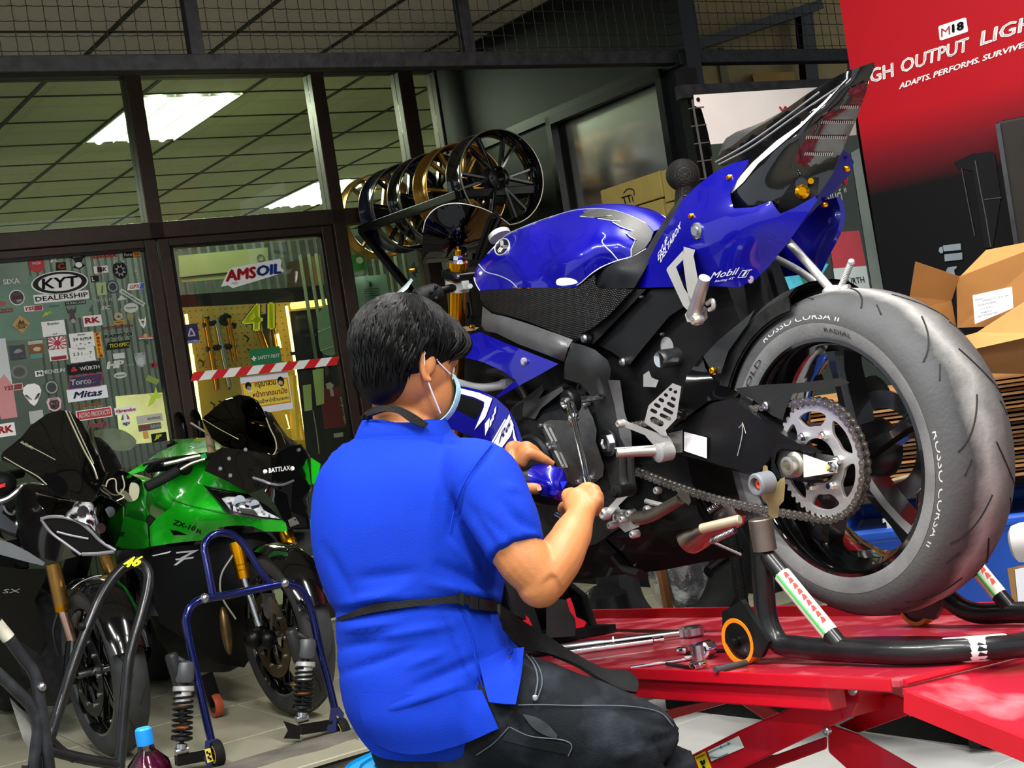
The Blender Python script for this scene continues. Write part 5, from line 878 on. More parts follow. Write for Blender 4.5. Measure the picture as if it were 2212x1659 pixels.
# black square frame around the poster, with strapped mesh edge
fr_ = thing('display_frame', 'black steel display frame carrying the Thai vinyl poster', 'frame', (0, 0, 0))
def pwb(p0, p1, wd, th, w=-.03): return bar(PW.p(*p0, w), PW.p(*p1, w), wd, th, PW.n)
obj('post', pwb((1480, 150), (1560, 640), .065, .05, -.06), BLK, fr_, smooth=0); obj('post', pwb((1850, 150), (1925, 640), .05, .05, -.06), BLK, fr_, smooth=0); obj('top_rail', pwb((1465, 200), (1860, 182), .05, .035), M_OLD, fr_, smooth=0)
obj('mesh_edge', join(*[pwb((1487 + i * 6.3, 235 + i * 38), (1520 + i * 5.6, 231 + i * 38), .004, .004, .0) for i in range(10)], pwb((1495, 215), (1560, 590), .006, .006, 0)), M('frame_grey', '4a4844', .6), fr_, kind='stuff')
# rear store seen above the poster: beige ceiling and shelf boxes
stq = Plane(at(1620, 160, 7.6), D1, -D2)
struct('wall_store', Skin(stq, id_, 0).patch([(1400, -300), (1830, -300), (1830, 230), (1470, 250)], 2000, .02), M('store_beige', '8d7c50', .8, var=.1), smooth=0); struct('trim_2', join(bar(stq.p(1470, 110, .1), stq.p(1760, 15, .1), .12, .05), bar(stq.p(1735, 20, .1), stq.p(1750, 190, .1), .05, .09)), BLK, smooth=0)
t = obj('carton', Skin(stq, id_, .15).patch([(1625, 162), (1630, 158), (1715, 155), (1720, 186), (1632, 190)], 2000, .2), M('carton_dark', '8a6a2a', .8, var=.1), smooth=0); tag(t, 'small yellowish carton on the store shelf above the poster', 'box')
# cartons printed with a round logo, stacked by the side window
CT = M('carton_yellow', '9a8746', .75, var=.08); CP = Plane(FA.l(1.08, 0, 0), D2, -D1)
def carton(px, lab, logo=None):
    p0, p1, p2 = [CP.p(*q) for q in px]; z0, z1 = p2.z, p0.z; w0, w1 = (p0 - FA.o).dot(-D2), (p1 - FA.o).dot(-D2)
    c = thing('carton', lab, 'box', FA.l(1.18, (w0 + w1) / 2, z0), 'yellow cartons by the side window'); obj('body', pbox(FA, 1.08, 1.28, w0, w1, z0, z1), CT, c, smooth=0, bevel=.003)
    if logo: g = Skin(CP, id_, .002); obj('lettering', join(g.text('TTi', (1346, 442), (1369, 435), (1342, 426), .001, 0, .01), g.line([(1347, 417), (1356, 408), (1368, 410), (1370, 422)], .002, .001), g.line([(1346, 446), (1352, 456), (1364, 452), (1367, 446)], .002, .001)), BLK, c)
carton([(1296, 412), (1424, 372), (1300, 466)], 'yellow carton with black round logo by the side window', True); carton([(1427, 370), (1520, 340), (1430, 440)], 'plain yellow carton beside the one with the round logo'); carton([(1300, 469), (1432, 442), (1300, 540)], 'lower yellow carton beneath the one with the round logo'); carton([(1436, 441), (1520, 415), (1436, 520)], 'lower right yellow carton behind the blue tank')
t = thing('black_roll', 'black ribbed roll on a post behind the seat of the blue motorcycle', 'roll', at(1478, 400, 4.6)); obj('roll', join(ball(at(1475, 378, 4.6), .052, 1.05, .9, 1.0, 20, 14), cyl(at(1480, 395, 4.6), at(1475, 470, 4.6), .03, 14), cyl(at(1475, 470, 4.6), Vector((at(1475, 470, 4.6).x, 4.6, .15)), .02, 12)), weave(M('roll_black', '141312', .6), 500, .8, .003), t)
# flattened cartons, open carton, bin
PR = Plane(at(2000, 900, 4.05), (.93, -.37, 0), (-.37, -.93, 0)); PR0 = Plane((PR.o.x, PR.o.y, 0), PR.u, PR.n); KR = M('kraft', '9b6f3c', .8, var=.15, vs=6, bump=.1, bs=60); KR2 = M('kraft_pale', 'b89a6c', .8, var=.15, vs=6); KR3 = M('kraft_dark', '5e4426', .85, var=.2, vs=6)
ua, zlo = PR.uz(1770, 1075); ub, zhi = PR.uz(2125, 815); n_ = 24
for i in range(n_):
    z0 = zlo + (zhi - zlo) * i / n_; h = (zhi - zlo) / n_ * rnd.uniform(.4, .6); ex = rnd.uniform(-.03, .04); sag = [rnd.uniform(-.0015, .0015) for _ in range(7)]
    rows = [[PR0.l(ua - .25 + ex + (1.5 + ex) * k / 6, wq + ex * .4, z0 + sag[k]) for k in range(7)] for wq in (0.0, -.5)]
    o = obj('cardboard_sheet', sheet([[p + UP * h for p in rows[0]], [p + UP * h for p in rows[1]]], 13, 3, h), (KR, KR2, KR3)[rnd.choice((0, 0, 1, 2, 2))], smooth=0); tag(o, 'flattened brown cardboard sheet in the pile between bin and open carton', 'cardboard', 'pile of flattened cardboard')
oc = thing('open_carton', 'large open brown carton with white shipping label on the cardboard pile', 'box', at(2100, 780, 3.9))
def fl(n, px, m_, th=.005): return obj(n, prism([at(x, y, Y) for x, y, Y in px], (.05 * th * 10, th, 0)), m_, oc, smooth=0)
KC = M('carton_brown', 'a57138', .75, var=.08, vs=8); KD = M('carton_inner', '7c5526', .8, var=.12)
fl('flap', [(1977, 565, 3.75), (2072, 597, 3.85), (2055, 650, 3.88), (1965, 640, 3.8)], KC); fl('side_panel', [(1965, 640, 3.8), (2055, 650, 3.88), (2066, 705, 3.9), (2010, 700, 3.85), (1975, 668, 3.82)], KC)
fl('front_panel', [(2066, 600, 3.86), (2076, 595, 3.86), (2130, 540, 3.9), (2212, 524, 3.88), (2300, 510, 3.85), (2300, 700, 3.85), (2068, 708, 3.88)], KC); fl('lower_flap', [(2066, 730, 3.82), (2110, 718, 3.8), (2212, 652, 3.72), (2300, 600, 3.65), (2300, 720, 3.6), (2212, 730, 3.65), (2100, 755, 3.75)], M('carton_light', 'ab7f45', .75, var=.06)); fl('bottom_panel', [(2096, 753, 3.76), (2212, 728, 3.66), (2300, 715, 3.6), (2300, 810, 3.7), (2120, 806, 3.8)], KD)
pl_ = Plane(at(2140, 640, 3.82), (1, 0, 0), (0, -1, 0)); lbs = Skin(pl_, id_, .02); obj('shipping_label', lbs.patch([(2101, 638), (2186, 619), (2189, 665), (2106, 700)], 2000, .001), M('label_paper', 'e9eaf0', .6, var=.04), oc, smooth=0)
obj('print', join(*[lbs.text(s, (x, y), (x + w_, y - w_ * .22), (x, y - 4), .001) for s, x, y, w_ in (('Milwaukee', 2106, 650, 18), ('TRADING CO LTD 021 009', 2122, 652, 56), ('MODEL M18 SERIES', 2112, 662, 40), ('QTY 40 PCS', 2118, 670, 26), ('M28FT-0', 2120, 678, 22), ('MADE FOR EXPORT ONLY', 2112, 686, 44))]), M('print_ink', '4c4f66', .6), oc, smooth=0, kind='stuff')
# blue bin, roll, framed box
bn = thing('blue_bin', 'big blue plastic bin behind the rear wheel', 'bin', (0, 0, 0)); PB_ = Plane(at(2000, 1200, 3.9), (.95, -.31, 0), (-.31, -.95, 0)); PB0 = Plane((PB_.o.x, PB_.o.y, 0), PB_.u, PB_.n); ul, zl_ = PB_.uz(1840, 1340); uh, zh_ = PB_.uz(2212, 1065); BB = M('bin_blue', '0b47a8', .45, var=.15, vs=6)
zq = zh_ - .05
obj('body', loft([[PB0.l(u_ + (dx if u_ < 1 else -dx), w_ + (-dx if w_ > -.2 else dx), z_) for u_, w_ in ((ul, 0), (ul + 1.1, 0), (ul + 1.1, -.6), (ul, -.6))] for z_, dx in ((.36, .05), (zq - .03, .0), (zq - .03, -.02), (zq, -.02), (zq, .01), (zq - .04, .012))]), BB, bn, smooth=0, bevel=.01); obj('dolly', pbox(PB0, ul + .25, ul + 1.0, -.5, -.1, .02, .36), BLKM, bn, smooth=0); ar = Skin(PB_, zB, .012)
obj('arrow_label', ar.patch([(1740, 1010), (1840, 965), (1915, 1095), (1770, 1175), (1745, 1140), (1790, 1105), (1780, 1040), (1745, 1055)], 2000, .001), M('label_silver', 'c8cbd0', .4), bn, smooth=0); obj('red_rim', tube([PB_.p(1850, 1078, .03), PB_.p(1875, 1068, .03), PB_.p(1900, 1082, .03)], .012, 10), RED, bn)
t = thing('paper_roll', 'white plastic roll lying in front of the blue bin', 'roll', at(2190, 1190, 3.5)); a = at(2212, 1172, 3.6); obj('roll', lathe([(.012, -.03), (.036, -.028), (.046, -.02), (.05, 0), (.05, .1), (.045, .11), (0, .11)], a, (.8, -.5, .1), 26), M('roll_white', 'd8d6d4', .5, var=.05), t)
t = thing('notice_board', 'wooden-edged board with white sheet at the right edge beside the lift', 'board', at(2200, 1320, 3.4)); pl_ = Skin(Plane(at(2200, 1280, 3.4), D1, -D2), id_, 0); obj('board', pl_.patch([(2176, 1228), (2300, 1200), (2300, 1330), (2192, 1332)], 2000, .02), M('board_wood', '8d6a3a', .6, var=.2), t, smooth=0); obj('sheet', pl_.patch([(2192, 1230), (2300, 1208), (2300, 1330), (2202, 1330)], 2000, .002, .002), M('board_white', 'd9dbe2', .6, var=.05), t, smooth=0)
struct('wall_rear', pbox(Plane((RB.o.x, RB.o.y, 0), RB.u, RB.n), u0 - .0, u0 + 5, -.3, -.2, 0, 3.6), M_DARK, smooth=0)
# things on the floor beyond the lift
tt = thing('spare_tyre', 'black spare tyre standing on the floor behind the lift deck', 'tyre', FA.l(1.0, 2.0, .15)); PT = Plane(at(1462, 1262, 4.9), (.93, .37, 0), (.37, -.93, 0)); cz = PT.o.z + .05
obj('tyre', rot_prof(PT, 0, cz, [(.17, -.07), (.2, -.09), (.25, -.085), (.27, -.05), (.275, 0), (.27, .05), (.25, .085), (.2, .09), (.17, .07), (.165, 0)], 56, closed=True), TYD, tt)
def bx(name, lab, cat, c, s, m_, ax=D1, par=None): 
    t = thing(name, lab, cat, c); obj('body', box(Vector(c) + UP * s[2] / 2, *s, ax), m_, t, smooth=0, bevel=.008); return t
pk = at(1306, 1300, 4.7); t = thing('wrapped_bundle', 'black plastic-wrapped bundle standing behind the lift deck', 'bundle', (pk.x, pk.y, ZT)); obj('bundle', lathe([(.07, 0), (.085, .05), (.09, .2), (.08, .33), (.03, .36), (0, .36)], (pk.x, pk.y, .15), UP, 20), M('black_film', '111213', .25, var=.2, bump=1, bs=14), t)
pk = at(1480, 1262, 5.3); t = thing('foil_bag', 'silver foil bag leaning inside the spare tyre', 'bag', (pk.x, pk.y, .15)); obj('bag', ball((pk.x, pk.y, .42), .13, 1, .7, 1.3, 18, 12), M('foil', 'b9bbbd', .25, .9, var=.3, bump=1.5, bs=22), t)
pk = at(1443, 1285, 5.2); t = obj('wood_lath', bar((pk.x, pk.y, .15), (pk.x - .02, pk.y + .02, .75), .03, .02), M('lath', '7d4f28', .8, var=.2), smooth=0); tag(t, 'upright brown wooden lath inside the spare tyre', 'wood')
pk = at(1612, 1300, 4.8); t = thing('grey_post', 'pale grey steel post behind the swingarm and lift deck', 'post', (pk.x, pk.y, 0)); obj('column', bar((pk.x, pk.y, .13), (pk.x, pk.y, .75), .05, .05), M('post_grey', '9c9f9a', .5, var=.1), t, smooth=0); obj('peg', cyl((pk.x - .12, pk.y - .1, .5), (pk.x + .0, pk.y, .54), .02, 10), DKMET, t)
# ------------------------------------------------------------------ two parked sport motorcycles on the left, noses outward
zK = zz(0, 860, 3.95); zK2 = zz(0, 1180, 3.464); zG = zz(280, 840, 3.95); zG2 = zz(340, 1140, 3.196)
GREEN = M('green_paint', '18b81c', .2, .05, var=.06, coat=1); SMOKE = clear('smoke_visor', '16170f', .45); LENS = M('lamp_reflections', '26282c', .15, .35, var=.3, vs=40, bump=.25, bs=30, h2='f6f8ff', lo=.4, hi=.52); GLS = clear('lamp_lens', 'ffffff', .97, .02)  # LENS carries bright and dark reflections in its noise colour
def rear_half(root, u, w, col):               # tank, seat, tail, rear wheel: the part behind the nose
    def q(du, dw, z): return FA.l(u + du, w + dw, z)
    def ring(dw, z, a, b, n=16): return [q(a * math.cos(2 * math.pi * i / n), dw, z + b * math.sin(2 * math.pi * i / n)) for i in range(n)]
    obj('fuel_tank', loft([ring(-.50, .92, .10, .08), ring(-.56, .97, .15, .12), ring(-.68, .98, .17, .13), ring(-.82, .93, .14, .10), ring(-.9, .88, .09, .05)], m=16), col, root)
    obj('seat', loft([ring(-.86, .84, .09, .04), ring(-.98, .83, .13, .05), ring(-1.14, .85, .13, .05), ring(-1.2, .90, .1, .05)], m=14), BLKM, root); obj('tail', loft([ring(-1.1, .88, .11, .07), ring(-1.3, .97, .10, .07), ring(-1.48, 1.03, .06, .04), ring(-1.58, 1.06, .02, .015)], m=16), col, root)
    obj('engine', loft([ring(-.42, .5, .17, .2), ring(-.5, .5, .2, .24), ring(-.8, .5, .2, .24), ring(-.95, .52, .12, .14)], m=10), ENG, root); obj('frame_spar', join(bar(q(.12, -.42, .86), q(.15, -.9, .6), .05, .12), bar(q(-.12, -.42, .86), q(-.15, -.9, .6), .05, .12)), BLK, root)
    PR_ = Plane(FA.l(u, w, 0), -D2, -D1); c_ = ZT + .31
    obj('rear_tyre', rot_prof(PR_, -1.4, c_, [(r * .98, w_) for r, w_ in TP], 56, closed=True), TYD, root); obj('rear_rim', join(rot_prof(PR_, -1.4, c_, [(.22, .08), (.2, .05), (.2, -.05), (.22, -.08)], 48), *[bar(PR_.l(-1.4 + .04 * math.cos(R(a)), 0, c_ + .04 * math.sin(R(a))), PR_.l(-1.4 + .2 * math.cos(R(a)), 0, c_ + .2 * math.sin(R(a))), .035, .03, PR_.n) for a in range(0, 360, 72)]), GLB, root); obj('swingarm', join(bar(q(.11, -.9, .52), q(.11, -1.42, c_), .04, .08), bar(q(-.11, -.9, .52), q(-.11, -1.42, c_), .04, .08)), BLK, root)
def front_wheel(root, u, w, steer=0, disc_col=DKMET):
    f = -D2; f = Matrix.Rotation(R(steer), 3, 'Z') @ f; n_ = Matrix.Rotation(R(steer), 3, 'Z') @ (-D1); P = Plane(FA.l(u, w, 0), f, n_); c_ = ZT + .302
    ty = obj('front_tyre', rot_prof(P, 0, c_, [(.218, -.048), (.235, -.056), (.262, -.058), (.283, -.046), (.296, -.022), (.30, 0), (.296, .022), (.283, .046), (.262, .058), (.235, .056), (.218, .048), (.21, .03), (.21, -.03)], 72, closed=True), M('tyre_grey', '303132', .7, var=.35, vs=10, bush=0) if False else M('tyre_grey', '303132', .7, var=.35, vs=10, bump=.2, bs=120), root)
    g = []
    for k in range(9):
        for sd in (1, -1):
            a = 40 * k + (20 if sd < 0 else 0); g.append(tube([P.l(r * math.cos(R(a + d)), sd * w_, c_ + r * math.sin(R(a + d))) for r, w_, d in ((.2995, .008, 0), (.2965, .022, 8), (.287, .042, 15))], .0016, 5, n=8))
    obj('tread_groove', join(*g), TYD, ty, kind='stuff')
    rm = obj('front_rim', rot_prof(P, 0, c_, [(.222, .05), (.214, .052), (.205, .04), (.198, .02), (.198, -.02), (.205, -.04), (.214, -.052), (.222, -.05), (.21, -.03), (.206, 0), (.21, .03)], 64, closed=True), GLB, root)
    for k in range(6): a = 60 * k; obj('spoke', bar(P.l(.03 * math.cos(R(a)), 0, c_ + .03 * math.sin(R(a))), P.l(.203 * math.cos(R(a + 8)), 0, c_ + .203 * math.sin(R(a + 8))), .024, .026, P.n), GLB, rm, bevel=.004, smooth=0)
    for sd in (1, -1):
        d = obj('brake_disc', join(rot_prof(P, 0, c_, [(.105, .058 * sd), (.152, .058 * sd), (.152, .062 * sd), (.105, .062 * sd)], 60, closed=True), *[bar(P.l(.05 * math.cos(R(a)), .057 * sd, c_ + .05 * math.sin(R(a))), P.l(.11 * math.cos(R(a + 14)), .059 * sd, c_ + .11 * math.sin(R(a + 14))), .012, .006, P.n) for a in range(0, 360, 45)]), disc_col, root); nn = P.n * sd
        obj('disc_button', join(*[lathe([(.0085, 0), (.0085, .006), (.004, .007), (0, .007)], P.l(.113 * math.cos(R(a)), .061 * sd, c_ + .113 * math.sin(R(a))), nn, 10) for a in range(0, 360, 36)]), STEEL, d, kind='stuff')
        obj('brake_caliper', join(*[prism([P.l(x, .048 * sd, c_ + z) for x, z in ((-.06, .07), (-.14, .06), (-.16, -.02), (-.13, -.05), (-.05, .0))], nn * .045)]), M('caliper_dark', '1d1d1e', .4, .5, var=.2), root, bevel=.006, smooth=0)
    obj('axle', cyl(P.l(0, -.095, c_), P.l(0, .095, c_), .013, 14), STEEL, root)
    return P, c_
# ---- black bike
kb = thing('motorcycle', 'black sport motorcycle with dark screen parked at far left', 'motorcycle', FA.l(-1.42, 1.8, ZT)); FK = Plane(FA.l(-1.42, 1.8, 0), D1, -D2)
rear_half(kb, -1.42, 1.75, GLB); Pk, ck = front_wheel(kb, -1.42, 1.8, 3)
def k_(n, z, ctrl, out, m_, step=40, th=.006, off=0, par=None, sm=False, **k): s = Skin(FK, z, ctrl); o = obj(n, s.patch(out, step, th, off, sm), m_, par or kb, **k); return s, o
s, scr = k_('windscreen', zK, [(10, 500, -.22), (180, 340, -.24), (400, 135, -.30), (560, 105, -.30), (780, 360, -.22), (905, 650, -.14), (780, 885, .06), (500, 840, -.02), (700, 600, -.04), (450, 450, -.12), (250, 650, -.12)], [(10, 490), (30, 455), (180, 335), (260, 235), (400, 135), (500, 105), (560, 104), (620, 130), (700, 210), (780, 360), (860, 520), (908, 650), (880, 720), (800, 860), (770, 888), (700, 882), (500, 842), (380, 742), (230, 640), (100, 560), (15, 530)], GLB)
obj('edge_line', join(s.line([(562, 108), (640, 280), (720, 450), (805, 605), (832, 690)], .003, .002), s.line([(592, 112), (670, 280), (745, 440), (800, 560)], .002, .002), s.line([(35, 505), (180, 590), (330, 675), (400, 740)], .002, .002), s.line([(175, 375), (290, 430), (470, 525)], .0015, .002)), M('pale_trim_glint', 'c9c6a8', .3, .4), scr)
obj('lettering', s.text('SUZUKI', (178, 385), (275, 440), (185, 360), .003, .1), M('pale_trim_glint'), scr)
k_('nose_fairing', zK, [(880, 720, -.06), (1100, 640, -.28), (1250, 900, -.30), (1060, 930, -.08), (980, 1290, 0), (1270, 1280, -.2)], [(880, 725), (920, 640), (980, 600), (1100, 640), (1210, 700), (1250, 900), (1272, 1285), (1000, 1300), (960, 1285), (1020, 1180), (1065, 1000), (1060, 925), (980, 872), (860, 822), (800, 870)], GLB)
[obj('painted_reflection', g, M('pale_trim_glint'), kb) for g in (Skin(FK, zK, -.06).line([(895, 800), (925, 700), (980, 690), (1000, 800), (1060, 840), (990, 880)], .0026), Skin(FK, zK, -.10).line([(1045, 660), (1060, 760), (1010, 830)], .0026), Skin(FK, zK, -.18).patch([(1120, 720), (1180, 740), (1170, 860), (1120, 880)], 40, .004, 0, True))]  # pale reflections on the gloss nose, laid on as lines and a patch
s, hl = k_('headlight', zK, [(300, 800, -.10), (500, 860, -.02), (780, 890, .06), (1060, 960, -.04), (975, 1280, .08), (770, 1080, .1), (420, 1000, .0)], [(300, 805), (500, 858), (700, 885), (780, 890), (860, 825), (980, 880), (1060, 930), (1060, 1000), (1020, 1180), (975, 1278), (900, 1240), (770, 1085), (600, 1022), (420, 1000), (330, 900)], LENS)
obj('lamp_divider', join(s.patch([(810, 860), (850, 840), (900, 1000), (860, 1000)], 40, .004, .004), s.patch([(300, 805), (400, 850), (430, 930), (420, 995), (330, 900)], 40, .004, .004)), BLK, hl); obj('lens', s.patch([(300, 805), (500, 858), (700, 885), (780, 890), (860, 825), (980, 880), (1060, 930), (1060, 1000), (1020, 1180), (975, 1278), (900, 1240), (770, 1085), (600, 1022), (420, 1000), (330, 900)], 60, .003, .012), GLS, hl)
for x, y, r in ((700, 970, .02), (850, 1110, .018), (930, 970, .018)): obj('reflector_bowl', lathe([(r, .012), (r * .8, .004), (r * .4, -.006), (0, -.008)], s.p(x, y, .004), FK.n, 24), CHROME, hl)
k_('side_cowl', zK, [(150, 800, -.35), (420, 1010, -.05), (690, 1340, .02), (480, 1390, -.15), (170, 1000, -.35)], [(120, 780), (260, 770), (330, 900), (420, 1010), (350, 1030), (560, 1240), (690, 1342), (480, 1395), (300, 1350), (180, 1280), (140, 1000)], M('black_cherry', '110a0c', .18, var=.1, coat=1))
s, du = k_('ram_duct', zK, [(350, 1030, .0), (600, 1020, .06), (980, 1300, .1), (700, 1320, .04), (560, 1160, .03)], [(350, 1030), (420, 1012), (600, 1022), (740, 1090), (830, 1180), (985, 1300), (960, 1335), (720, 1345), (560, 1225)], BLKM)
obj('duct_rim', join(s.line([(350, 1030), (420, 1012), (560, 1018), (680, 1060), (770, 1130), (860, 1220), (985, 1300)], .006, .002), s.line([(350, 1032), (430, 1140), (560, 1240), (690, 1335)], .005, .002), s.line([(485, 1140), (600, 1170), (755, 1200)], .004, .004), s.line([(700, 1330), (850, 1325), (975, 1308)], .007, .002)), M('rim_grey', '8f8d94', .3, .3, coat=.5), du)
s, sp_k = k_('side_panel', zK, [(0, 1215, -.35), (385, 1405, -.25), (0, 1330, -.35)], [(-60, 1200), (0, 1212), (90, 1235), (240, 1310), (385, 1405), (370, 1430), (240, 1400), (0, 1335), (-60, 1320)], M('silver_grey', '7d7f80', .35, .5, var=.05))
k_('lower_fairing', zK2, [(0, 200, -.4), (380, 180, -.3), (300, 700, -.45), (0, 800, -.5)], [(-60, 140), (150, 170), (380, 165), (260, 400), (340, 700), (260, 1000), (120, 1200), (-60, 1100)], M('black_soft', '060607', .4, var=.2)); obj('lettering', Skin(FK, zK2, -.36).text('SX', (20, 352), (160, 348), (15, 322), .012, .2), M('pale_grey', '86878a', .5), kb)
obj('brake_lever', join(tube([FK.p(*zK(x, y), -.25) for x, y in ((-30, 890), (60, 860), (140, 800), (190, 745))], [.011, .012, .011, .007], 10), tube([FK.p(*zK(x, y), -.3) for x, y in ((30, 920), (60, 970), (110, 990), (130, 960))], .005, 8)), STEEL, kb); obj('switch_box', join(ball(FK.p(*zK(20, 730), -.3), .05, 1, 1, .9), tube([FK.p(*zK(-60, 680), -.3), FK.p(*zK(180, 640), -.4)], .018, 12)), BLKM, kb); obj('red_switch', Skin(FK, zK, -.235).patch([(-10, 740), (45, 725), (45, 755), (-10, 770)], 40, .008), M('switch_red', 'd8262a', .4), kb)
obj('tank_cover', Skin(FK, zK, [(800, 330, -.5), (980, 470, -.55), (1040, 600, -.5), (900, 650, -.4)]).patch([(800, 330), (850, 335), (920, 390), (990, 480), (1045, 600), (900, 640), (860, 520)], 40, .02), BLK, kb)
for z, p0, p1, p2, w in ((zK2, (395, 130), (470, 480), (545, 720), -.06), (zK2, (790, 60), (850, 240), (900, 480), -.06)):
    g = obj('fork_leg', cyl(FK.p(*z(*p0), w), FK.p(*z(*p1), w), .027, 18), M('fork_bronze', 'b48a4a', .28, .95, var=.1), kb); obj('fork_slider', cyl(FK.p(*z(*p1), w), FK.p(*z(*p2), w + .02), .0185, 14), M('copper_tube', 'c09a86', .2, .95), g); obj('fork_collar', lathe([(.0285, 0), (.0285, .02)], FK.p(*z(*p1), w), FK.p(*z(*p0), w) - FK.p(*z(*p1), w), 18), GOLD, g); obj('fork_foot', cyl(FK.p(*z(*p2), w + .02), FK.l(.12 if p0[0] > 500 else -.12, 0, ck), .024, 12), BLK, g)
obj('front_mudguard', join(rot_prof(Pk, 0, ck, [(.305, -.07), (.322, -.045), (.326, 0), (.322, .045), (.305, .07)], 20, 15, 130)), GLB, kb); obj('guard_line', join(Skin(FK, zK2, .1).line([(535, 320), (600, 270), (700, 228), (760, 218)], .0016, 0)), M('edge_grey'), kb)
[obj('brake_hose', g, DKMET, kb) for g in (tube([FK.p(*zK2(x, y), .03) for x, y in ((430, 500), (400, 620), (420, 760), (440, 820))], .0045, 8), tube([FK.p(*zK2(x, y), .04) for x, y in ((780, 470), (880, 560), (950, 690))], .004, 8))]
# ---- green bike
gb = thing('motorcycle', 'green and black sport motorcycle with a clear dark screen parked by the doors', 'motorcycle', FA.l(-.82, 1.95, ZT)); FGp = Plane(FA.l(-.82, 1.95, 0), D1, -D2)
rear_half(gb, -.82, 1.9, GREEN); Pg, cg = front_wheel(gb, -.80, 1.95, 2, M('disc_bronze', '6b5a40', .35, .8, var=.2))
def g_(n, z, ctrl, out, m_, step=40, th=.006, off=0, par=None, sm=False, **k): s = Skin(FGp, z, ctrl); o = obj(n, s.patch(out, step, th, off, sm), m_, par or gb, **k); return s, o
s, gs = g_('windscreen', zG, [(620, 250, -.35), (930, 50, -.45), (1140, 180, -.40), (1250, 540, -.16), (900, 500, -.16), (950, 300, -.22)], [(615, 255), (690, 190), (760, 130), (830, 82), (930, 50), (1020, 60), (1090, 100), (1140, 180), (1190, 300), (1240, 430), (1250, 540), (1220, 572), (1100, 560), (900, 522), (800, 490), (700, 420)], SMOKE, sm=False)
obj('edge_line', join(s.line([(620, 255), (760, 340), (930, 430)], .0012, .002), s.line([(1165, 250), (1200, 340), (1245, 440), (1250, 520), (1215, 570), (1180, 550)], .0025, .002)), M('pale_trim_glint'), gs)
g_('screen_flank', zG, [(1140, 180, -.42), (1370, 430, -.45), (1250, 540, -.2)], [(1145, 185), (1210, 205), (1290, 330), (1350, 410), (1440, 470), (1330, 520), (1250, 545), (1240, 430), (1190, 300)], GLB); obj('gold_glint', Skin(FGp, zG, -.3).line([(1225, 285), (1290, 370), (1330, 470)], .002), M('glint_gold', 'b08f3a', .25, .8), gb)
s, gn = g_('nose', zG, [(790, 500, -.14), (1230, 560, -.06), (1540, 570, -.32), (1530, 900, -.25), (1360, 1200, .06), (1000, 760, .0), (1250, 800, .08), (1450, 1100, .02)], [(700, 560), (790, 500), (1000, 522), (1230, 565), (1340, 500), (1460, 470), (1540, 570), (1552, 860), (1530, 900), (1540, 1195), (1362, 1200), (1300, 1105), (1250, 1000), (1140, 850), (1020, 895), (860, 800), (640, 700)], GLB)
obj('lettering', s.text('BATTLAX', (1188, 718), (1372, 692), (1184, 678), .004, .1, .03), WHITE, gn); [obj('dot', lathe([(.008, 0), (.008, .003), (0, .003)], s.p(x, y, .003), FGp.n, 10), WHITE, gn) for x, y in ((1155, 705), (1388, 678))]; obj('fastener', join(*[lathe([(.007, 0), (.007, .005), (0, .005)], s.p(x, y, .003), FGp.n, 10) for x, y in ((985, 518), (845, 595), (855, 738), (770, 680), (1442, 520))]), STEEL, gn)
obj('intake_mouth', s.patch([(1180, 800), (1390, 785), (1370, 1190), (1520, 1180), (1500, 1100), (1370, 1040), (1340, 900), (1200, 830)], 50, .002, .003), M('void_black', '050505', .8), gn); obj('lip', join(s.line([(1055, 758), (1150, 790), (1200, 810), (1300, 820), (1395, 785)], .005, .003)), M('rim_grey'), gn); obj('intake_floor', s.patch([(1350, 1120), (1410, 1090), (1450, 1150), (1370, 1180)], 50, .002, .006), M('void_grey', '6d6d66', .6), gn)
sg, gf = g_('side_fairing', zG, [(370, 940, -.35), (560, 800, -.28), (820, 1060, -.02), (1100, 1110, .06), (1345, 1215, .10), (900, 1165, -.04), (640, 1290, -.2), (180, 1345, -.42), (170, 1180, -.45), (600, 1060, -.10), (420, 1010, -.25)], [(370, 940), (470, 870), (560, 800), (630, 820), (720, 935), (815, 1060), (960, 1085), (1100, 1108), (1300, 1122), (1332, 1142), (1347, 1217), (1150, 1217), (1040, 1170), (900, 1165), (770, 1180), (640, 1290), (400, 1312), (180, 1346), (168, 1180), (240, 1090), (360, 1010)], GREEN, 34)
obj('crease', sg.line([(365, 945), (480, 985), (620, 1020), (820, 1062)], .003, .001), M('green_dark', '0d7a12', .3, coat=.5), gf)
P0, PX_, PY_ = (365, 1155), (608, 1235), (378, 1112); obj('lettering', join(sg.text('ZX-10', P0, (555, 1217), PY_, .004, .1, .02), sg.text('R', (565, 1228), (612, 1243), (572, 1195), .004, .1)), BLK, gf); obj('fin_mark', sg.patch([(345, 1205), (410, 1210), (490, 1247), (375, 1247)], 60, .001, .003), BLK, gf)
g_('upper_fairing', zG, [(570, 800, -.3), (630, 700, -.28), (1020, 895, -.02), (850, 860, -.06)], [(562, 800), (600, 735), (632, 698), (760, 742), (900, 828), (1022, 895), (1000, 903), (850, 862), (630, 822)], GREEN)
s, gh = g_('headlight', zG, [(630, 820, -.12), (1010, 895, .0), (1300, 1112, .10), (850, 1070, .02), (900, 960, .02)], [(625, 820), (700, 842), (1010, 897), (1090, 950), (1180, 1000), (1305, 1115), (1100, 1107), (840, 1068), (760, 965)], BLK); lens = [(688, 850), (870, 882), (1020, 903), (1100, 960), (1145, 1035), (1290, 1110), (1140, 1092), (870, 1042), (780, 930)]
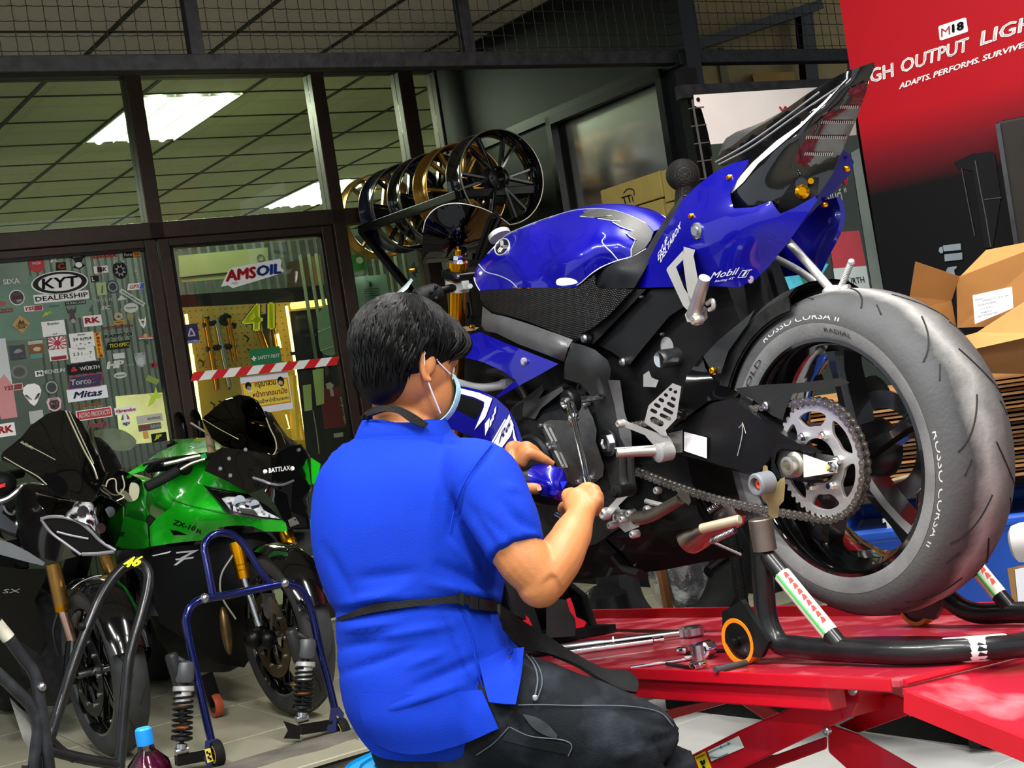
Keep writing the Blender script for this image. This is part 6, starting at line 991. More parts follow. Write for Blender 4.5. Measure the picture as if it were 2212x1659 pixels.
obj('reflector', s.patch(lens, 30, .002, .004), LENS, gh); obj('lens', s.patch(lens, 50, .002, .012), GLS, gh); obj('inner_mask', join(s.patch([(930, 1010), (1060, 1030), (1100, 1080), (950, 1055)], 40, .002, .007), s.patch([(690, 852), (790, 872), (740, 900)], 40, .002, .007)), BLK, gh)
for x, y, r in ((930, 960, .022), (1060, 990, .018)): obj('reflector_bowl', lathe([(r, .010), (r * .8, .004), (r * .4, -.006), (0, -.008)], s.p(x, y, .004), FGp.n, 24), CHROME, gh)
g_('tank_panel', zG, [(110, 640, -.5), (420, 460, -.7), (640, 415, -.75), (780, 490, -.5), (330, 580, -.5)], [(-20, 720), (110, 640), (150, 600), (250, 530), (420, 462), (360, 432), (640, 415), (700, 430), (785, 485), (770, 512), (640, 542), (500, 562), (330, 582), (200, 592), (120, 700), (0, 735)], GREEN); obj('tank_black', Skin(FGp, zG, -.48).patch([(110, 650), (170, 560), (330, 470), (410, 465), (250, 540), (150, 610), (330, 590), (560, 575), (400, 690), (150, 720)], 60, .02), GLB, gb); obj('tank_mark', Skin(FGp, zG, -.6).patch([(510, 485), (640, 520), (570, 520)], 60, .002, .02), WHITE, gb)
obj('right_cowl', Skin(FGp, zG, -.3).patch([(1545, 585), (1630, 640), (1610, 740), (1570, 820), (1555, 800)], 60, .01), GREEN, gb); obj('right_edge', Skin(FGp, zG, -.2).patch([(1536, 1120), (1560, 1100), (1555, 1190), (1538, 1190)], 60, .01), GREEN, gb)
obj('grip', tube([FGp.p(*zG(x, y), -.3) for x, y in ((140, 840), (280, 770), (410, 700))], .019, 14), RUB, gb); obj('handlebar', join(tube([FGp.p(*zG(x, y), -.36) for x, y in ((400, 690), (560, 610), (760, 560))], .012, 10), ball(FGp.p(*zG(470, 670), -.32), .03)), BLKM, gb); obj('lever', join(tube([FGp.p(*zG(x, y), -.28) for x, y in ((290, 645), (400, 620), (520, 590), (600, 575))], .008, 8), tube([FGp.p(*zG(x, y), -.26) for x, y in ((430, 690), (520, 640), (640, 600))], .006, 8)), M('lever_warm', '8f8a80', .35, .8), gb)
obj('fluid_cup', join(lathe([(.016, -.03), (.016, .03), (.012, .034), (0, .034)], FGp.p(*zG(690, 470), -.4), UP, 16)), M('cup_amber', 'a88f72', .3), gb); obj('green_clip', Skin(FGp, zG, -.3).patch([(608, 560), (650, 545), (660, 590), (615, 602)], 60, .02), M('clip_green', '1fae5a', .4), gb); obj('aerial_rod', tube([FGp.p(*zG(x, y), -.3) for x, y in ((520, 290), (640, 365), (760, 440), (800, 490))], .004, 8), M('rod_pale', 'b5ab96', .4, .6), gb)
obj('bar_bracket', Skin(FGp, zG, -.2).patch([(760, 565), (850, 575), (860, 640), (720, 650), (690, 610)], 60, .02), M('bracket_grey', '55565a', .4, .4), gb)
g_('lower_fairing', zG2, [(0, 400, -.5), (300, 110, -.3), (620, 500, -.15), (620, 960, -.3), (1070, 60, -.1)], [(-120, 250), (0, 140), (300, 112), (340, 60), (700, 30), (1090, 30), (1100, 110), (860, 200), (680, 300), (600, 560), (640, 900), (600, 965), (400, 932), (250, 805), (60, 690), (-120, 560)], M('black_soft')); obj('z_mark', join(*[Skin(FGp, zG, -.27).patch(p, 60, .001, .01) for p in ([(395, 1392), (595, 1372), (560, 1392), (400, 1405)], [(560, 1392), (470, 1442), (430, 1442), (520, 1395)], [(390, 1450), (550, 1432), (540, 1448), (395, 1464)], [(470, 1455), (400, 1505), (375, 1505), (430, 1460)], [(190, 1422), (355, 1382), (340, 1400), (200, 1428)])]), M('z_silver', 'b9babd', .4, .3), gb)
obj('exhaust_tip', ball(FGp.p(*zG2(475, 710), -.2), .03, .7, 1, 3.0), M('bronze_cover', '7a6440', .35, .8, var=.2), gb)
for z, p0, p1, p2 in ((zG2, (545, 100), (600, 350), (705, 680)), (zG2, (885, 30), (915, 120), (935, 220))):
    g = obj('fork_leg', cyl(FGp.p(*z(*p0), -.05), FGp.p(*z(*p1), -.03), .0275, 18), GOLD, gb); obj('fork_slider', cyl(FGp.p(*z(*p1), -.03), FGp.p(*z(*p2), .0), .015, 14), CHROME, g); obj('fork_ring', join(*[lathe([(.0285, 0), (.0285, .004)], FGp.p(*z(*p1), -.03).lerp(FGp.p(*z(*p0), -.05), t), FGp.p(*z(*p0), -.05) - FGp.p(*z(*p1), -.03), 18) for t in (.22, .36)]), M('gold_dark', '8a5a08', .3, .9), g)
obj('fork_guard', Skin(FGp, zG2, .05).patch([(720, 455), (810, 450), (825, 560), (760, 630), (735, 600)], 50, .01), STEEL, gb); obj('axle_clamp', join(ball(FGp.p(*zG2(660, 770), .05), .035), ball(FGp.p(*zG2(760, 770), .06), .035), tube([FGp.p(*zG2(x, y), .02) for x, y in ((700, 690), (690, 760))], .022, 12)), BLK, gb)
obj('front_mudguard', rot_prof(Pg, 0, cg, [(.305, -.07), (.322, -.045), (.326, 0), (.322, .045), (.305, .07)], 20, 20, 130), GLB, gb); obj('guard_line', Skin(FGp, zG2, .13).line([(850, 222), (950, 210), (1080, 198)], .002), M('edge_grey'), gb); obj('brake_hose', tube([FGp.p(*zG2(x, y), .02) for x, y in ((520, 190), (440, 330), (440, 460), (540, 630))], .0035, 8), M('hose_pale', '7f7c70', .4), gb)
# ------------------------------------------------------------------ paddock stands at the left
BLS = M('stand_blue', '101a5c', .2, .7, var=.15, vs=8, coat=.7); FS = Plane(FA.l(-1.05, 2.36, 0), D1, -D2)
bs = thing('paddock_stand', 'dark blue tube paddock stand with black wheels in front of the green motorcycle', 'stand', FA.l(-1.08, 2.4, ZT)); s = Skin(FS, zG2, [(380, 1500, 0), (1230, 1240, 0), (330, 490, -.05), (880, 385, -.05), (460, 30, -.1), (600, 600, -.05)])
def stube(n, P, r, m_, par, sk, seg=14, k=8): return obj(n, tube([sk.p(x, y) for x, y in smooth2(P, len(P) * k, False)], r, seg, n=len(P) * k, smooth=False), m_, par)
stube('main_hoop', [(372, 1470), (330, 1290), (260, 960), (205, 700), (198, 620), (225, 555), (270, 510), (340, 488), (480, 465), (620, 438), (760, 408), (870, 388), (930, 392), (990, 425), (1035, 490), (1070, 600), (1120, 830), (1180, 1060), (1222, 1240)], .0135, BLS, bs, s); stube('top_loop', [(382, 470), (360, 350), (335, 220), (322, 140), (345, 80), (395, 45), (460, 35), (530, 55), (590, 110), (650, 200), (720, 310), (788, 400)], .0125, BLS, bs, s)
obj('knob', join(*[ball(s.p(x, y, .01), .0155) for x, y in ((326, 486), (880, 382))]), STEEL, bs)
for cx_, cy_, lab in ((1272, 1400, 0), (415, 1600, 1)):
    wc = s.p(cx_, cy_); wc.z = ZT + .042 if lab else wc.z; Pw = Plane(wc, -D2, -D1)
    obj('wheel', join(mi(rot_prof(Pw, 0, wc.z, [(.03, -.014), (.04, -.015), (.043, -.01), (.043, .01), (.04, .015), (.03, .014)], 26, closed=True), 0), mi(rot_prof(Pw, 0, wc.z, [(.024, .008), (.03, .012), (.031, .015), (.026, .0155), (.022, .01)], 24, closed=True), 1), mi(lathe([(.026, -.01), (.026, .009), (.008, .012), (.008, .02), (0, .02)], wc, -D1, 16), 2)), [RUB, M('wheel_yellow', 'c8a233', .4), DKMET], bs)
fr2 = [[(1195, 1240), (1255, 1235), (1290, 1285), (1280, 1330), (1235, 1290), (1250, 1400), (1200, 1420), (1165, 1390), (1185, 1330)], [(330, 1470), (410, 1455), (440, 1500), (430, 1550), (375, 1510), (385, 1620), (350, 1659), (320, 1600)]]
for p in fr2: obj('wheel_fork', s.patch(p, 200, .02, .015), BLS, bs, smooth=0, bevel=.002)
obj('arm', join(bar(s.p(1200, 1360), s.p(985, 1395), .03, .03), s.patch([(868, 1332), (985, 1370), (985, 1460), (870, 1455), (900, 1400)], 200, .005, .02)), M('arm_dark', '1d1b1c', .45, .5, var=.2), bs, smooth=0); obj('arm', bar(s.p(340, 1570), s.p(130, 1610), .03, .03), M('arm_dark'), bs, smooth=0)
obj('label_sticker', s.patch([(325, 1530), (365, 1520), (385, 1610), (345, 1625)], 200, .001, .017), M('label_yellow', 'd9c94a', .5), bs, smooth=0, label='yellow label on the wheel fork'); obj('print', join(*[s.patch([(x, y), (x + 14, y - 4), (x + 18, y + 14), (x + 4, y + 18)], 200, .0005, .0178) for x, y in ((335, 1545), (352, 1555), (345, 1580), (358, 1590))]), BLK, bs, kind='stuff')
def shock(lab, sk, top, bot, res, rings):
    t = thing('shock_absorber', lab, 'shock absorber', sk.p(*bot) - UP * .02); a, b = sk.p(*top), sk.p(*bot); d = b - a; L = d.length; x = d.normalized()
    obj('top_cap', lathe([(.012, -.02), (.03, -.012), (.033, .0), (.033, .04), (.028, .05)], a, x, 20), M('cap_grey', '55575a', .45, .5, var=.2), t); obj('collar', lathe([(.03, .06), (.034, .062), (.034, .075), (.026, .08), (.026, .12), (0, .12)], a, x, 20), ALU, t); obj('damper', lathe([(.013, .0), (.013, L * .62), (.0075, L * .64), (.0075, L * .86), (0, L * .86)], a, x, 14), DKMET, t)
    obj('spring', helix(a + x * .08, a + x * (L * .80), .030, .0042, 8.5, 16, 7), M('spring_black', '19191a', .35, .4), t); obj('spring_seat', lathe([(.02, L * .78), (.034, L * .79), (.034, L * .82), (.02, L * .84)], a, x, 20), DKMET, t); obj('orange_ring', lathe([(.018, rings[1] * L - .008), (.022, rings[1] * L - .006), (.022, rings[1] * L + .006), (.018, rings[1] * L + .008)], a, x, 18), M('ring_orange', 'd9762a', .45), t); obj('orange_ring', lathe([(.014, rings[0] * L - .004), (.016, rings[0] * L), (.014, rings[0] * L + .004)], a, x, 16), M('ring_orange'), t)
    obj('lower_eye', join(lathe([(.012, L * .86), (.018, L * .87), (.018, L * .93), (.012, L * .95)], a, x, 14), cyl(b - D1 * .02 - x * .015, b + D1 * .02 - x * .015, .014, 14)), STEEL, t); obj('reservoir', join(lathe([(.0, -.03), (.018, -.028), (.022, -.02), (.022, .08), (.018, .09), (0, .09)], sk.p(*res), UP * -1 + D1 * .15, 18), tube([sk.p(*res) + UP * .02, a - x * .01 - D2 * .01, a], .01, 8)), M('reservoir_dark', '2c2d2e', .4, .4, var=.2), t); return t
shock('coil spring shock with orange ring standing beside the right arm of the blue stand', s, (1030, 800), (995, 1350), (935, 760), (.42, .62)); shock('coil spring shock standing by the left foot of the blue stand', s, (185, 960), (165, 1575), (110, 930), (.45, .67))
t = thing('caster_wheel', 'small red caster wheel under the green motorcycle', 'wheel', FA.l(-.95, 1.5, ZT)); c = FS.p(*zG2(375, 1040), -.75); c.z = ZT + .045; Pw = Plane(c, -D2, -D1); obj('wheel', join(mi(rot_prof(Pw, 0, c.z, [(.03, -.014), (.042, -.015), (.045, 0), (.042, .015), (.03, .014)], 26, closed=True), 0), mi(lathe([(.03, -.012), (.03, .012), (.008, .014), (.008, .02), (0, .02)], c, -D1, 16), 1)), [M('wheel_red', 'a8482a', .5), DKMET], t); obj('bracket', bar(c, c + UP * .12 - D1 * .02, .02, .05), BLK, t)
# black stand with yellow number and the stand beside it
K1 = Plane(FA.l(-1.5, 2.55, 0), D1, -D2); s = Skin(K1, zK2, [(400, 1340, 0), (900, 1659, 0), (1040, 120, -.12), (780, 330, -.08), (1080, 400, -.08)])
t = thing('paddock_stand', 'black tube paddock stand with yellow number 46 on its top bend', 'stand', K1.l(0, 0, ZT)); stube('hoop', [(330, 1560), (395, 1370), (480, 1100), (560, 850), (660, 590), (770, 350), (860, 220), (930, 155), (1010, 118), (1080, 145), (1112, 210), (1105, 320), (1060, 500), (1000, 700), (965, 850), (940, 1100), (915, 1400), (890, 1700)], .0165, STB, t, s, 16)
obj('lettering', s.text('46', (912, 162), (1050, 148), (935, 84), .021, .25, .05), M('neon_yellow', 'dbe80c', .5), t); obj('knob', ball(s.p(612, 600, .012), .012), BLKM, t); obj('cross_bar', join(tube([s.p(340, 1520), s.p(600, 1585), s.p(900, 1640)], .016, 12), tube([s.p(330, 1400), s.p(470, 1540), s.p(560, 1590)], .014, 12)), STB, t); obj('foot', join(bar(s.p(330, 1560), K1.l(-.47, 0, ZT), .04, .03), bar(s.p(890, 1700), K1.l(-.1, 0, ZT), .04, .03)), STB, t)
K2 = Plane(FA.l(-1.75, 2.75, 0), D1, -D2); s = Skin(K2, zK2, 0); t = thing('paddock_stand', 'worn black paddock stand with taped tube cut off at the left edge', 'stand', K2.l(0, 0, ZT)); WST = M('stand_worn', '303236', .42, .4, var=.5, vs=20)
stube('side_tube', [(-40, 560), (60, 680), (160, 820), (245, 930), (275, 1010), (300, 1180), (335, 1400), (370, 1680)], .0165, WST, t, s); stube('lower_tube', [(-40, 930), (80, 1040), (190, 1150), (255, 1230), (285, 1330), (270, 1500), (250, 1680)], .0165, WST, t, s); obj('taped_section', tube([s.p(-30, 575), s.p(65, 690)], .0185, 14, caps=False), M('tape_white', 'b9b5a4', .6, var=.25, vs=30), t); obj('knob', ball(s.p(312, 1052, .015), .013), STEEL, t)
obj('plastic_flap', s.patch([(70, 1130), (130, 1190), (220, 1270), (240, 1400), (290, 1500), (230, 1560), (170, 1440)], 80, .006, -.03), M('flap_grey', '7d7d78', .8, var=.3, vs=20, bump=.4, bs=40), t); obj('foot', join(bar(s.p(370, 1680), K2.l(.0, 0, ZT), .04, .03), bar(s.p(250, 1680), K2.l(-.1, 0, ZT), .04, .03), s.patch([(160, 1640), (220, 1640), (220, 1680), (160, 1680)], 80, .02)), WST, t)
# bottle with blue cap on a tool chest just below the frame
c = at(313, 1600, 3.0); t = thing('bottle', 'clear bottle of dark red liquid with a bright blue cap', 'bottle', (c.x, c.y, c.z - .24)); cz = c.z
obj('liquid', lathe([(.0, -.24), (.043, -.24), (.045, -.22), (.045, -.075), (.04, -.05), (.024, -.028), (0, -.028)], (c.x, c.y, cz), UP, 28), M('liquid_red', '5a1030', .15, var=.1, coat=1), t); obj('shell', lathe([(.0445, -.242), (.0475, -.22), (.0475, -.072), (.042, -.045), (.018, -.02), (.015, -.005)], (c.x, c.y, cz), UP, 28), clear('bottle_plastic', 'f2e8ee', .95), t); obj('cap', lathe([(.017, -.008), (.0178, .0), (.0172, .024), (.014, .027), (0, .027)], (c.x, c.y, cz), UP, 24), M('cap_blue', '1a8fe6', .4), t)
tc2 = thing('tool_chest', 'low black tool chest under the bottle, below the view', 'chest', (c.x, c.y, 0)); obj('body', box((c.x - .1, c.y - .05, (cz - .242) / 2), .5, .35, cz - .243), BLKM, tc2, bevel=.008); obj('drawer', box((c.x - .1, c.y - .228, (cz - .242) / 2), .46, .01, .2), DKMET, tc2)
# ------------------------------------------------------------------ the mechanic on a blue stool
from mathutils.bvhtree import BVHTree
zH = zz(1060, 940, 7.9); zN = zz(640, 620, 2.765); zQ = zz(660, 1180, 2.572)
SKIN = M('skin', 'b67646', .5, var=.07, vs=14, bump=.12, bs=180, sub=.15); HAIR = M('hair', '050505', .5, var=.3, vs=60, spec=.22); SHIRT = M('polo_blue', '0730a6', .85, var=.06, vs=10, bump=.25, bs=420, spec=.2)
JEAN = M('dark_denim', '171b20', .85, var=.35, vs=16, bump=.3, bs=260, h2='2b3138', lo=.5, hi=.8, spec=.2); STRAP = M('strap_black', '131313', .7, var=.2, bump=.4, bs=300)
person = thing('person', 'person in blue polo shirt and face mask sitting on a blue stool', 'person', (-.2, 2.85, 0))
def PX(y): return y / F                       # metres per pixel at depth y
def oval(l, r, y, Y, d, n=28, tilt=0, p=2.3):
    c = at((l + r) / 2, y, Y); a = (r - l) / 2 * PX(Y); L = []
    for i in range(n):
        t = 2 * math.pi * i / n; ct, st = math.cos(t), math.sin(t); x = math.copysign(abs(ct) ** (2 / p), ct) * a; q = math.copysign(abs(st) ** (2 / p), st) * d
        L.append(c + Vector((CR, 0, -SR)) * x + Vector((0, 1, 0)) * q + Vector((SR, 0, CR)) * (q * tilt))
    return L
def bake(o):
    dg = bpy.context.evaluated_depsgraph_get(); me = bpy.data.meshes.new_from_object(o.evaluated_get(dg)); o.modifiers.clear(); old = o.data; o.data = me; bpy.data.meshes.remove(old)
    me.polygons.foreach_set('use_smooth', [True] * len(me.polygons)); return o
def proj(p):
    d = p - CAM; X, Z = d.x / d.y * F, -d.z / d.y * F; return W / 2 + X * CR + Z * SR, H / 2 - X * SR + Z * CR
def limb(P, r, seg=16, sq=1): return tube([at(*p) for p in P], r, seg, n=6 * len(P), sq=sq)
def bvh_of(*gs): V, Fc = join(*gs)[:2]; return BVHTree.FromPolygons([tuple(v) for v in V], Fc)
def cast(b, px, py, off=0, Y=2.8):
    r = ray(px, py).normalized(); h = b.ray_cast(CAM, r)
    return (h[0] + (-r) * off) if h[0] is not None else CAM + ray(px, py) * (Y - off)
def fold(o, lines):                           # press folds into a cloth surface
    me = o.data; base = org(person); nv = len(me.vertices); co = np.empty(nv * 3); me.vertices.foreach_get('co', co); co = co.reshape(-1, 3); no = np.empty(nv * 3); me.vertex_normals.foreach_get('vector', no); no = no.reshape(-1, 3)
    d = co + np.array(base) - np.array(CAM); X = d[:, 0] / d[:, 1] * F; Z = -d[:, 2] / d[:, 1] * F; sx = W / 2 + X * CR + Z * SR; sy = H / 2 - X * SR + Z * CR; vis = no[:, 1] < .15
    for (x0, y0, x1, y1, wd, amp) in lines:
        vx, vy = x1 - x0, y1 - y0; L2 = vx * vx + vy * vy; t = np.clip(((sx - x0) * vx + (sy - y0) * vy) / L2, 0, 1); dist = np.hypot(sx - x0 - t * vx, sy - y0 - t * vy)
        co += no * (1.7 * amp * np.exp(-(dist / wd) ** 2) * np.sin(np.pi * np.clip(t, .04, .96)) ** .5 * vis)[:, None]
    me.vertices.foreach_set('co', co.ravel()); me.update()
# torso
TS = [(790, 960, 905, 2.86, .055), (772, 985, 940, 2.85, .075), (728, 1050, 972, 2.83, .10), (688, 1092, 1020, 2.82, .125), (672, 1102, 1100, 2.81, .14), (676, 1100, 1190, 2.80, .142), (700, 1090, 1270, 2.79, .14), (722, 1084, 1318, 2.78, .138), (727, 1108, 1370, 2.78, .15), (732, 1128, 1450, 2.77, .165), (748, 1130, 1530, 2.77, .17), (785, 1100, 1590, 2.78, .165), (820, 1050, 1625, 2.79, .14)]
torso = loft([oval(l, r, y, Y, d) for l, r, y, Y, d in TS], m=40)
slv = limb([(990, 1010, 2.80), (1045, 1040, 2.70), (1085, 1118, 2.645), (1116, 1192, 2.61)], [.062, .072, .066, .0575], 20)
slv2 = limb([(770, 1010, 2.95), (790, 1060, 3.03), (860, 1130, 3.08)], [.07, .066, .055], 16)
# shirt: torso, sleeves, and the short tails at the hem
shirt = obj('polo_shirt', join(torso, slv, slv2), SHIRT, person); remesh(shirt, .0075, 8); bake(shirt)
fold(shirt, [(1000, 1060, 970, 1160, 10, -.0025), (1010, 1090, 1080, 1200, 9, -.0035), (1030, 1100, 1120, 1180, 8, -.0025), (990, 1130, 1060, 1230, 10, -.003), (975, 1170, 1040, 1250, 10, .006), (1080, 1080, 1150, 1140, 9, -.004), (1100, 1110, 1165, 1150, 8, -.004), (1085, 1050, 1120, 1060, 10, .003), (1075, 960, 995, 1050, 6, -.004), (980, 1050, 975, 1130, 6, -.003),
    (768, 940, 880, 928, 6, -.006), (880, 928, 985, 958, 6, -.006), (724, 1322, 900, 1302, 12, -.007), (900, 1302, 1085, 1315, 12, -.007), (740, 1310, 880, 1270, 10, .006), (780, 1300, 900, 1290, 9, .006), (930, 1260, 1070, 1290, 10, .007), (950, 1220, 1060, 1270, 10, -.006), (740, 1360, 860, 1345, 10, .006), (735, 1400, 830, 1380, 9, -.005), (735, 1455, 900, 1400, 9, -.005), (800, 1380, 980, 1350, 9, .005), (900, 1480, 1040, 1420, 10, -.006), (820, 1540, 1000, 1480, 10, .006), (960, 1330, 1030, 1480, 5, -.004), (1030, 1480, 1120, 1420, 9, -.006), (1040, 1460, 1130, 1390, 9, .005), (880, 1440, 960, 1410, 8, .004), (770, 1250, 900, 1235, 12, -.004), (700, 1180, 760, 1290, 12, -.004)])
sb = bvh_of(torso, slv)
obj('shoulder_seam', tube([cast(sb, x, y, .004) for x, y in smooth2([(1062, 960), (1030, 1000), (1000, 1050), (982, 1100), (972, 1150)], 24, False)], .0016, 5, n=24, smooth=False), SHIRT, shirt); obj('side_seam', tube([cast(sb, x, y, .003) for x, y in smooth2([(1000, 1325), (1020, 1380), (1030, 1440), (1050, 1510)], 20, False)], .0015, 5, n=20, smooth=False), SHIRT, shirt)
def ribbon(b, top, bot, off, n=40, th=.003, wm=3): return sheet([[cast(b, x, y, off) for x, y in smooth2(top, n, False)], *[[cast(b, x0 + (x1 - x0) * k / wm, y0 + (y1 - y0) * k / wm, off) for (x0, y0), (x1, y1) in zip(smooth2(top, n, False), smooth2(bot, n, False))] for k in range(1, wm)], [cast(b, x, y, off) for x, y in smooth2(bot, n, False)]], n, wm + 1, th, smooth=False)
# split shirt tails over the hip
jl_ = [oval(830, 1090, 1560, 2.77, .15), oval(825, 1085, 1610, 2.76, .15), oval(850, 1075, 1680, 2.76, .14)]
hipg = loft([oval(800, 1080, 1560, 2.78, .15), oval(800, 1085, 1610, 2.78, .16), oval(820, 1070, 1660, 2.78, .15), oval(850, 1050, 1700, 2.79, .12)])
th1 = limb([(985, 1560, 2.74), (1100, 1540, 2.70), (1250, 1575, 2.66), (1385, 1610, 2.64), (1425, 1640, 2.64)], [.115, .11, .097, .078, .066], 22)
tb_ = bvh_of(hipg, th1, loft([oval(l, r, y, Y, d) for l, r, y, Y, d in TS[:-1] + [(800, 1085, 1640, 2.78, .16), (815, 1070, 1690, 2.78, .16)]], m=40))
def tail_(rows, n=24): return sheet([[cast(tb_, x, y, o, 2.64) for x, y in smooth2(r, n, False)] for r, o in rows], n, 10, .003)
obj('shirt_tail', tail_([([(775, 1500), (900, 1500), (1040, 1490)], .002), ([(782, 1560), (900, 1570), (1060, 1535)], .010), ([(806, 1606), (850, 1624), (900, 1630), (1000, 1607), (1076, 1574)], .016)]), SHIRT, shirt)
obj('shirt_tail', tail_([([(1035, 1430), (1085, 1405), (1132, 1398)], .010), ([(1046, 1480), (1090, 1465), (1126, 1458)], .019), ([(1056, 1516), (1086, 1520), (1114, 1521)], .022)], 16), SHIRT, shirt)
# collar, neck band and waist strap of the apron
col = []
for k, (l, r, y, Y, d, t_) in enumerate(((765, 985, 948, 2.85, .082, .0), (774, 972, 925, 2.85, .078, .05), (786, 962, 902, 2.855, .072, .1), (781, 968, 915, 2.855, .079, .1), (762, 990, 956, 2.85, .088, .0))): col.append(oval(l, r, y, Y, d, 32, t_))
obj('collar', loft(col, caps=False, m=16), SHIRT, shirt)
nb = bvh_of(loft([oval(776, 974, 955, 2.85, .088, 32), oval(786, 962, 900, 2.85, .082, 32), oval(800, 950, 860, 2.85, .076, 32)]))
obj('neck_strap', ribbon(nb, [zN(*q) for q in ((385, 775), (440, 725), (520, 705), (610, 712), (700, 755), (790, 815))], [zN(*q) for q in ((400, 780), (450, 762), (530, 742), (600, 752), (690, 812), (775, 842))], .006, 24, .006), STRAP, person)
obj('waist_strap', ribbon(sb, [zQ(*q) for q in ((172, 398), (360, 325), (560, 300), (740, 285), (860, 268), (1000, 285), (1100, 315))], [zQ(*q) for q in ((172, 420), (360, 372), (560, 340), (740, 322), (860, 318), (1000, 345), (1100, 378))], .005, 30, .003), STRAP, person)
bk = lambda x0, y0, x1, y1, o: ribbon(sb, [zQ(x0, y0), zQ(x1, y0 + 12)], [zQ(x0, y1), zQ(x1, y1 + 12)], o, 6, .008)
obj('buckle', join(bk(918, 272, 960, 345, .012), bk(968, 290, 1045, 352, .012), bk(855, 252, 880, 320, .01)), M('buckle_black', '1c1c1d', .35), person)
# head, neck, arms, hands: one skin surface
hc = at(880, 788, 2.86); HX = Vector((.76, .60, -.28)).normalized(); HZ = (UP - HX * HX.z).normalized(); HY = HZ.cross(HX); HM = Matrix((HX, HY, HZ)).transposed()
def hp_(x, y, z): return hc + HX * x + HY * y + HZ * z     # x towards the face, y to his left, z up
body = [ball(hc + HX * .0 + HZ * .015, .1, .98, .80, 1.08, 28, 20, HM), ball(hp_(.045, 0, -.05), .072, .85, .82, 1.0, 24, 16, HM), ball(hp_(.052, 0, -.098), .03, 1, 1, .8, 16, 10, HM), ball(hp_(.098, 0, -.032), .017, .9, .8, 1.5, 12, 10, HM), ball(hp_(.075, 0, .025), .05, .6, 1.1, .6, 16, 10, HM)]
body += [limb([(868, 835, 2.88), (868, 900, 2.87), (880, 970, 2.85)], [.058, .058, .075], 20), limb([(880, 960, 2.85), (900, 1150, 2.8), (930, 1450, 2.8)], [.06, .085, .10], 16)]
ear = [hp_(-.005 + a, -.083, -.012 + b) for a, b in ((.012, .03), (-.008, .032), (-.018, .018), (-.014, -.006), (-.002, -.028), (.008, -.026))]
body += [tube(ear[:], [.006, .0065, .007, .0065, .006, .006], 8, n=20), ball(hp_(.0, -.079, -.004), .017, .8, .5, 1.5, 14, 10, HM)]
body += [limb([(1035, 1010, 2.74), (1085, 1120, 2.65), (1128, 1205, 2.615), (1172, 1254, 2.61)], [.062, .056, .049, .0445], 18), limb([(1172, 1254, 2.61), (1203, 1212, 2.64), (1232, 1162, 2.70), (1255, 1112, 2.77)], [.0445, .044, .038, .0275], 18), ball(at(1166, 1262, 2.61), .043)]
rh = lambda x, y, Y: at(*zH(x, y), Y)
# right hand: fist round the ratchet handle
body += [tube([rh(1560, 1360, 2.76), rh(1530, 1180, 2.80), rh(1500, 1060, 2.83)], [.027, .033, .030], 14, n=14, sq=.8), ball(rh(1660, 1020, 2.82), .026), ball(rh(1460, 1100, 2.81), .024)]
FG_ = [[(1740, 940, 2.80), (1800, 960, 2.835), (1790, 1080, 2.865), (1660, 1120, 2.86)], [(1790, 1030, 2.79), (1850, 1060, 2.825), (1820, 1170, 2.855), (1690, 1190, 2.85)], [(1780, 1120, 2.78), (1850, 1160, 2.815), (1800, 1250, 2.845), (1680, 1260, 2.84)], [(1730, 1200, 2.775), (1800, 1240, 2.805), (1760, 1320, 2.835), (1640, 1310, 2.83)]]
for f in FG_: body.append(tube([rh(1560, 1080, 2.82)] + [rh(*q) for q in f], [.012, .0115, .0105, .0095, .0085], 9, n=22))
body.append(tube([rh(1420, 1180, 2.80), rh(1330, 1100, 2.81), rh(1300, 1010, 2.83), rh(1400, 950, 2.85)], [.0145, .0125, .0115, .0095], 10, n=20))
body += [tube([rh(1310, 1180, 2.84), rh(1230, 1215, 2.86), rh(1190, 1290, 2.87)], [.010, .0095, .0085], 9, n=14), tube([rh(1360, 1240, 2.84), rh(1300, 1290, 2.86), rh(1260, 1370, 2.87)], [.010, .0095, .0085], 9, n=14)]
# left hand: over the blue panel, thumb below
body += [limb([(770, 1010, 2.95), (800, 1080, 3.06), (930, 1160, 3.12)], [.058, .05, .043]), limb([(930, 1160, 3.12), (1015, 1110, 3.09), (1090, 1045, 3.04)], [.043, .039, .028])]
lh = lambda x, y, Y: at(*zH(x, y), Y)
body += [tube([lh(160, 760, 3.03), lh(290, 560, 3.02), lh(470, 380, 3.01)], [.029, .034, .032], 14, n=14, sq=.75), ball(lh(360, 300, 3.03), .018), ball(lh(600, 230, 3.01), .017), ball(lh(500, 250, 3.02), .016)]
for f in ([(330, 420, 3.02), (340, 220, 3.05), (460, 180, 3.09), (600, 240, 3.11)], [(420, 400, 3.01), (520, 220, 3.03), (700, 230, 3.06), (830, 330, 3.08)], [(480, 420, 3.0), (600, 210, 3.0), (800, 330, 3.02), (980, 470, 3.05)], [(500, 480, 2.99), (640, 310, 2.98), (860, 390, 2.99), (1060, 505, 3.01)]):
    body.append(tube([lh(*q) for q in f], [.0145, .0125, .0110, .0085], 10, n=24))
body.append(tube([lh(260, 760, 3.0), lh(430, 900, 2.97), lh(600, 905, 2.95), lh(760, 905, 2.95), lh(840, 912, 2.955)], [.021, .0155, .0118, .0115, .0085], 12, n=26))
sk_o = obj('skin', join(*body), SKIN, person); remesh(sk_o, .0037, 5); bake(sk_o)
obj('thumbnail', Skin(Plane(lh(815, 905, 2.938), (1, 0, 0), (0, -1, 0)), zH, 0).patch([(790, 880), (840, 875), (868, 900), (862, 935), (800, 945)], 60, .0015, 0, True), M('nail', 'dba98c', .3, var=.04), sk_o)
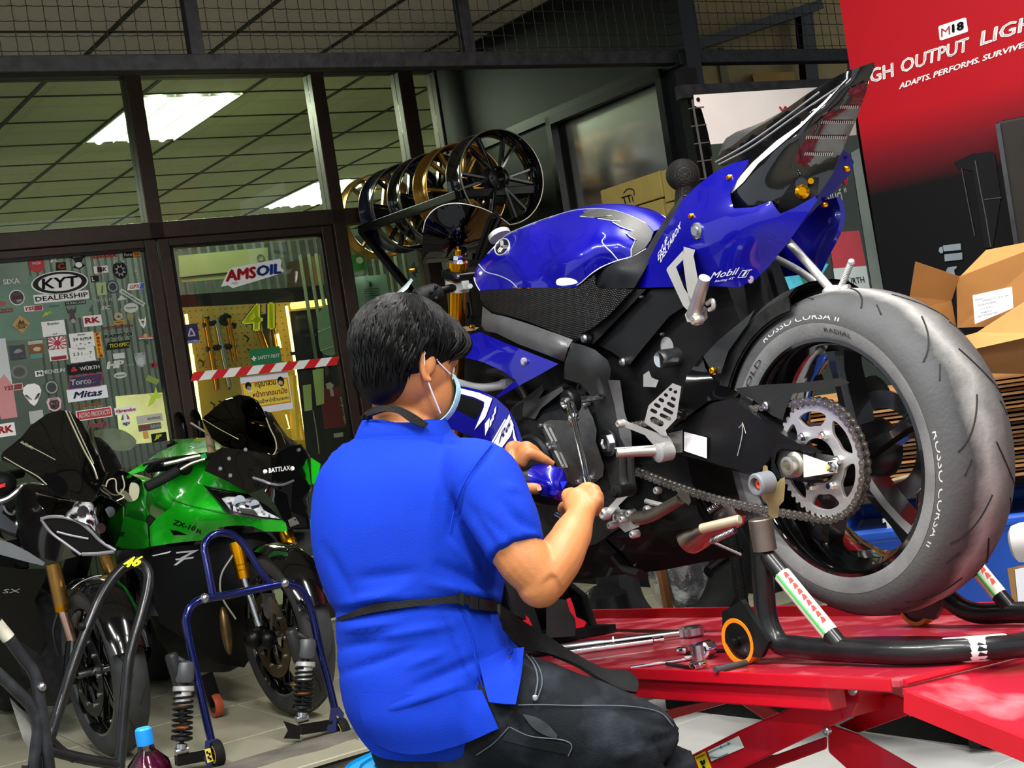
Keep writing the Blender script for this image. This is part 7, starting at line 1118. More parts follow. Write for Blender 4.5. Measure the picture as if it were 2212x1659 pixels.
# eyes and brows (towards the bike)
for sd in (1, -1):
    obj('eye', ball(hp_(.078, .032 * sd, .0), .0125), M('eye_white', 'e8e4de', .2), sk_o); obj('iris', ball(hp_(.0885, .033 * sd, .0), .0055), M('iris', '1d120b', .2), sk_o); obj('eyebrow', tube([hp_(.089, .015 * sd, .02), hp_(.09, .033 * sd, .026), hp_(.078, .055 * sd, .02)], .003, 6), HAIR, sk_o)
# hair: rounded mass plus combed locks
hairb = [ball(hp_(-.014, 0, .038), .108, .98, .86, .88, 28, 20, HM), ball(hp_(.045, 0, .062), .075, .85, 1.0, .62, 20, 14, HM), ball(hp_(-.055, 0, -.02), .07, .75, 1.0, 1.0, 20, 14, HM), ball(hp_(-.03, -.066, .015), .042, 1.15, .5, 1.1, 16, 12, HM), ball(hp_(-.03, .066, .015), .042, 1.15, .5, 1.1, 16, 12, HM), ball(hp_(.06, -.055, .045), .04, 1.1, .7, .8, 14, 10, HM), ball(hp_(.06, .055, .045), .04, 1.1, .7, .8, 14, 10, HM)]
hair = obj('hair', join(*hairb), HAIR, person); remesh(hair, .005, 4); bake(hair); hb = bvh_of(*hairb)
lk_ = []; rh_ = random.Random(3); crown = hp_(-.03, 0, .12)
for i in range(2000):
    az = rh_.uniform(0, 2 * math.pi); st0 = rh_.uniform(.05, 1.75); ln_ = rh_.uniform(.45, .85); P = []; jit = rh_.uniform(-.25, .25)
    for k in range(6):
        th = st0 + ln_ * k / 5; a2 = az + jit * k / 5; dr = HX * math.cos(a2) * math.sin(th) + HY * math.sin(a2) * math.sin(th) + HZ * math.cos(th)
        o = hp_(-.012, 0, .03); h = hb.ray_cast(o + dr * .3, -dr)
        if h[0] is None: break
        P.append(h[0] + dr * (.001 + .0045 * math.sin(math.pi * min(1, k / 4.5)) + .002 * rh_.random()))
    if len(P) < 6: continue
    e = P[-1] - hc; x_, y_, z_ = e.dot(HX), e.dot(HY), e.dot(HZ)
    if z_ < -.1 or (x_ > -.03 and z_ < .0 and abs(y_) > .03) or (x_ > .06 and z_ < .02): continue
    lk_.append(tube(P, [.0006, .0022, .0026, .0022, .0015, .0003], 4, n=7, caps=False))
obj('locks', join(*lk_), HAIR, hair, kind='stuff')
# face mask with ear loops
mrow = []
for z_, w_, x_ in ((-.012, .072, .112), (-.035, .078, .125), (-.062, .078, .122), (-.09, .07, .108), (-.112, .05, .085)):
    mrow.append([hp_(x_ * math.cos(a) * (1.0) - .006, w_ * math.sin(a) * 1.02, z_) for a in [R(-46 + 92 * k / 14) for k in range(15)]])
mask = obj('face_mask', sheet(mrow, 24, 14, .002), M('mask_blue', 'a9dcee', .75, var=.05, bump=.4, bs=120), person)
for sd in (1, -1): obj('ear_loop', tube([hp_(.062, .062 * sd, -.015), hp_(.02, .079 * sd, .0), hp_(.0, .085 * sd, .012), hp_(-.018, .087 * sd, .012), hp_(-.016, .086 * sd, -.02), hp_(-.002, .083 * sd, -.045), hp_(.045, .062 * sd, -.095)], .0016, 6, n=36), M('loop_white', 'f2f2f2', .6), mask)
# jeans
sh1 = limb([(1425, 1635, 2.64), (1425, 1800, 2.68), (1400, 1990, 2.75), (1390, 2160, 2.78)], [.066, .062, .055, .05], 18)
th2 = limb([(900, 1570, 2.86), (1050, 1540, 2.9), (1180, 1545, 2.95)], [.105, .095, .075], 18); sh2 = limb([(1180, 1545, 2.95), (1160, 1800, 2.96), (1140, 2010, 2.96)], [.072, .06, .05], 16)
jeans = obj('jeans', join(hipg, th1, sh1, th2, sh2), JEAN, person); remesh(jeans, .009, 6); bake(jeans)
fold(jeans, [(1380, 1620, 1470, 1580, 8, -.006), (1330, 1640, 1440, 1600, 8, .005), (1140, 1440, 1170, 1560, 6, -.004), (1090, 1500, 1130, 1590, 7, -.005), (1400, 1560, 1460, 1570, 8, -.005), (1110, 1530, 1060, 1600, 8, .005), (1300, 1520, 1420, 1560, 10, -.003), (1420, 1590, 1440, 1659, 9, -.006)])
jb = bvh_of(hipg, th1, sh1)
def seam(P, r=.0012): return tube([cast(jb, *zQ(x, y), .0035) for x, y in smooth2(P, len(P) * 6, False)], r, 5, n=len(P) * 6, smooth=False)
obj('seam', join(seam([(1180, 882), (1300, 880), (1500, 885), (1700, 885), (1850, 895), (1980, 930), (2045, 1000)]), seam([(1225, 600), (1270, 660), (1290, 740), (1275, 830)], .0016), seam([(1255, 610), (1300, 680), (1315, 760), (1290, 840)]), seam([(1135, 1005), (1230, 1050), (1480, 1105), (1460, 1165)]), seam([(1130, 1005), (1050, 1090), (950, 1160)])), M('seam_grey', '4c535b', .8), jeans)
obj('pocket', ribbon(jb, [zQ(1135, 1010), zQ(1240, 1055), zQ(1478, 1108)], [zQ(1090, 1075), zQ(1220, 1110), zQ(1465, 1160)], .004, 14, .002), JEAN, jeans); obj('rivet', lathe([(.0055, 0), (.0055, .003), (.003, .005), (0, .005)], cast(jb, *zQ(1275, 842), .003), (0, -1, .2), 12), STEEL, jeans)
obj('chalk_stain', ribbon(jb, [zQ(1205, 930), zQ(1280, 950), zQ(1340, 985), zQ(1400, 1050)], [zQ(1215, 950), zQ(1265, 1010), zQ(1330, 1050), zQ(1395, 1070)], .0045, 12, .0006), M('chalk_dust', '3c4146', .95, var=.4, vs=50, h2='22272c', lo=.4, hi=.7), jeans, label='pale dusty stain on the thigh')
# apron skirt over the far thigh
ap = [[at(*zQ(x, y), Y) for x, y, Y in r] for r in ([(1080, 320, 2.64), (1210, 415, 2.70), (1350, 500, 2.76), (1490, 590, 2.80), (1660, 676, 2.80), (1790, 690, 2.78), (1845, 735, 2.76)], [(1085, 380, 2.63), (1200, 480, 2.69), (1340, 545, 2.735), (1500, 630, 2.76), (1660, 715, 2.76), (1790, 745, 2.75), (1850, 770, 2.74)], [(1100, 470, 2.65), (1215, 570, 2.69), (1330, 590, 2.72), (1500, 650, 2.73), (1650, 740, 2.73), (1780, 800, 2.73), (1840, 810, 2.73)])]
obj('apron', sheet(ap, 30, 10, .006), M('apron_black', '0e0f10', .75, var=.2, bump=.3, bs=200), person)
obj('apron', sheet([[at(960, 1290, 3.0), at(1080, 1240, 2.95), at(1100, 1330, 2.8)], [at(980, 1420, 3.0), at(1120, 1400, 2.95), at(1130, 1420, 2.75)]], 12, 8, .006), M('apron_black'), person); obj('apron_bib', sheet([[at(1085, 1150, 2.92), at(1110, 1200, 2.86), at(1085, 1260, 2.78)], [at(1110, 1330, 2.92), at(1130, 1340, 2.84), at(1105, 1330, 2.74)]], 10, 8, .006), M('apron_black'), person)
# shoes below the frame
for (x, y, Y) in ((1395, 2190, 2.77), (1140, 2050, 2.95)):
    c = at(x, y, Y); c.z = .05; obj('shoe', join(ball(c, .05, 1, .9, .9, 16, 10), ball(c + Vector((.09, .04, -.012)), .045, 1.8, .9, .75, 16, 10)), BLKM, person)
# ------------------------------------------------------------------ stool, ratchet and panel in his hands
c = at(905, 1650, 2.78); STB_ = M('stool_blue', '11a6ea', .4, var=.06, coat=.2); stool = thing('stool', 'bright blue plastic stool under the seated person', 'stool', (c.x, c.y, 0)); zt2 = c.z + .003
obj('seat', join(lathe([(.165, -.05), (.175, -.03), (.168, -.008), (.15, .004), (.0, .006)], (c.x, c.y, zt2), UP, 40), *[lathe([(r, .003), (r + .004, .009), (r + .008, .003)], (c.x, c.y, zt2), UP, 40) for r in (.05, .08, .11, .14)]), STB_, stool)
for a in range(45, 360, 90): d = Vector((math.cos(R(a)), math.sin(R(a)), 0)); obj('leg', bar(Vector((c.x, c.y, zt2 - .03)) + d * .13, Vector((c.x, c.y, 0)) + d * .17, .06, .03, d), STB_, stool, bevel=.006)
t = thing('ratchet', 'chrome ratchet wrench in the right hand, its round head on the engine', 'tool', BK.p(*zM(835, 450), .22)); RWp = Skin(BK, zM, .23)
h0 = BK.p(*zM(835, 455), .225); h1 = at(*zM(950, 985), 2.86); hd_ = (h1 - h0).normalized()
obj('head', join(mi(lathe([(.026, -.012), (.028, -.004), (.028, .008), (.024, .012), (.012, .013)], h0, BK.n, 28), 0), mi(lathe([(.0125, .008), (.0125, .018), (.009, .02), (.009, .016), (0, .016)], h0, BK.n, 12), 1)), [BLK, CHROME], t)
L = (h1 - h0).length; obj('handle', lathe([(.012, .022), (.010, .045), (.008, .05), (.012, .055), (.0125, .085), (.008, .09), (.0065, .11), (.006, L - .02), (.008, L - .015), (.0085, L + .09), (0, L + .092)], h0, hd_, 16), CHROME, t); obj('extension', cyl(h0 - BK.n * .1, h0, .008, 10), CHROME, t)
a, b = at(*zM(738, 1198), 2.9), at(*zM(812, 1240), 2.88); t = thing('small_spanner', 'short chrome rod below the right hand', 'tool', a); obj('rod', cyl(a, b, .004, 10), CHROME, t)
t = thing('fairing_piece', 'small glossy blue bodywork piece held in the left hand', 'panel', lh(950, 800, 2.97)); pb = Skin(Plane(lh(950, 800, 2.97), (1, 0, 0), (0, -1, 0)), zH, [(650, 700, .0), (900, 560, -.01), (1000, 800, .03), (1240, 600, -.02), (1290, 740, -.02), (1230, 1120, .0), (870, 1010, .01), (1100, 960, .03)])
obj('shell', pb.patch([(645, 600), (700, 530), (790, 490), (900, 500), (1050, 520), (1160, 550), (1240, 590), (1280, 680), (1290, 740), (1318, 790), (1290, 850), (1225, 935), (1235, 1050), (1235, 1135), (1100, 1095), (870, 1015), (720, 960), (660, 850), (640, 700)], 60, .006), BLUE, t)
obj('inner_face', pb.patch([(425, 805), (445, 720), (470, 640), (620, 560), (760, 485), (680, 560), (645, 700), (660, 860), (700, 960), (560, 830)], 60, .02, -.012), BLK, t); obj('facet', pb.patch([(1180, 795), (1310, 785), (1225, 930)], 60, .002, .004), M('facet_blue', '2a35e8', .25, coat=1), t); obj('glint_tab', pb.patch([(1010, 955), (1120, 940), (1140, 920), (1130, 1010), (1060, 1025), (1012, 1000)], 60, .001, .003, True), M('facet_blue'), t)
obj('lower_shell', pb.patch([(560, 1010), (820, 1010), (1100, 1100), (1180, 1140), (1120, 1210), (900, 1180), (700, 1120)], 60, .03, -.03), BLKM, t)
# ------------------------------------------------------------------ stickers on the door glass
zD1 = zz(0, 500, 3.457); zD2 = zz(340, 480, 3.317); PU, PZ = .00216, .00227
_c = {}
def C(h): return M('ink_' + h, h, .45, var=.03)
def sticker(door_, z, k, x, y, w, h, bg=None, txt=(), shape='rect', rot=0, name='sticker', extra=()):
    """one flat film on the glass: a backing shape plus its lettering, in millimetre-thin layers"""
    u0, z0 = FA.uz(*z(x, y)); hw, hh = w / k * PU / 2, h / k * PZ / 2; gs, ms = [], []
    cr, sr = math.cos(R(rot)), math.sin(R(rot))
    def P(a, b, lay): a, b = a * hw, b * hh; return FA.l(u0 + a * cr - b * sr, .0075 + .0012 * lay, z0 + a * sr + b * cr)
    def add(g, col):
        m = C(col)
        if m not in ms: ms.append(m)
        gs.append(mi(g, ms.index(m)))
    def shp(pts, col, lay): add(prism([P(a, b, lay) for a, b in pts], FA.n * -.0009), col)
    SH = {'rect': [(-1, -1), (1, -1), (1, 1), (-1, 1)], 'oval': [(math.cos(t * .2618), math.sin(t * .2618)) for t in range(24)], 'diamond': [(0, -1), (1, 0), (0, 1), (-1, 0)], 'slant': [(-1, -1), (.8, -1), (1, 1), (-.8, 1)], 'shield': [(-.7, 1), (.7, 1), (1, .5), (.8, -.6), (.2, -1), (-.2, -1), (-.8, -.6), (-1, .5)]}
    if bg: shp(SH[shape], bg, 0)
    for e in extra: shp(e[0] if not isinstance(e[0], str) else [(e[2] + a * e[4], e[3] + b * e[5]) for a, b in SH[e[0]]], e[1], e[6] if len(e) > 6 else 1)
    for t in txt:
        s, col, cx, cy, tw, th = t[:6]; b = t[6] if len(t) > 6 else .01; sh = t[7] if len(t) > 7 else 0
        lay = 3 + .8 * txt.index(t); g = text(s, P(cx - tw, cy - th, lay), P(cx + tw, cy - th, lay), P(cx - tw, cy + th, lay), sh, b)
        if g[1]: add(g, col)
    return obj(name, join(*gs), ms, door_, smooth=0)
W_, B_, RD, NV, GY, PG = 'eeeeea', '0c0c0d', 'c3202c', '14205c', '9aa49a', 'c9d2c6'
def S1(*a, **k): return sticker(DOOR1, zD1, 3.457, *a, **k)
S1(272, 250, 116, 112, RD, [('NGK', W_, 0, .2, .6, .2, .03)], 'oval'); S1(395, 205, 115, 55, None, extra=[([(-1, .9), (-.1, .9), (.5, -.9), (.2, -.9)], PG), ([(1, .9), (.1, .9), (-.5, -.9), (-.2, -.9)], W_, 2)])
S1(452, 262, 85, 58, B_, [('C', 'd9502a', 0, 0, .6, .7, .04)], 'slant'); S1(580, 225, 130, 115, None, extra=[([(-1, .6), (-.7, .9), (.7, .95), (1, .55), (.6, .3), (.4, -.2), (.8, -.6), (0, -1), (-.7, -.7), (-.3, -.2), (-.5, .3)], B_), ('oval', W_, 0, -.45, .4, .35, 2), ([(-.6, .75), (.6, .8), (.5, .5), (-.5, .5)], W_, 2)])
S1(778, 187, 215, 34, None, [('SHARK', RD, 0, 0, .95, .8, .05, .2)]); S1(980, 173, 140, 47, B_, [('Porn', W_, -.45, 0, .42, .5, .01), ('hub', B_, .55, 0, .3, .55, .01)], extra=[('rect', 'e88a1e', .53, 0, .42, .8)])
S1(893, 290, 110, 132, B_, [('DUNLOP', W_, 0, .86, .8, .1)], 'oval', extra=[([(math.cos(t * .3927) * (.85 if t % 2 else .4), math.sin(t * .3927) * (.75 if t % 2 else .4) - .05) for t in range(16)], 'a9a9a4', 1), ('oval', B_, 0, -.05, .38, .36, 2)])
S1(750, 286, 108, 52, W_, [('SBK', B_, .1, 0, .7, .6, .02, .2)], extra=[('rect', '7a1420', -.2, 0, .3, .9)]); S1(1015, 310, 45, 80, None, extra=[('oval', 'a9b0a4', 0, .2, .6, .5), ([(-.9, .1), (.9, .2), (0, -.1)], B_, 2)])
S1(445, 385, 430, 172, W_, [('KYT', B_, .0, .02, .66, .44, .03, .1)], 'oval', extra=[('oval', B_, 0, .02, .95, .9, 1), ('oval', W_, 0, .02, .76, .72, 2), ([(.1, .42), (.3, .42), (.12, .12)], 'd8202c', 4)]); S1(457, 490, 415, 62, W_, [('DEALERSHIP', B_, 0, 0, .95, .55, .01)])
S1(80, 375, 135, 48, None, [('SIXA', W_, 0, 0, .9, .8, .03)]); S1(123, 495, 112, 110, W_, (), 'oval', extra=[('oval', '3d2a2c', 0, 0, .88, .88), ([(-.8, .1), (.8, .25), (.8, -.1), (-.8, -.25)], 'a83038', 2), ([(-.1, -.3), (.6, -.3), (.4, -.7), (-.1, -.7)], 'b9b4a8', 2)])
S1(15, 540, 60, 34, 'b0404a', (), 'oval'); S1(40, 593, 105, 28, '6f1c26', [('RACING', PG, 0, 0, .8, .5)]); S1(248, 575, 138, 40, W_, [('YSS', RD, -.45, 0, .5, .7, .04, .2)], extra=[('slant', 'a3222e', .5, 0, .48, .9)]); S1(400, 557, 88, 28, None, [('Arlen', '3d7c88', 0, 0, .9, .7, .02)])
S1(345, 620, 88, 34, None, [('JP', 'd9e81c', 0, 0, .9, .9, .05, .3)]); S1(155, 693, 132, 132, 'b8924a', [('CAUTION', '2a2214', 0, -.15, .6, .12, .01), ('BIKER', '2a2214', 0, -.4, .4, .1, .01)], 'diamond', extra=[([(-.4, 0), (-.1, .5), (.1, .2), (.3, .45), (.4, 0)], '3a2c14')])
S1(398, 725, 172, 108, W_, [('Brembo', '2a2c30', 0, .65, .5, .16), ('- - 64 - -', '77777a', 0, -.75, .7, .1)]); S1(705, 355, 62, 46, B_, [('L', W_, -.5, 0, .3, .7, .04)]); S1(755, 430, 76, 92, 'a9bd7c', (), extra=[([(-.2, -.7), (.1, .5), (.4, .6), (.2, -.7)], '4d6a3c')])
S1(838, 415, 96, 96, '22303a', (), 'oval', extra=[('oval', GY, 0, 0, .8, .8, 1), ('oval', '26333c', 0, 0, .6, .6, 2), ([(-.1, -.4), (.3, .4), (.0, .45), (-.3, -.2)], W_, 3)]); S1(1010, 412, 142, 48, W_, [('GPX', 'd05a4a', -.1, 0, .6, .6, .02, .3)], 'slant', extra=[([(.4, -.9), (.8, -.9), (1, .9), (.6, .9)], '2a54c0')]); S1(985, 495, 215, 32, PG, [('motobrand', '55605a', 0, 0, .85, .6)], rot=-38)
S1(765, 515, 142, 32, None, [('RWYL.41', PG, 0, 0, .95, .7, .02)]); S1(785, 572, 96, 34, None, [('SC', W_, 0, 0, .9, .8, .04, .3)]); S1(905, 505, 82, 62, None, [('Racing', 'aab5a8', 0, -.7, .9, .22)], extra=[([(-.9, -.3), (-.5, .3), (0, .9), (.5, .3), (.9, -.2)], PG)]); S1(975, 572, 112, 72, PG, [('Factory', '6a7a6a', 0, 0, .7, .3)], 'oval')
S1(535, 620, 80, 122, None, extra=[([(-1, 1), (-.5, .5), (0, .7), (.5, .5), (1, 1), (.8, .2), (.4, 0), (.6, -.6), (.2, -1), (-.2, -1), (-.6, -.6), (-.4, 0), (-.8, .2)], '4a2c34'), ('oval', 'a9a4a0', 0, -.8, .4, .25, 2)]); S1(560, 535, 158, 26, B_, [('HURRICANE', W_, 0, 0, .9, .6)]); S1(688, 668, 142, 78, W_, [('RK', RD, -.05, .1, .8, .55, .05)])
S1(880, 635, 72, 70, None, extra=[('oval', 'b3a88a', 0, 0, .9, .8), ([(-.5, -.3), (0, .5), (.5, -.3)], B_, 2)]); S1(888, 680, 86, 26, 'dc9a22', [('PIRELLI', '7a2a12', 0, 0, .8, .5)]); S1(970, 640, 55, 60, '8d8a5a', (), 'shield'); S1(878, 715, 236, 32, None, [('MOTORMAN', '8c1e28', 0, 0, .97, .75, .03)]); S1(880, 778, 232, 42, None, [('RAEMCO', W_, .01, -.03, .97, .8, .03), ('RAEMCO', B_, 0, 0, .95, .72, .03)]); S1(880, 850, 198, 56, B_, [('TECHSPEC', 'e2e23c', .06, 0, .78, .5, .03, .15)], 'slant')
S1(610, 812, 186, 108, W_, [('Brembo', '2a2c30', 0, .75, .3, .12), ('39 6(9)4', '33363a', 0, .1, .75, .25), ('. - . -', '33363a', 0, -.55, .6, .12)]); S1(612, 918, 190, 110, W_, [('Brembo', '2a2c30', 0, .75, .3, .12), ('2 3 1 . . 7', '33363a', 0, .1, .75, .2), ("'   .  '", '33363a', 0, -.55, .6, .12)])
pv_ = [(ch, 'a3281a', 0, .86 - .285 * i, .5, .1, .03) for i, ch in enumerate('PIRELLI')]; S1(735, 850, 50, 182, 'e8a81c', pv_)
S1(425, 835, 132, 90, W_, (), extra=[([(0, 0), (math.cos(R(a)) * 1.35, math.sin(R(a)) * 1.35), (math.cos(R(a + 11)) * 1.35, math.sin(R(a + 11)) * 1.35)] if False else [(0, 0), (max(-1, min(1, 1.5 * math.cos(R(a)))), max(-1, min(1, 1.5 * math.sin(R(a))))), (max(-1, min(1, 1.5 * math.cos(R(a + 11)))), max(-1, min(1, 1.5 * math.sin(R(a + 11)))))], 'b8283c', 1) for a in range(0, 360, 24)] + [('oval', 'b8283c', 0, 0, .36, .45, 2)]); S1(432, 918, 135, 88, W_, [('JAPAN', 'b8283c', 0, -.65, .7, .2)], extra=[('rect', 'a3263a', 0, -.6, .85, .3)])
S1(265, 866, 112, 92, '7a4a26', [('Thruxton', W_, -.1, .75, .7, .12)], extra=[('rect', 'b9c4b0', 0, .75, .95, .25), ('oval', 'c9b48a', .1, -.3, .5, .35, 2)]); S1(270, 930, 90, 36, '5a8a86', ()); S1(130, 905, 112, 104, '2c3642', [('BREITOL', GY, 0, -.6, .8, .14)], extra=[([(-.6, 0), (-.2, .4), (.3, .5), (.7, .1), (0, -.1)], '9a8a84')]); S1(140, 1050, 140, 110, None, (), extra=[('oval', '6f716a', 0, 0, .9, .9), ('oval', '45463f', 0, 0, .6, .6, 2)])
S1(1062, 680, 62, 92, None, extra=[([(-1, .9), (-.5, .4), (0, .6), (.5, .4), (1, .9), (.9, .2), (.6, -.5), (0, -1), (-.6, -.5), (-.9, .2)], W_), ([(-.5, .2), (0, .3), (.5, .2), (0, -.6)], '3f463c', 2)]); S1(1085, 800, 112, 92, None, extra=[('rect', 'c84848', -.6, .3, .38, .15), ('rect', W_, -.6, .1, .38, .15), ('rect', '2a3a72', -.6, -.1, .38, .15), ('oval', 'c9a06a', 0, .3, .32, .5), ('rect', 'c84848', .6, .2, .38, .15), ('rect', W_, .6, 0, .38, .15), ('rect', '2a3a72', .6, -.2, .38, .15), ([(-.1, -.1), (.2, -.1), (.3, -1), (0, -1)], '35403a')])
S1(855, 995, 148, 66, None, [('HP', W_, 0, 0, .95, .85, .06, .2)]); S1(960, 998, 80, 26, None, [('CORSE', 'b5bcb0', 0, 0, .9, .6)]); S1(885, 930, 90, 40, PG, ()); S1(1045, 960, 88, 108, '9aa39e', (), 'shield', extra=[('oval', 'b5bcb8', 0, -.2, .6, .55), ('oval', '9aa39e', -.75, .8, .25, .2, 0), ('oval', '9aa39e', .75, .8, .25, .2, 0)]); S1(1145, 1000, 52, 38, '8a2030', (), extra=[('slant', B_, -.2, 0, .3, .6)])
S1(395, 1045, 180, 34, None, [('MICHELIN', W_, 0, 0, .95, .8, .03, .2)]); S1(290, 1062, 60, 40, W_, [('M', '3a463f', 0, 0, .6, .6, .03)]); S1(627, 1022, 252, 78, B_, [('WÜRTH', W_, .3, .02, .6, .42, .03)], extra=[('rect', 'c3202c', -.63, .25, .08, .2), ('rect', 'c3202c', -.73, -.15, .08, .2), ('rect', 'c3202c', -.55, -.15, .08, .2)]); S1(635, 1120, 282, 98, '9c2a4a', [('Torco', W_, -.25, .05, .55, .42, .02, .15), ('FORCE', 'c2476a', .5, .25, .45, .25, .02)], 'slant', extra=[('slant', '1c2452', 0, 0, .93, .8), ([(-.85, -.5), (.0, -.62), (.7, -.2), (.0, -.45)], W_, 2)])
S1(650, 1212, 306, 92, 'e9ecf0', [('Mitas', NV, 0, 0, .74, .52, .03, .3)]); S1(650, 1293, 218, 48, None, [('Continental', 'b8782c', 0, .1, .98, .7, .02)]); S1(690, 1312, 150, 16, None, [('GET THERE SAFE', PG, 0, 0, .98, .8)]); S1(700, 1362, 272, 74, W_, [('ASTRO PRODUCTS', W_, 0, 0, .88, .5, .03)], extra=[('rect', 'b8242e', 0, 0, .95, .82)]); S1(725, 1445, 162, 70, None, [("Andy's", '7a2430', 0, -.02, .98, .92, .08), ("Andy's", 'c4707a', 0, 0, .95, .85, .01)])
S1(240, 1222, 136, 158, W_, (), extra=[], shape='shield') if False else S1(240, 1222, 136, 158, None, (), extra=[([(0, -1), (-.35, -.75), (-.8, -.1), (-1, .3), (-.85, .75), (-.4, 1), (.4, 1), (.85, .75), (1, .3), (.8, -.1), (.35, -.75)], 'f2f2ee'), ([(-.85, .1), (-.55, .05), (-.12, -.38), (-.2, -.48), (-.6, -.3)], B_, 2), ([(.85, .1), (.55, .05), (.12, -.38), (.2, -.48), (.6, -.3)], B_, 2)])
S1(382, 1165, 106, 106, '2c3436', (), 'oval', extra=[('oval', GY, 0, 0, .85, .85), ('oval', '2c3436', 0, 0, .66, .66, 2), ([(-.2, -.4), (.3, .4), (0, .45), (-.3, -.2)], GY, 3)]); S1(403, 1293, 112, 98, 'd8b4b4', [('MOTO', B_, 0, .8, .5, .1)], 'shield', extra=[('shield', '3a1c1c', 0, -.05, .7, .7), ([(-.5, .4), (-.1, .1), (.1, .1), (.5, .4), (.2, -.5), (-.2, -.5)], W_, 2)]); S1(270, 1385, 102, 88, 'aeb4ae', ()); S1(95, 1165, 142, 46, 'd6c9c6', [('YSS', 'b8505a', -.45, 0, .5, .7, .04, .2)], extra=[('slant', '8a2030', .5, 0, .45, .8)]); S1(45, 1482, 126, 92, W_, [('RK', RD, -.1, .1, .85, .55, .05)])
S1(935, 1410, 76, 100, W_, [('agv', '1e5a3a', 0, -.55, .75, .25, .03)], 'oval', extra=[([(-.9, .1), (-.55, .75), (-.35, .9), (-.35, .1)], '1e7a4a'), ([(.9, .1), (.55, .75), (.35, .9), (.35, .1)], 'c3303a')]); S1(935, 1335, 172, 52, W_, [('brembo', 'b8384a', .12, 0, .78, .5, .03)], extra=[('oval', 'c9606c', -.8, 0, .12, .4)]); S1(1150, 1240, 132, 156, None, extra=[([(-1, -.8), (-.4, .1), (-.7, .4), (0, .3), (.3, 1), (.5, .3), (1, .2), (.5, -.2), (.2, -.1), (-.3, -.6)], 'b4d83c')]); S1(1115, 1398, 206, 60, 'b9b8aa', [('BEARINGS', '8a8a80', .3, 0, .5, .3)]); S1(1115, 1460, 182, 48, '55605a', [('YSS', 'c83a44', -.45, 0, .5, .7, .04, .2), ('RRVV', PG, .5, -.1, .45, .5, .02)]); S1(1185, 1538, 122, 66, B_, [('JP', 'd9e81c', -.2, .05, .55, .6, .05, .3)]); S1(1085, 1520, 42, 56, 'd09a4a', ()); S1(895, 1075, 100, 46, 'bcc4b8', [('Evolution', '5a6a5a', 0, 0, .7, .3)], 'oval'); S1(1135, 1110, 110, 44, '7f9a3c', (), 'slant', rot=-30)
S1(20, 1100, 120, 560, 'c9cfd0', (), extra=[([(-1, -1), (1, -1), (1, -.2), (.2, .1), (-1, -.1)], 'cf8a8c')], name='taped_poster')
# ---- on the second door
def S2(*a, **k): return sticker(DOOR2, zD2, 3.317, *a, **k)
S2(672, 372, 540, 170, None, [('AMS', 'c21a2a', -.34, .1, .5, .52, .06, .2), ('OIL', '1c3f94', .53, .16, .39, .48, .06, .2)], rot=2, extra=[([(-1, -.75), (-.65, .65), (-.55, .75), (.95, 1), (.99, .8), (.93, .3), (1, -.1), (.9, -.3), (-.65, -1), (-.78, -.7)], 'e9ece9'), ([(-.7, -.55), (-.45, -.5), (-.5, -.85)], 'c21a2a', 2)])
S2(722, 682, 316, 230, None, [('41', '101a3c', 0, 0, .98, .95, .09, .15), ('41', 'd9e81e', 0, 0, .93, .88, .05, .15)], name='number_sticker'); S2(240, 790, 112, 120, '1c1550', (), extra=[([(-.5, -.5), (-.55, -.3), (-.15, .5), (.1, .55), (.45, -.15), (.5, -.45)], 'b9b4d0'), ([(-.3, -.35), (-.05, .35), (.3, -.3)], '1c1550', 2)]); S2(245, 855, 108, 26, '5a7ab8', [('SCB', W_, 0, 0, .7, .6)])
S2(772, 960, 256, 122, '12703f', [('SAFETY FIRST', W_, .17, -.12, .72, .22, .02)], extra=[('rect', W_, -.78, -.12, .14, .1), ('rect', W_, -.78, -.12, .045, .3)], name='safety_sign')
nt2 = S2(780, 1225, 400, 285, 'dcdcE0'.lower(), [('กรุณาสวม', B_, -.02, .45, .44, .17, .02), ('หน้ากากอนามัย', '8a2a52', .12, .02, .72, .16, .02), ('ก่อนเข้าหน้าร้านนะคะ', '24408a', .1, -.36, .76, .11, .01)], name='mask_notice', extra=[('rect', 'c27a22', -.02, 0, .97, .66), ('rect', 'e3c63c', -.02, 0, .93, .6, 2), ('oval', B_, -.72, .5, .13, .2, 3), ('oval', 'e8c8a8', -.7, .36, .1, .15, 3), ('rect', W_, -.69, .26, .09, .08, 3), ('oval', B_, .64, .5, .14, .26, 3), ('oval', 'e8c8a8', .62, .42, .09, .15, 3), ('rect', W_, .61, .33, .08, .08, 3)])
tp = obj('warning_tape', pbox(FA, -.31, .535, .0075, .0085, 0, .001), C(W_), DOOR2, smooth=0); bpy.data.objects.remove(tp)
tp = thing('warning_tape', 'red and white striped warning tape stretched across the second door', 'tape', FA.l(.1, .04, 1.46))
ta, tb2 = FA.uz(*zD2(232, 1110), .034), FA.uz(*zD2(1308, 990), .034)
for i in range(13):
    f0, f1 = i / 13, (i + 1) / 13; u0, u1 = ta[0] + (tb2[0] - ta[0]) * f0, ta[0] + (tb2[0] - ta[0]) * f1; zz0, zz1 = ta[1] + (tb2[1] - ta[1]) * f0, ta[1] + (tb2[1] - ta[1]) * f1; hh = .021; sl = .022
    obj('stripe', prism([FA.l(max(u0 - sl, ta[0]), .034, zz0 - hh), FA.l(min(u1 - sl, tb2[0]), .034, zz1 - hh), FA.l(min(u1 + sl, tb2[0]), .034, zz1 + hh), FA.l(max(ta[0], u0 + sl), .034, zz0 + hh)], FA.n * .0006), C('d2141e') if i % 2 == 0 else C(W_), tp, smooth=0)
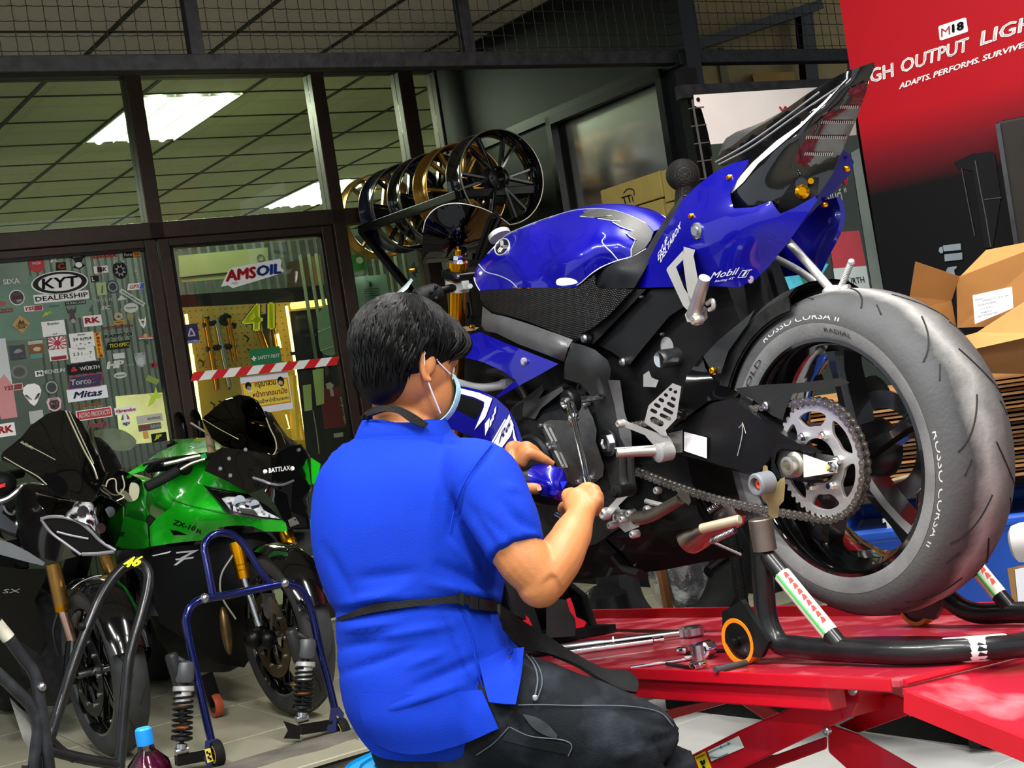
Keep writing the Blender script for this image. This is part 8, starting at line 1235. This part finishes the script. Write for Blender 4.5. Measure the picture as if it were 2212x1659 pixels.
# ------------------------------------------------------------------ behind the glass
def behind(w): return Plane(FA.l(0, w, 0), D1, -D2)
def bhs(w, z): return Skin(behind(w), z, 0)
BL = M('blind_slat', '434e46', .6, var=.35, vs=3); LEDY = M('led_yellow', 'ffdc82', .5, var=0, em=9)
def quad(sk, x0, y0, x1, y1, sl=.12): return [(x0, y0), (x1, y0 - (x1 - x0) * .08), (x1 + (y1 - y0) * .15, y1 - (x1 - x0) * .08), (x0 + (y1 - y0) * .15, y1)]
bd1 = thing('vertical_blinds', 'grey vertical blinds hanging behind the stickered door glass', 'blinds', FA.l(-.9, -.5, .3))
for i in range(17): obj('slat', bar(FA.l(-.86 + .035 * i, -.5 + .006 * (i % 2), .5), FA.l(-.86 + .035 * i, -.5 + .006 * (i % 2), 2.3), .03, .003, D1), BL, bd1, smooth=0)
bd2 = thing('vertical_blinds', 'short grey slats standing for a reflection above the black pelmet', 'blinds', FA.l(0, -1.5, 2.0)); me_ = None  # slats stand in for dark stripes reflected in the door glass
for i in range(30):
    o_ = bar(FA.l(-.5 + .06 * i, -1.6, 2.0), FA.l(-.5 + .06 * i, -1.6, 2.5), .045, .004, D1)
    obj('slat', o_, BL, bd2, smooth=0)
t = thing('pale_panel', 'pale blue translucent board standing behind the upper stickers', 'panel', FA.l(-1.2, -.45, .9)); s = bhs(-.42, zD1); obj('board', s.patch([(-200, 420), (210, 395), (215, 330), (700, 520), (640, 640), (330, 670), (340, 800), (-200, 830)], 300, .005), M('board_cyan', 'a9cfd2', .5, var=.08, vs=3), t, smooth=0)
t = thing('bright_display', 'bright yellow lit display glowing behind the lower stickers', 'display', FA.l(-.5, -.3, .5)); s = bhs(-.3, zD1); obj('panel', s.patch([(860, 1230), (1240, 1200), (1280, 1560), (900, 1600)], 300, .02), M('display_glow', 'ffe9a8', .5, var=.3, vs=7, em=1.0), t, smooth=0)
t = thing('plastic_bag', 'crumpled clear plastic bag lying behind the stickered door glass', 'bag', FA.l(-.6, -.2, .8)); s = bhs(-.12, zD1); obj('bag', s.patch([(700, 1500), (800, 1470), (930, 1490), (1020, 1570), (990, 1620), (880, 1640), (790, 1600)], 40, .06, 0, True), M('bag_plastic', 'b4bab2', .25, var=.2, vs=14, bump=1.5, bs=20, trans=.3), t)
# air conditioner, pelmet, beige box
s = bhs(-1.2, zD2)
t = thing('air_conditioner', 'pale wall air conditioner seen through the second door', 'air conditioner', FA.l(0, -1.2, 1.9)); obj('body', s.patch([(150, 240), (790, 180), (800, 380), (180, 430), (160, 400)], 400, .2), M('ac_pale', 'a9b07c', .5, var=.05), t, smooth=0); obj('vent_line', s.line([(160, 395), (800, 335)], .004, .002, sm=False), DKMET, t); obj('badge', join(s.line([(738 + 24 * math.cos(a * .35), 255 + 24 * math.sin(a * .35)) for a in range(19)], .003, .003, sm=False)), M('badge_grey', '5d6247', .5), t)
t = thing('brown_carton', 'brown carton on the shelf above the black pelmet', 'box', FA.l(.6, -1.2, 1.9)); obj('body', s.patch([(1080, 250), (1200, 225), (1225, 440), (1110, 455)], 400, .15), M('carton_tan', '9a7a3c', .8, var=.1), t, smooth=0); obj('side', s.patch([(930, 290), (1080, 250), (1110, 455), (930, 470)], 400, .12, -.02), M('carton_shade', '4a3c22', .8, var=.15), t, smooth=0)
t = thing('black_pelmet', 'black pelmet board across the top of the fork display', 'board', FA.l(0, -1.0, 1.8)); s = bhs(-1.0, zD2); obj('board', s.patch([(60, 530), (1290, 445), (1300, 560), (1230, 560), (80, 615)], 400, .05), BLK, t, smooth=0)
# lit pegboard with forks
s = bhs(-1.1, zD2); pgb = thing('fork_display', 'lit yellow pegboard with hanging fork tubes behind the second door', 'display', FA.l(.1, -1.1, .3))
obj('pegboard', s.patch([(100, 610), (1300, 540), (1500, 1700), (250, 1750)], 500, .02, -.02), M('pegboard', 'c7ab4e', .6, var=.12, vs=4), pgb, smooth=0)
pegs = [];
for i in range(18):
    for j in range(10): pegs.append(lathe([(.004, -.006), (.004, .002), (0, .002)], s.p(190 + 45 * i * .95 + j * 8, 640 + 45 * j - 3 * i), FA.n, 6))
obj('peg_hole', join(*pegs), M('peg_brown', '6f5a22', .8), pgb, kind='stuff')
def rod_(P, r, m_, n='fork_tube'): return obj(n, tube([s.p(x, y, .05) for x, y in P], r, 12), m_, pgb)
for P, r, m_ in (([(345, 690), (430, 1200)], .019, GOLD), ([(420, 690), (520, 1180)], .019, STEEL), ([(505, 690), (560, 1000)], .02, GOLD), ([(730, 780), (830, 1050)], .02, GOLD), ([(820, 700), (870, 1040)], .018, GOLD), ([(760, 660), (800, 900)], .02, DKMET)): rod_(P, r, m_)
for P in ([(330, 740), (430, 715), (560, 745)], [(355, 910), (450, 895), (560, 890)], [(355, 700), (350, 680)], [(450, 720), (480, 670), (520, 690)]): rod_(P, .018, BLK, 'clamp')
for x, y in ((300, 985), (470, 1010), (490, 1150), (620, 810), (645, 910), (440, 1280), (380, 1290)): obj('small_tool', join(*[tube([s.p(x + a, y + b, .03), s.p(x + a + 30, y + b + 22, .03), s.p(x + a + 22, y + b + 50, .03)], .005, 6) for a, b in ((0, 0),)]), DKMET, pgb)
s = bhs(-1.0, zD2)
for P in ([(205, 660), (310, 1420)], [(250, 950), (300, 1350)], [(925, 600), (1000, 1100), (1070, 1560)], [(915, 1380), (940, 1480)], [(860, 800), (880, 900)]):
    obj('led_strip', tube([s.p(x, y, .0) for x, y in P], .009, 6), LEDY, pgb)
obj('led_strip', tube([s.p(960, 600), s.p(1290, 565)], .02, 8), M('led_warm', 'ffd873', .5, var=0, em=4), pgb)
s = bhs(-.9, zD2); 
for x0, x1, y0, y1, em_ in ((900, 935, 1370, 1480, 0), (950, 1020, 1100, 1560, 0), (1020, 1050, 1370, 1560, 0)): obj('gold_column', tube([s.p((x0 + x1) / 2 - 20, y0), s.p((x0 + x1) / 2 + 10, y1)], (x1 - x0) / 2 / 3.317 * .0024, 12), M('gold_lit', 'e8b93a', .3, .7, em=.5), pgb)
# dark shelf with boxes, visor, red case at the right of that door
s = bhs(-.7, zD2); sh = thing('shelf_unit', 'black shelf of dark boxes at the right inside the second door', 'shelf', FA.l(.5, -.75, .2)); obj('back', s.patch([(950, 640), (1330, 600), (1480, 1700), (1080, 1750)], 500, .03, -.03), M('shelf_black', '0f1110', .6, var=.2), sh, smooth=0); obj('board', s.patch([(950, 930), (1300, 900), (1305, 925), (955, 955)], 500, .12, .05), BLK, sh, smooth=0)
def shb(name, lab, cat, P, m_, th=.1, txt=None):
    t = thing(name, lab, cat, s.p(*P[3] if len(P) > 3 else P[0])); obj('body', s.patch(P, 400, th, .06), m_, t, smooth=0)
    if txt: obj('lettering', s.text(*txt[:4], .0625, 0, .01), txt[4], t, smooth=0)
    return t
shb('boxed_part', 'dark boxed part on the upper shelf behind the second door', 'box', [(975, 665), (1130, 645), (1150, 760), (985, 780)], M('box_dark', '2c2a24', .6, var=.2), txt=('BRAKE', (995, 695), (1065, 685), (993, 675), M('txt_pale', 'a39a7a', .6))); shb('boxed_part', 'black boxed part on the lower shelf behind the second door', 'box', [(985, 800), (1140, 780), (1170, 920), (1000, 940)], M('box_black', '161614', .5, var=.3), txt=('RACING', (1060, 822), (1140, 812), (1058, 806), M('txt_pale')))
sv_ = s; s = bhs(-.45, zD2); t = thing('clear_dome', 'milky clear plastic dome on the shelf behind the second door', 'cover', s.p(1200, 940)); obj('dome', s.patch([(1150, 780), (1148, 700), (1170, 630), (1215, 590), (1245, 610), (1290, 900), (1280, 945), (1200, 950), (1170, 920)], 50, .06, 0, True), M('milky', 'a3c0aa', .3, var=.08, trans=.3), t); obj('rib', join(s.line([(1150, 790), (1255, 745)], .004, .004, sm=False), s.line([(1170, 920), (1285, 885)], .004, .004, sm=False)), M('milky_rib', 'c4d8c6', .4), t)
t = thing('red_case', 'dark red boxed tool case on the floor shelf behind the second door', 'box', s.p(1200, 1480)); obj('body', s.patch([(1160, 1200), (1180, 1190), (1310, 1175), (1380, 1440), (1340, 1475), (1195, 1475)], 400, .15, .03), M('case_red', '7a0f1a', .5, var=.1), t, smooth=0); obj('lettering', s.text('Milwaukee', (1365, 1440), (1325, 1250), (1340, 1445), .034, .1, .02), WHITE, t, smooth=0); obj('cut_out', s.patch([(1190, 1150), (1250, 1040), (1310, 1030), (1330, 1170), (1180, 1190)], 400, .05, .03), M('case_black', '161412', .5), t, smooth=0); obj('emblem', join(s.patch([(1205, 1160), (1235, 1145), (1265, 1165), (1250, 1200), (1215, 1195)], 100, .002, .035), s.patch([(1235, 1200), (1260, 1198), (1265, 1245), (1242, 1248)], 100, .002, .035)), M('txt_white', 'c9c4b8', .5), t, smooth=0)
t = thing('black_case', 'black case with small white label under the dark red case', 'box', s.p(1200, 1660)); obj('body', s.patch([(1200, 1480), (1400, 1455), (1440, 1659), (1215, 1680)], 400, .15, .03), M('case_black'), t, smooth=0); obj('label', s.patch([(1262, 1515), (1330, 1505), (1333, 1535), (1265, 1545)], 400, .002, .033), M('txt_white'), t, smooth=0)
for P, lab in (([(1040, 1170), (1100, 1160), (1110, 1345), (1055, 1355)], 'pale narrow paper slip taped inside the second door'), ([(1110, 1060), (1190, 1045), (1195, 1300), (1140, 1315)], 'pale green paper sheet hanging inside the second door')):
    t = obj('paper_sheet', s.patch(P, 400, .001, .08), M('paper_green', 'b4c47c', .7, var=.06), smooth=0); tag(t, lab, 'paper')
t = thing('cable_hook', 'thin pale cable hanging beside the dark red case', 'cable', s.p(1130, 1659)); obj('cable', tube([s.p(1115, 1350, .1), s.p(1140, 1500, .1), s.p(1160, 1659, .1)], .003, 6), M('cable_pale', '9a9a8a', .5), t)
# narrow pane at the right of the doors
s = bhs(-.25, zD2); t = thing('coolant_jug', 'clear jug half full of green coolant behind the narrow pane', 'bottle', s.p(1430, 390)); c = s.p(1420, 385); r_ = .07; hgt = s.p(1420, 90).z - c.z
obj('jug', lathe([(0, 0), (r_, 0), (r_, hgt * .55), (r_ * .85, hgt * .72), (r_ * .4, hgt * .9), (r_ * .32, hgt * .93)], c, UP, 24), M('jug_clear', 'a9b39a', .2, var=.1, trans=.5), t); obj('liquid_label', lathe([(r_ * 1.02, hgt * .1), (r_ * 1.02, hgt * .48)], c, UP, 24), M('jug_green', '2f9a3c', .4, var=.3, vs=30), t); obj('cap', lathe([(r_ * .36, hgt * .92), (r_ * .36, hgt * 1.02), (0, hgt * 1.02)], c, UP, 16), M('jug_cap', '3fbf4a', .4), t); obj('label', Skin(behind(-.17), zD2, 0).patch([(1425, 260), (1455, 250), (1475, 270), (1460, 295), (1430, 290)], 60, .001, 0, True), WHITE, t)
t = thing('certificate', 'pale framed certificate sheet taped behind the narrow pane', 'certificate', s.p(1420, 700)); s = bhs(-.02, zD2); obj('sheet', s.patch([(1395, 395), (1640, 372), (1680, 700), (1440, 720)], 400, .002), M('cert_teal', 'a4c8b8', .6, var=.05), t, smooth=0); obj('crest', s.patch([(1515, 430), (1530, 425), (1545, 450), (1530, 470), (1515, 455)], 100, .001, .002), M('cert_ink', '44665e', .6), t, smooth=0); obj('print', join(*[s.patch([(1480 + i * 2, 480 + 16 * i), (1590 + i * 2, 470 + 16 * i), (1590 + i * 2, 476 + 16 * i), (1480 + i * 2, 486 + 16 * i)], 400, .0005, .002) for i in range(10)]), M('cert_ink'), t, smooth=0, kind='stuff')
t = thing('vertical_blinds', 'green grey blinds behind the narrow pane and wheel rack', 'blinds', FA.l(.9, -.6, .5))
for i in range(14): obj('slat', bar(FA.l(.66 + .05 * i, -.6 + .01 * (i % 2), .5), FA.l(.66 + .05 * i, -.6 + .01 * (i % 2), 2.1), .042, .004, D1), M('blind_green', '59664e', .6, var=.25, vs=3), t, smooth=0)
# ------------------------------------------------------------------ wheel rims stored on a black rack
RKP = Plane(FA.l(.92, 0, 0), D2, D1); BLR = M('rim_blue', '121a3e', .2, .5, coat=1); GLR = M('rim_gold', 'b5863a', .25, .9, var=.1)
c0_ = RKP.p(*zR(1500, 555)); c1_ = RKP.p(*zR(330, 930)); axr = (c1_ - c0_).normalized(); Lr = (c1_ - c0_).length
rk = thing('wheel_rack', 'black steel rack holding a row of bare motorcycle rims', 'rack', FA.l(1.0, .6, ZT)); rows_ = []
def rb_(a, b, w_=.04): obj('rail', bar(a, b, w_, w_), BLK, rk, smooth=0, bevel=.003)
PF = Plane(FA.l(.70, 0, 0), D2, D1); PN = Plane(c0_ - axr * .12, D1, -D2)
A_ = PF.p(*zR(0, 1120)); B2_ = PF.p(*zR(1090, 730)); C_ = PN.p(*zR(2030, 660)); rb_(A_, B2_); rb_(B2_, B2_ + D1 * .45); rb_(A_ + D1 * .42, B2_ + D1 * .42)
for p in (A_, B2_, A_ + D1 * .42, B2_ + D1 * .42): rb_(p, Vector((p.x, p.y, ZT)) + D2 * (.0), .035)
rb_(A_, Vector((B2_.x, B2_.y, 1.2)), .035); obj('bracket', bar(B2_ + D1 * .4 - UP * .02, B2_ + D1 * .4 - UP * .25, .06, .02), DKMET, rk, smooth=0)
def rim_(t_, wd, m1, m2, lab, spokes=True):
    o = c0_ + axr * t_; Pz = Plane((o.x, o.y, 0), D1, -axr); z = o.z; t = thing('wheel_rim', lab, 'wheel rim', o - UP * .225, 'bare rims on the black rack'); h = wd / 2
    obj('rim', mi(rot_prof(Pz, 0, z, [(.226, h), (.221, h + .002), (.214, h - .012), (.205, h - .03), (.2, 0), (.205, -h + .03), (.214, -h + .012), (.221, -h - .002), (.226, -h), (.22, -h + .014), (.207, -h + .04), (.207, h - .04), (.22, h - .014)], 64, closed=True), 0), m1, t)
    obj('edge_line', join(*[rot_prof(Pz, 0, z, [(.226, sg * h), (.229, sg * h), (.229, sg * (h + .003)), (.224, sg * (h + .003))], 64, closed=True) for sg in (1, -1)]), m2, t)
    if spokes:
        for k in range(6): a = 60 * k + t_ * 200; obj('spoke', join(bar(Pz.l(.05 * math.cos(R(a)), h * .3, z + .05 * math.sin(R(a))), Pz.l(.205 * math.cos(R(a + 10)), h * .2, z + .205 * math.sin(R(a + 10))), .016, .03, Pz.n), bar(Pz.l(.05 * math.cos(R(a)), h * .3, z + .05 * math.sin(R(a))), Pz.l(.205 * math.cos(R(a - 10)), h * .2, z + .205 * math.sin(R(a - 10))), .016, .03, Pz.n)), m1, t, smooth=0, bevel=.003)
        obj('hub', join(rot_prof(Pz, 0, z, [(.022, h * .9), (.03, h * .95), (.036, h * .8), (.055, h * .6), (.06, h * .2), (.06, -h * .5), (.022, -h * .5)], 32, closed=True), *[lathe([(.006, 0), (.006, .008), (0, .008)], Pz.l(.046 * math.cos(R(a)), h * .66, z + .046 * math.sin(R(a))), Pz.n, 8) for a in range(0, 360, 60)]), DKMET, t)
    return t
E1 = M('rim_edge', 'a39a84', .3, .9); g_w = [(0, .13, GLB, E1, 'black bare rim with hub facing outwards at the near end of the rack'), (.17, .12, GLR, M('rim_gold_pale', 'd9b070', .25, .9), 'gold bare rim behind the black rim at the near end'), (.31, .12, GLB, E1, 'black bare rim with pale edge in the middle of the row'), (.47, .15, BLR, E1, 'dark blue bare rim next to the far gold rim'), (.62, .10, GLR, M('rim_gold_pale'), 'dull gold bare rim at the far end of the rack')]
for t_, wd, m1, m2, lab in g_w: rim_(t_ * Lr / .55, wd, m1, m2, lab, True)
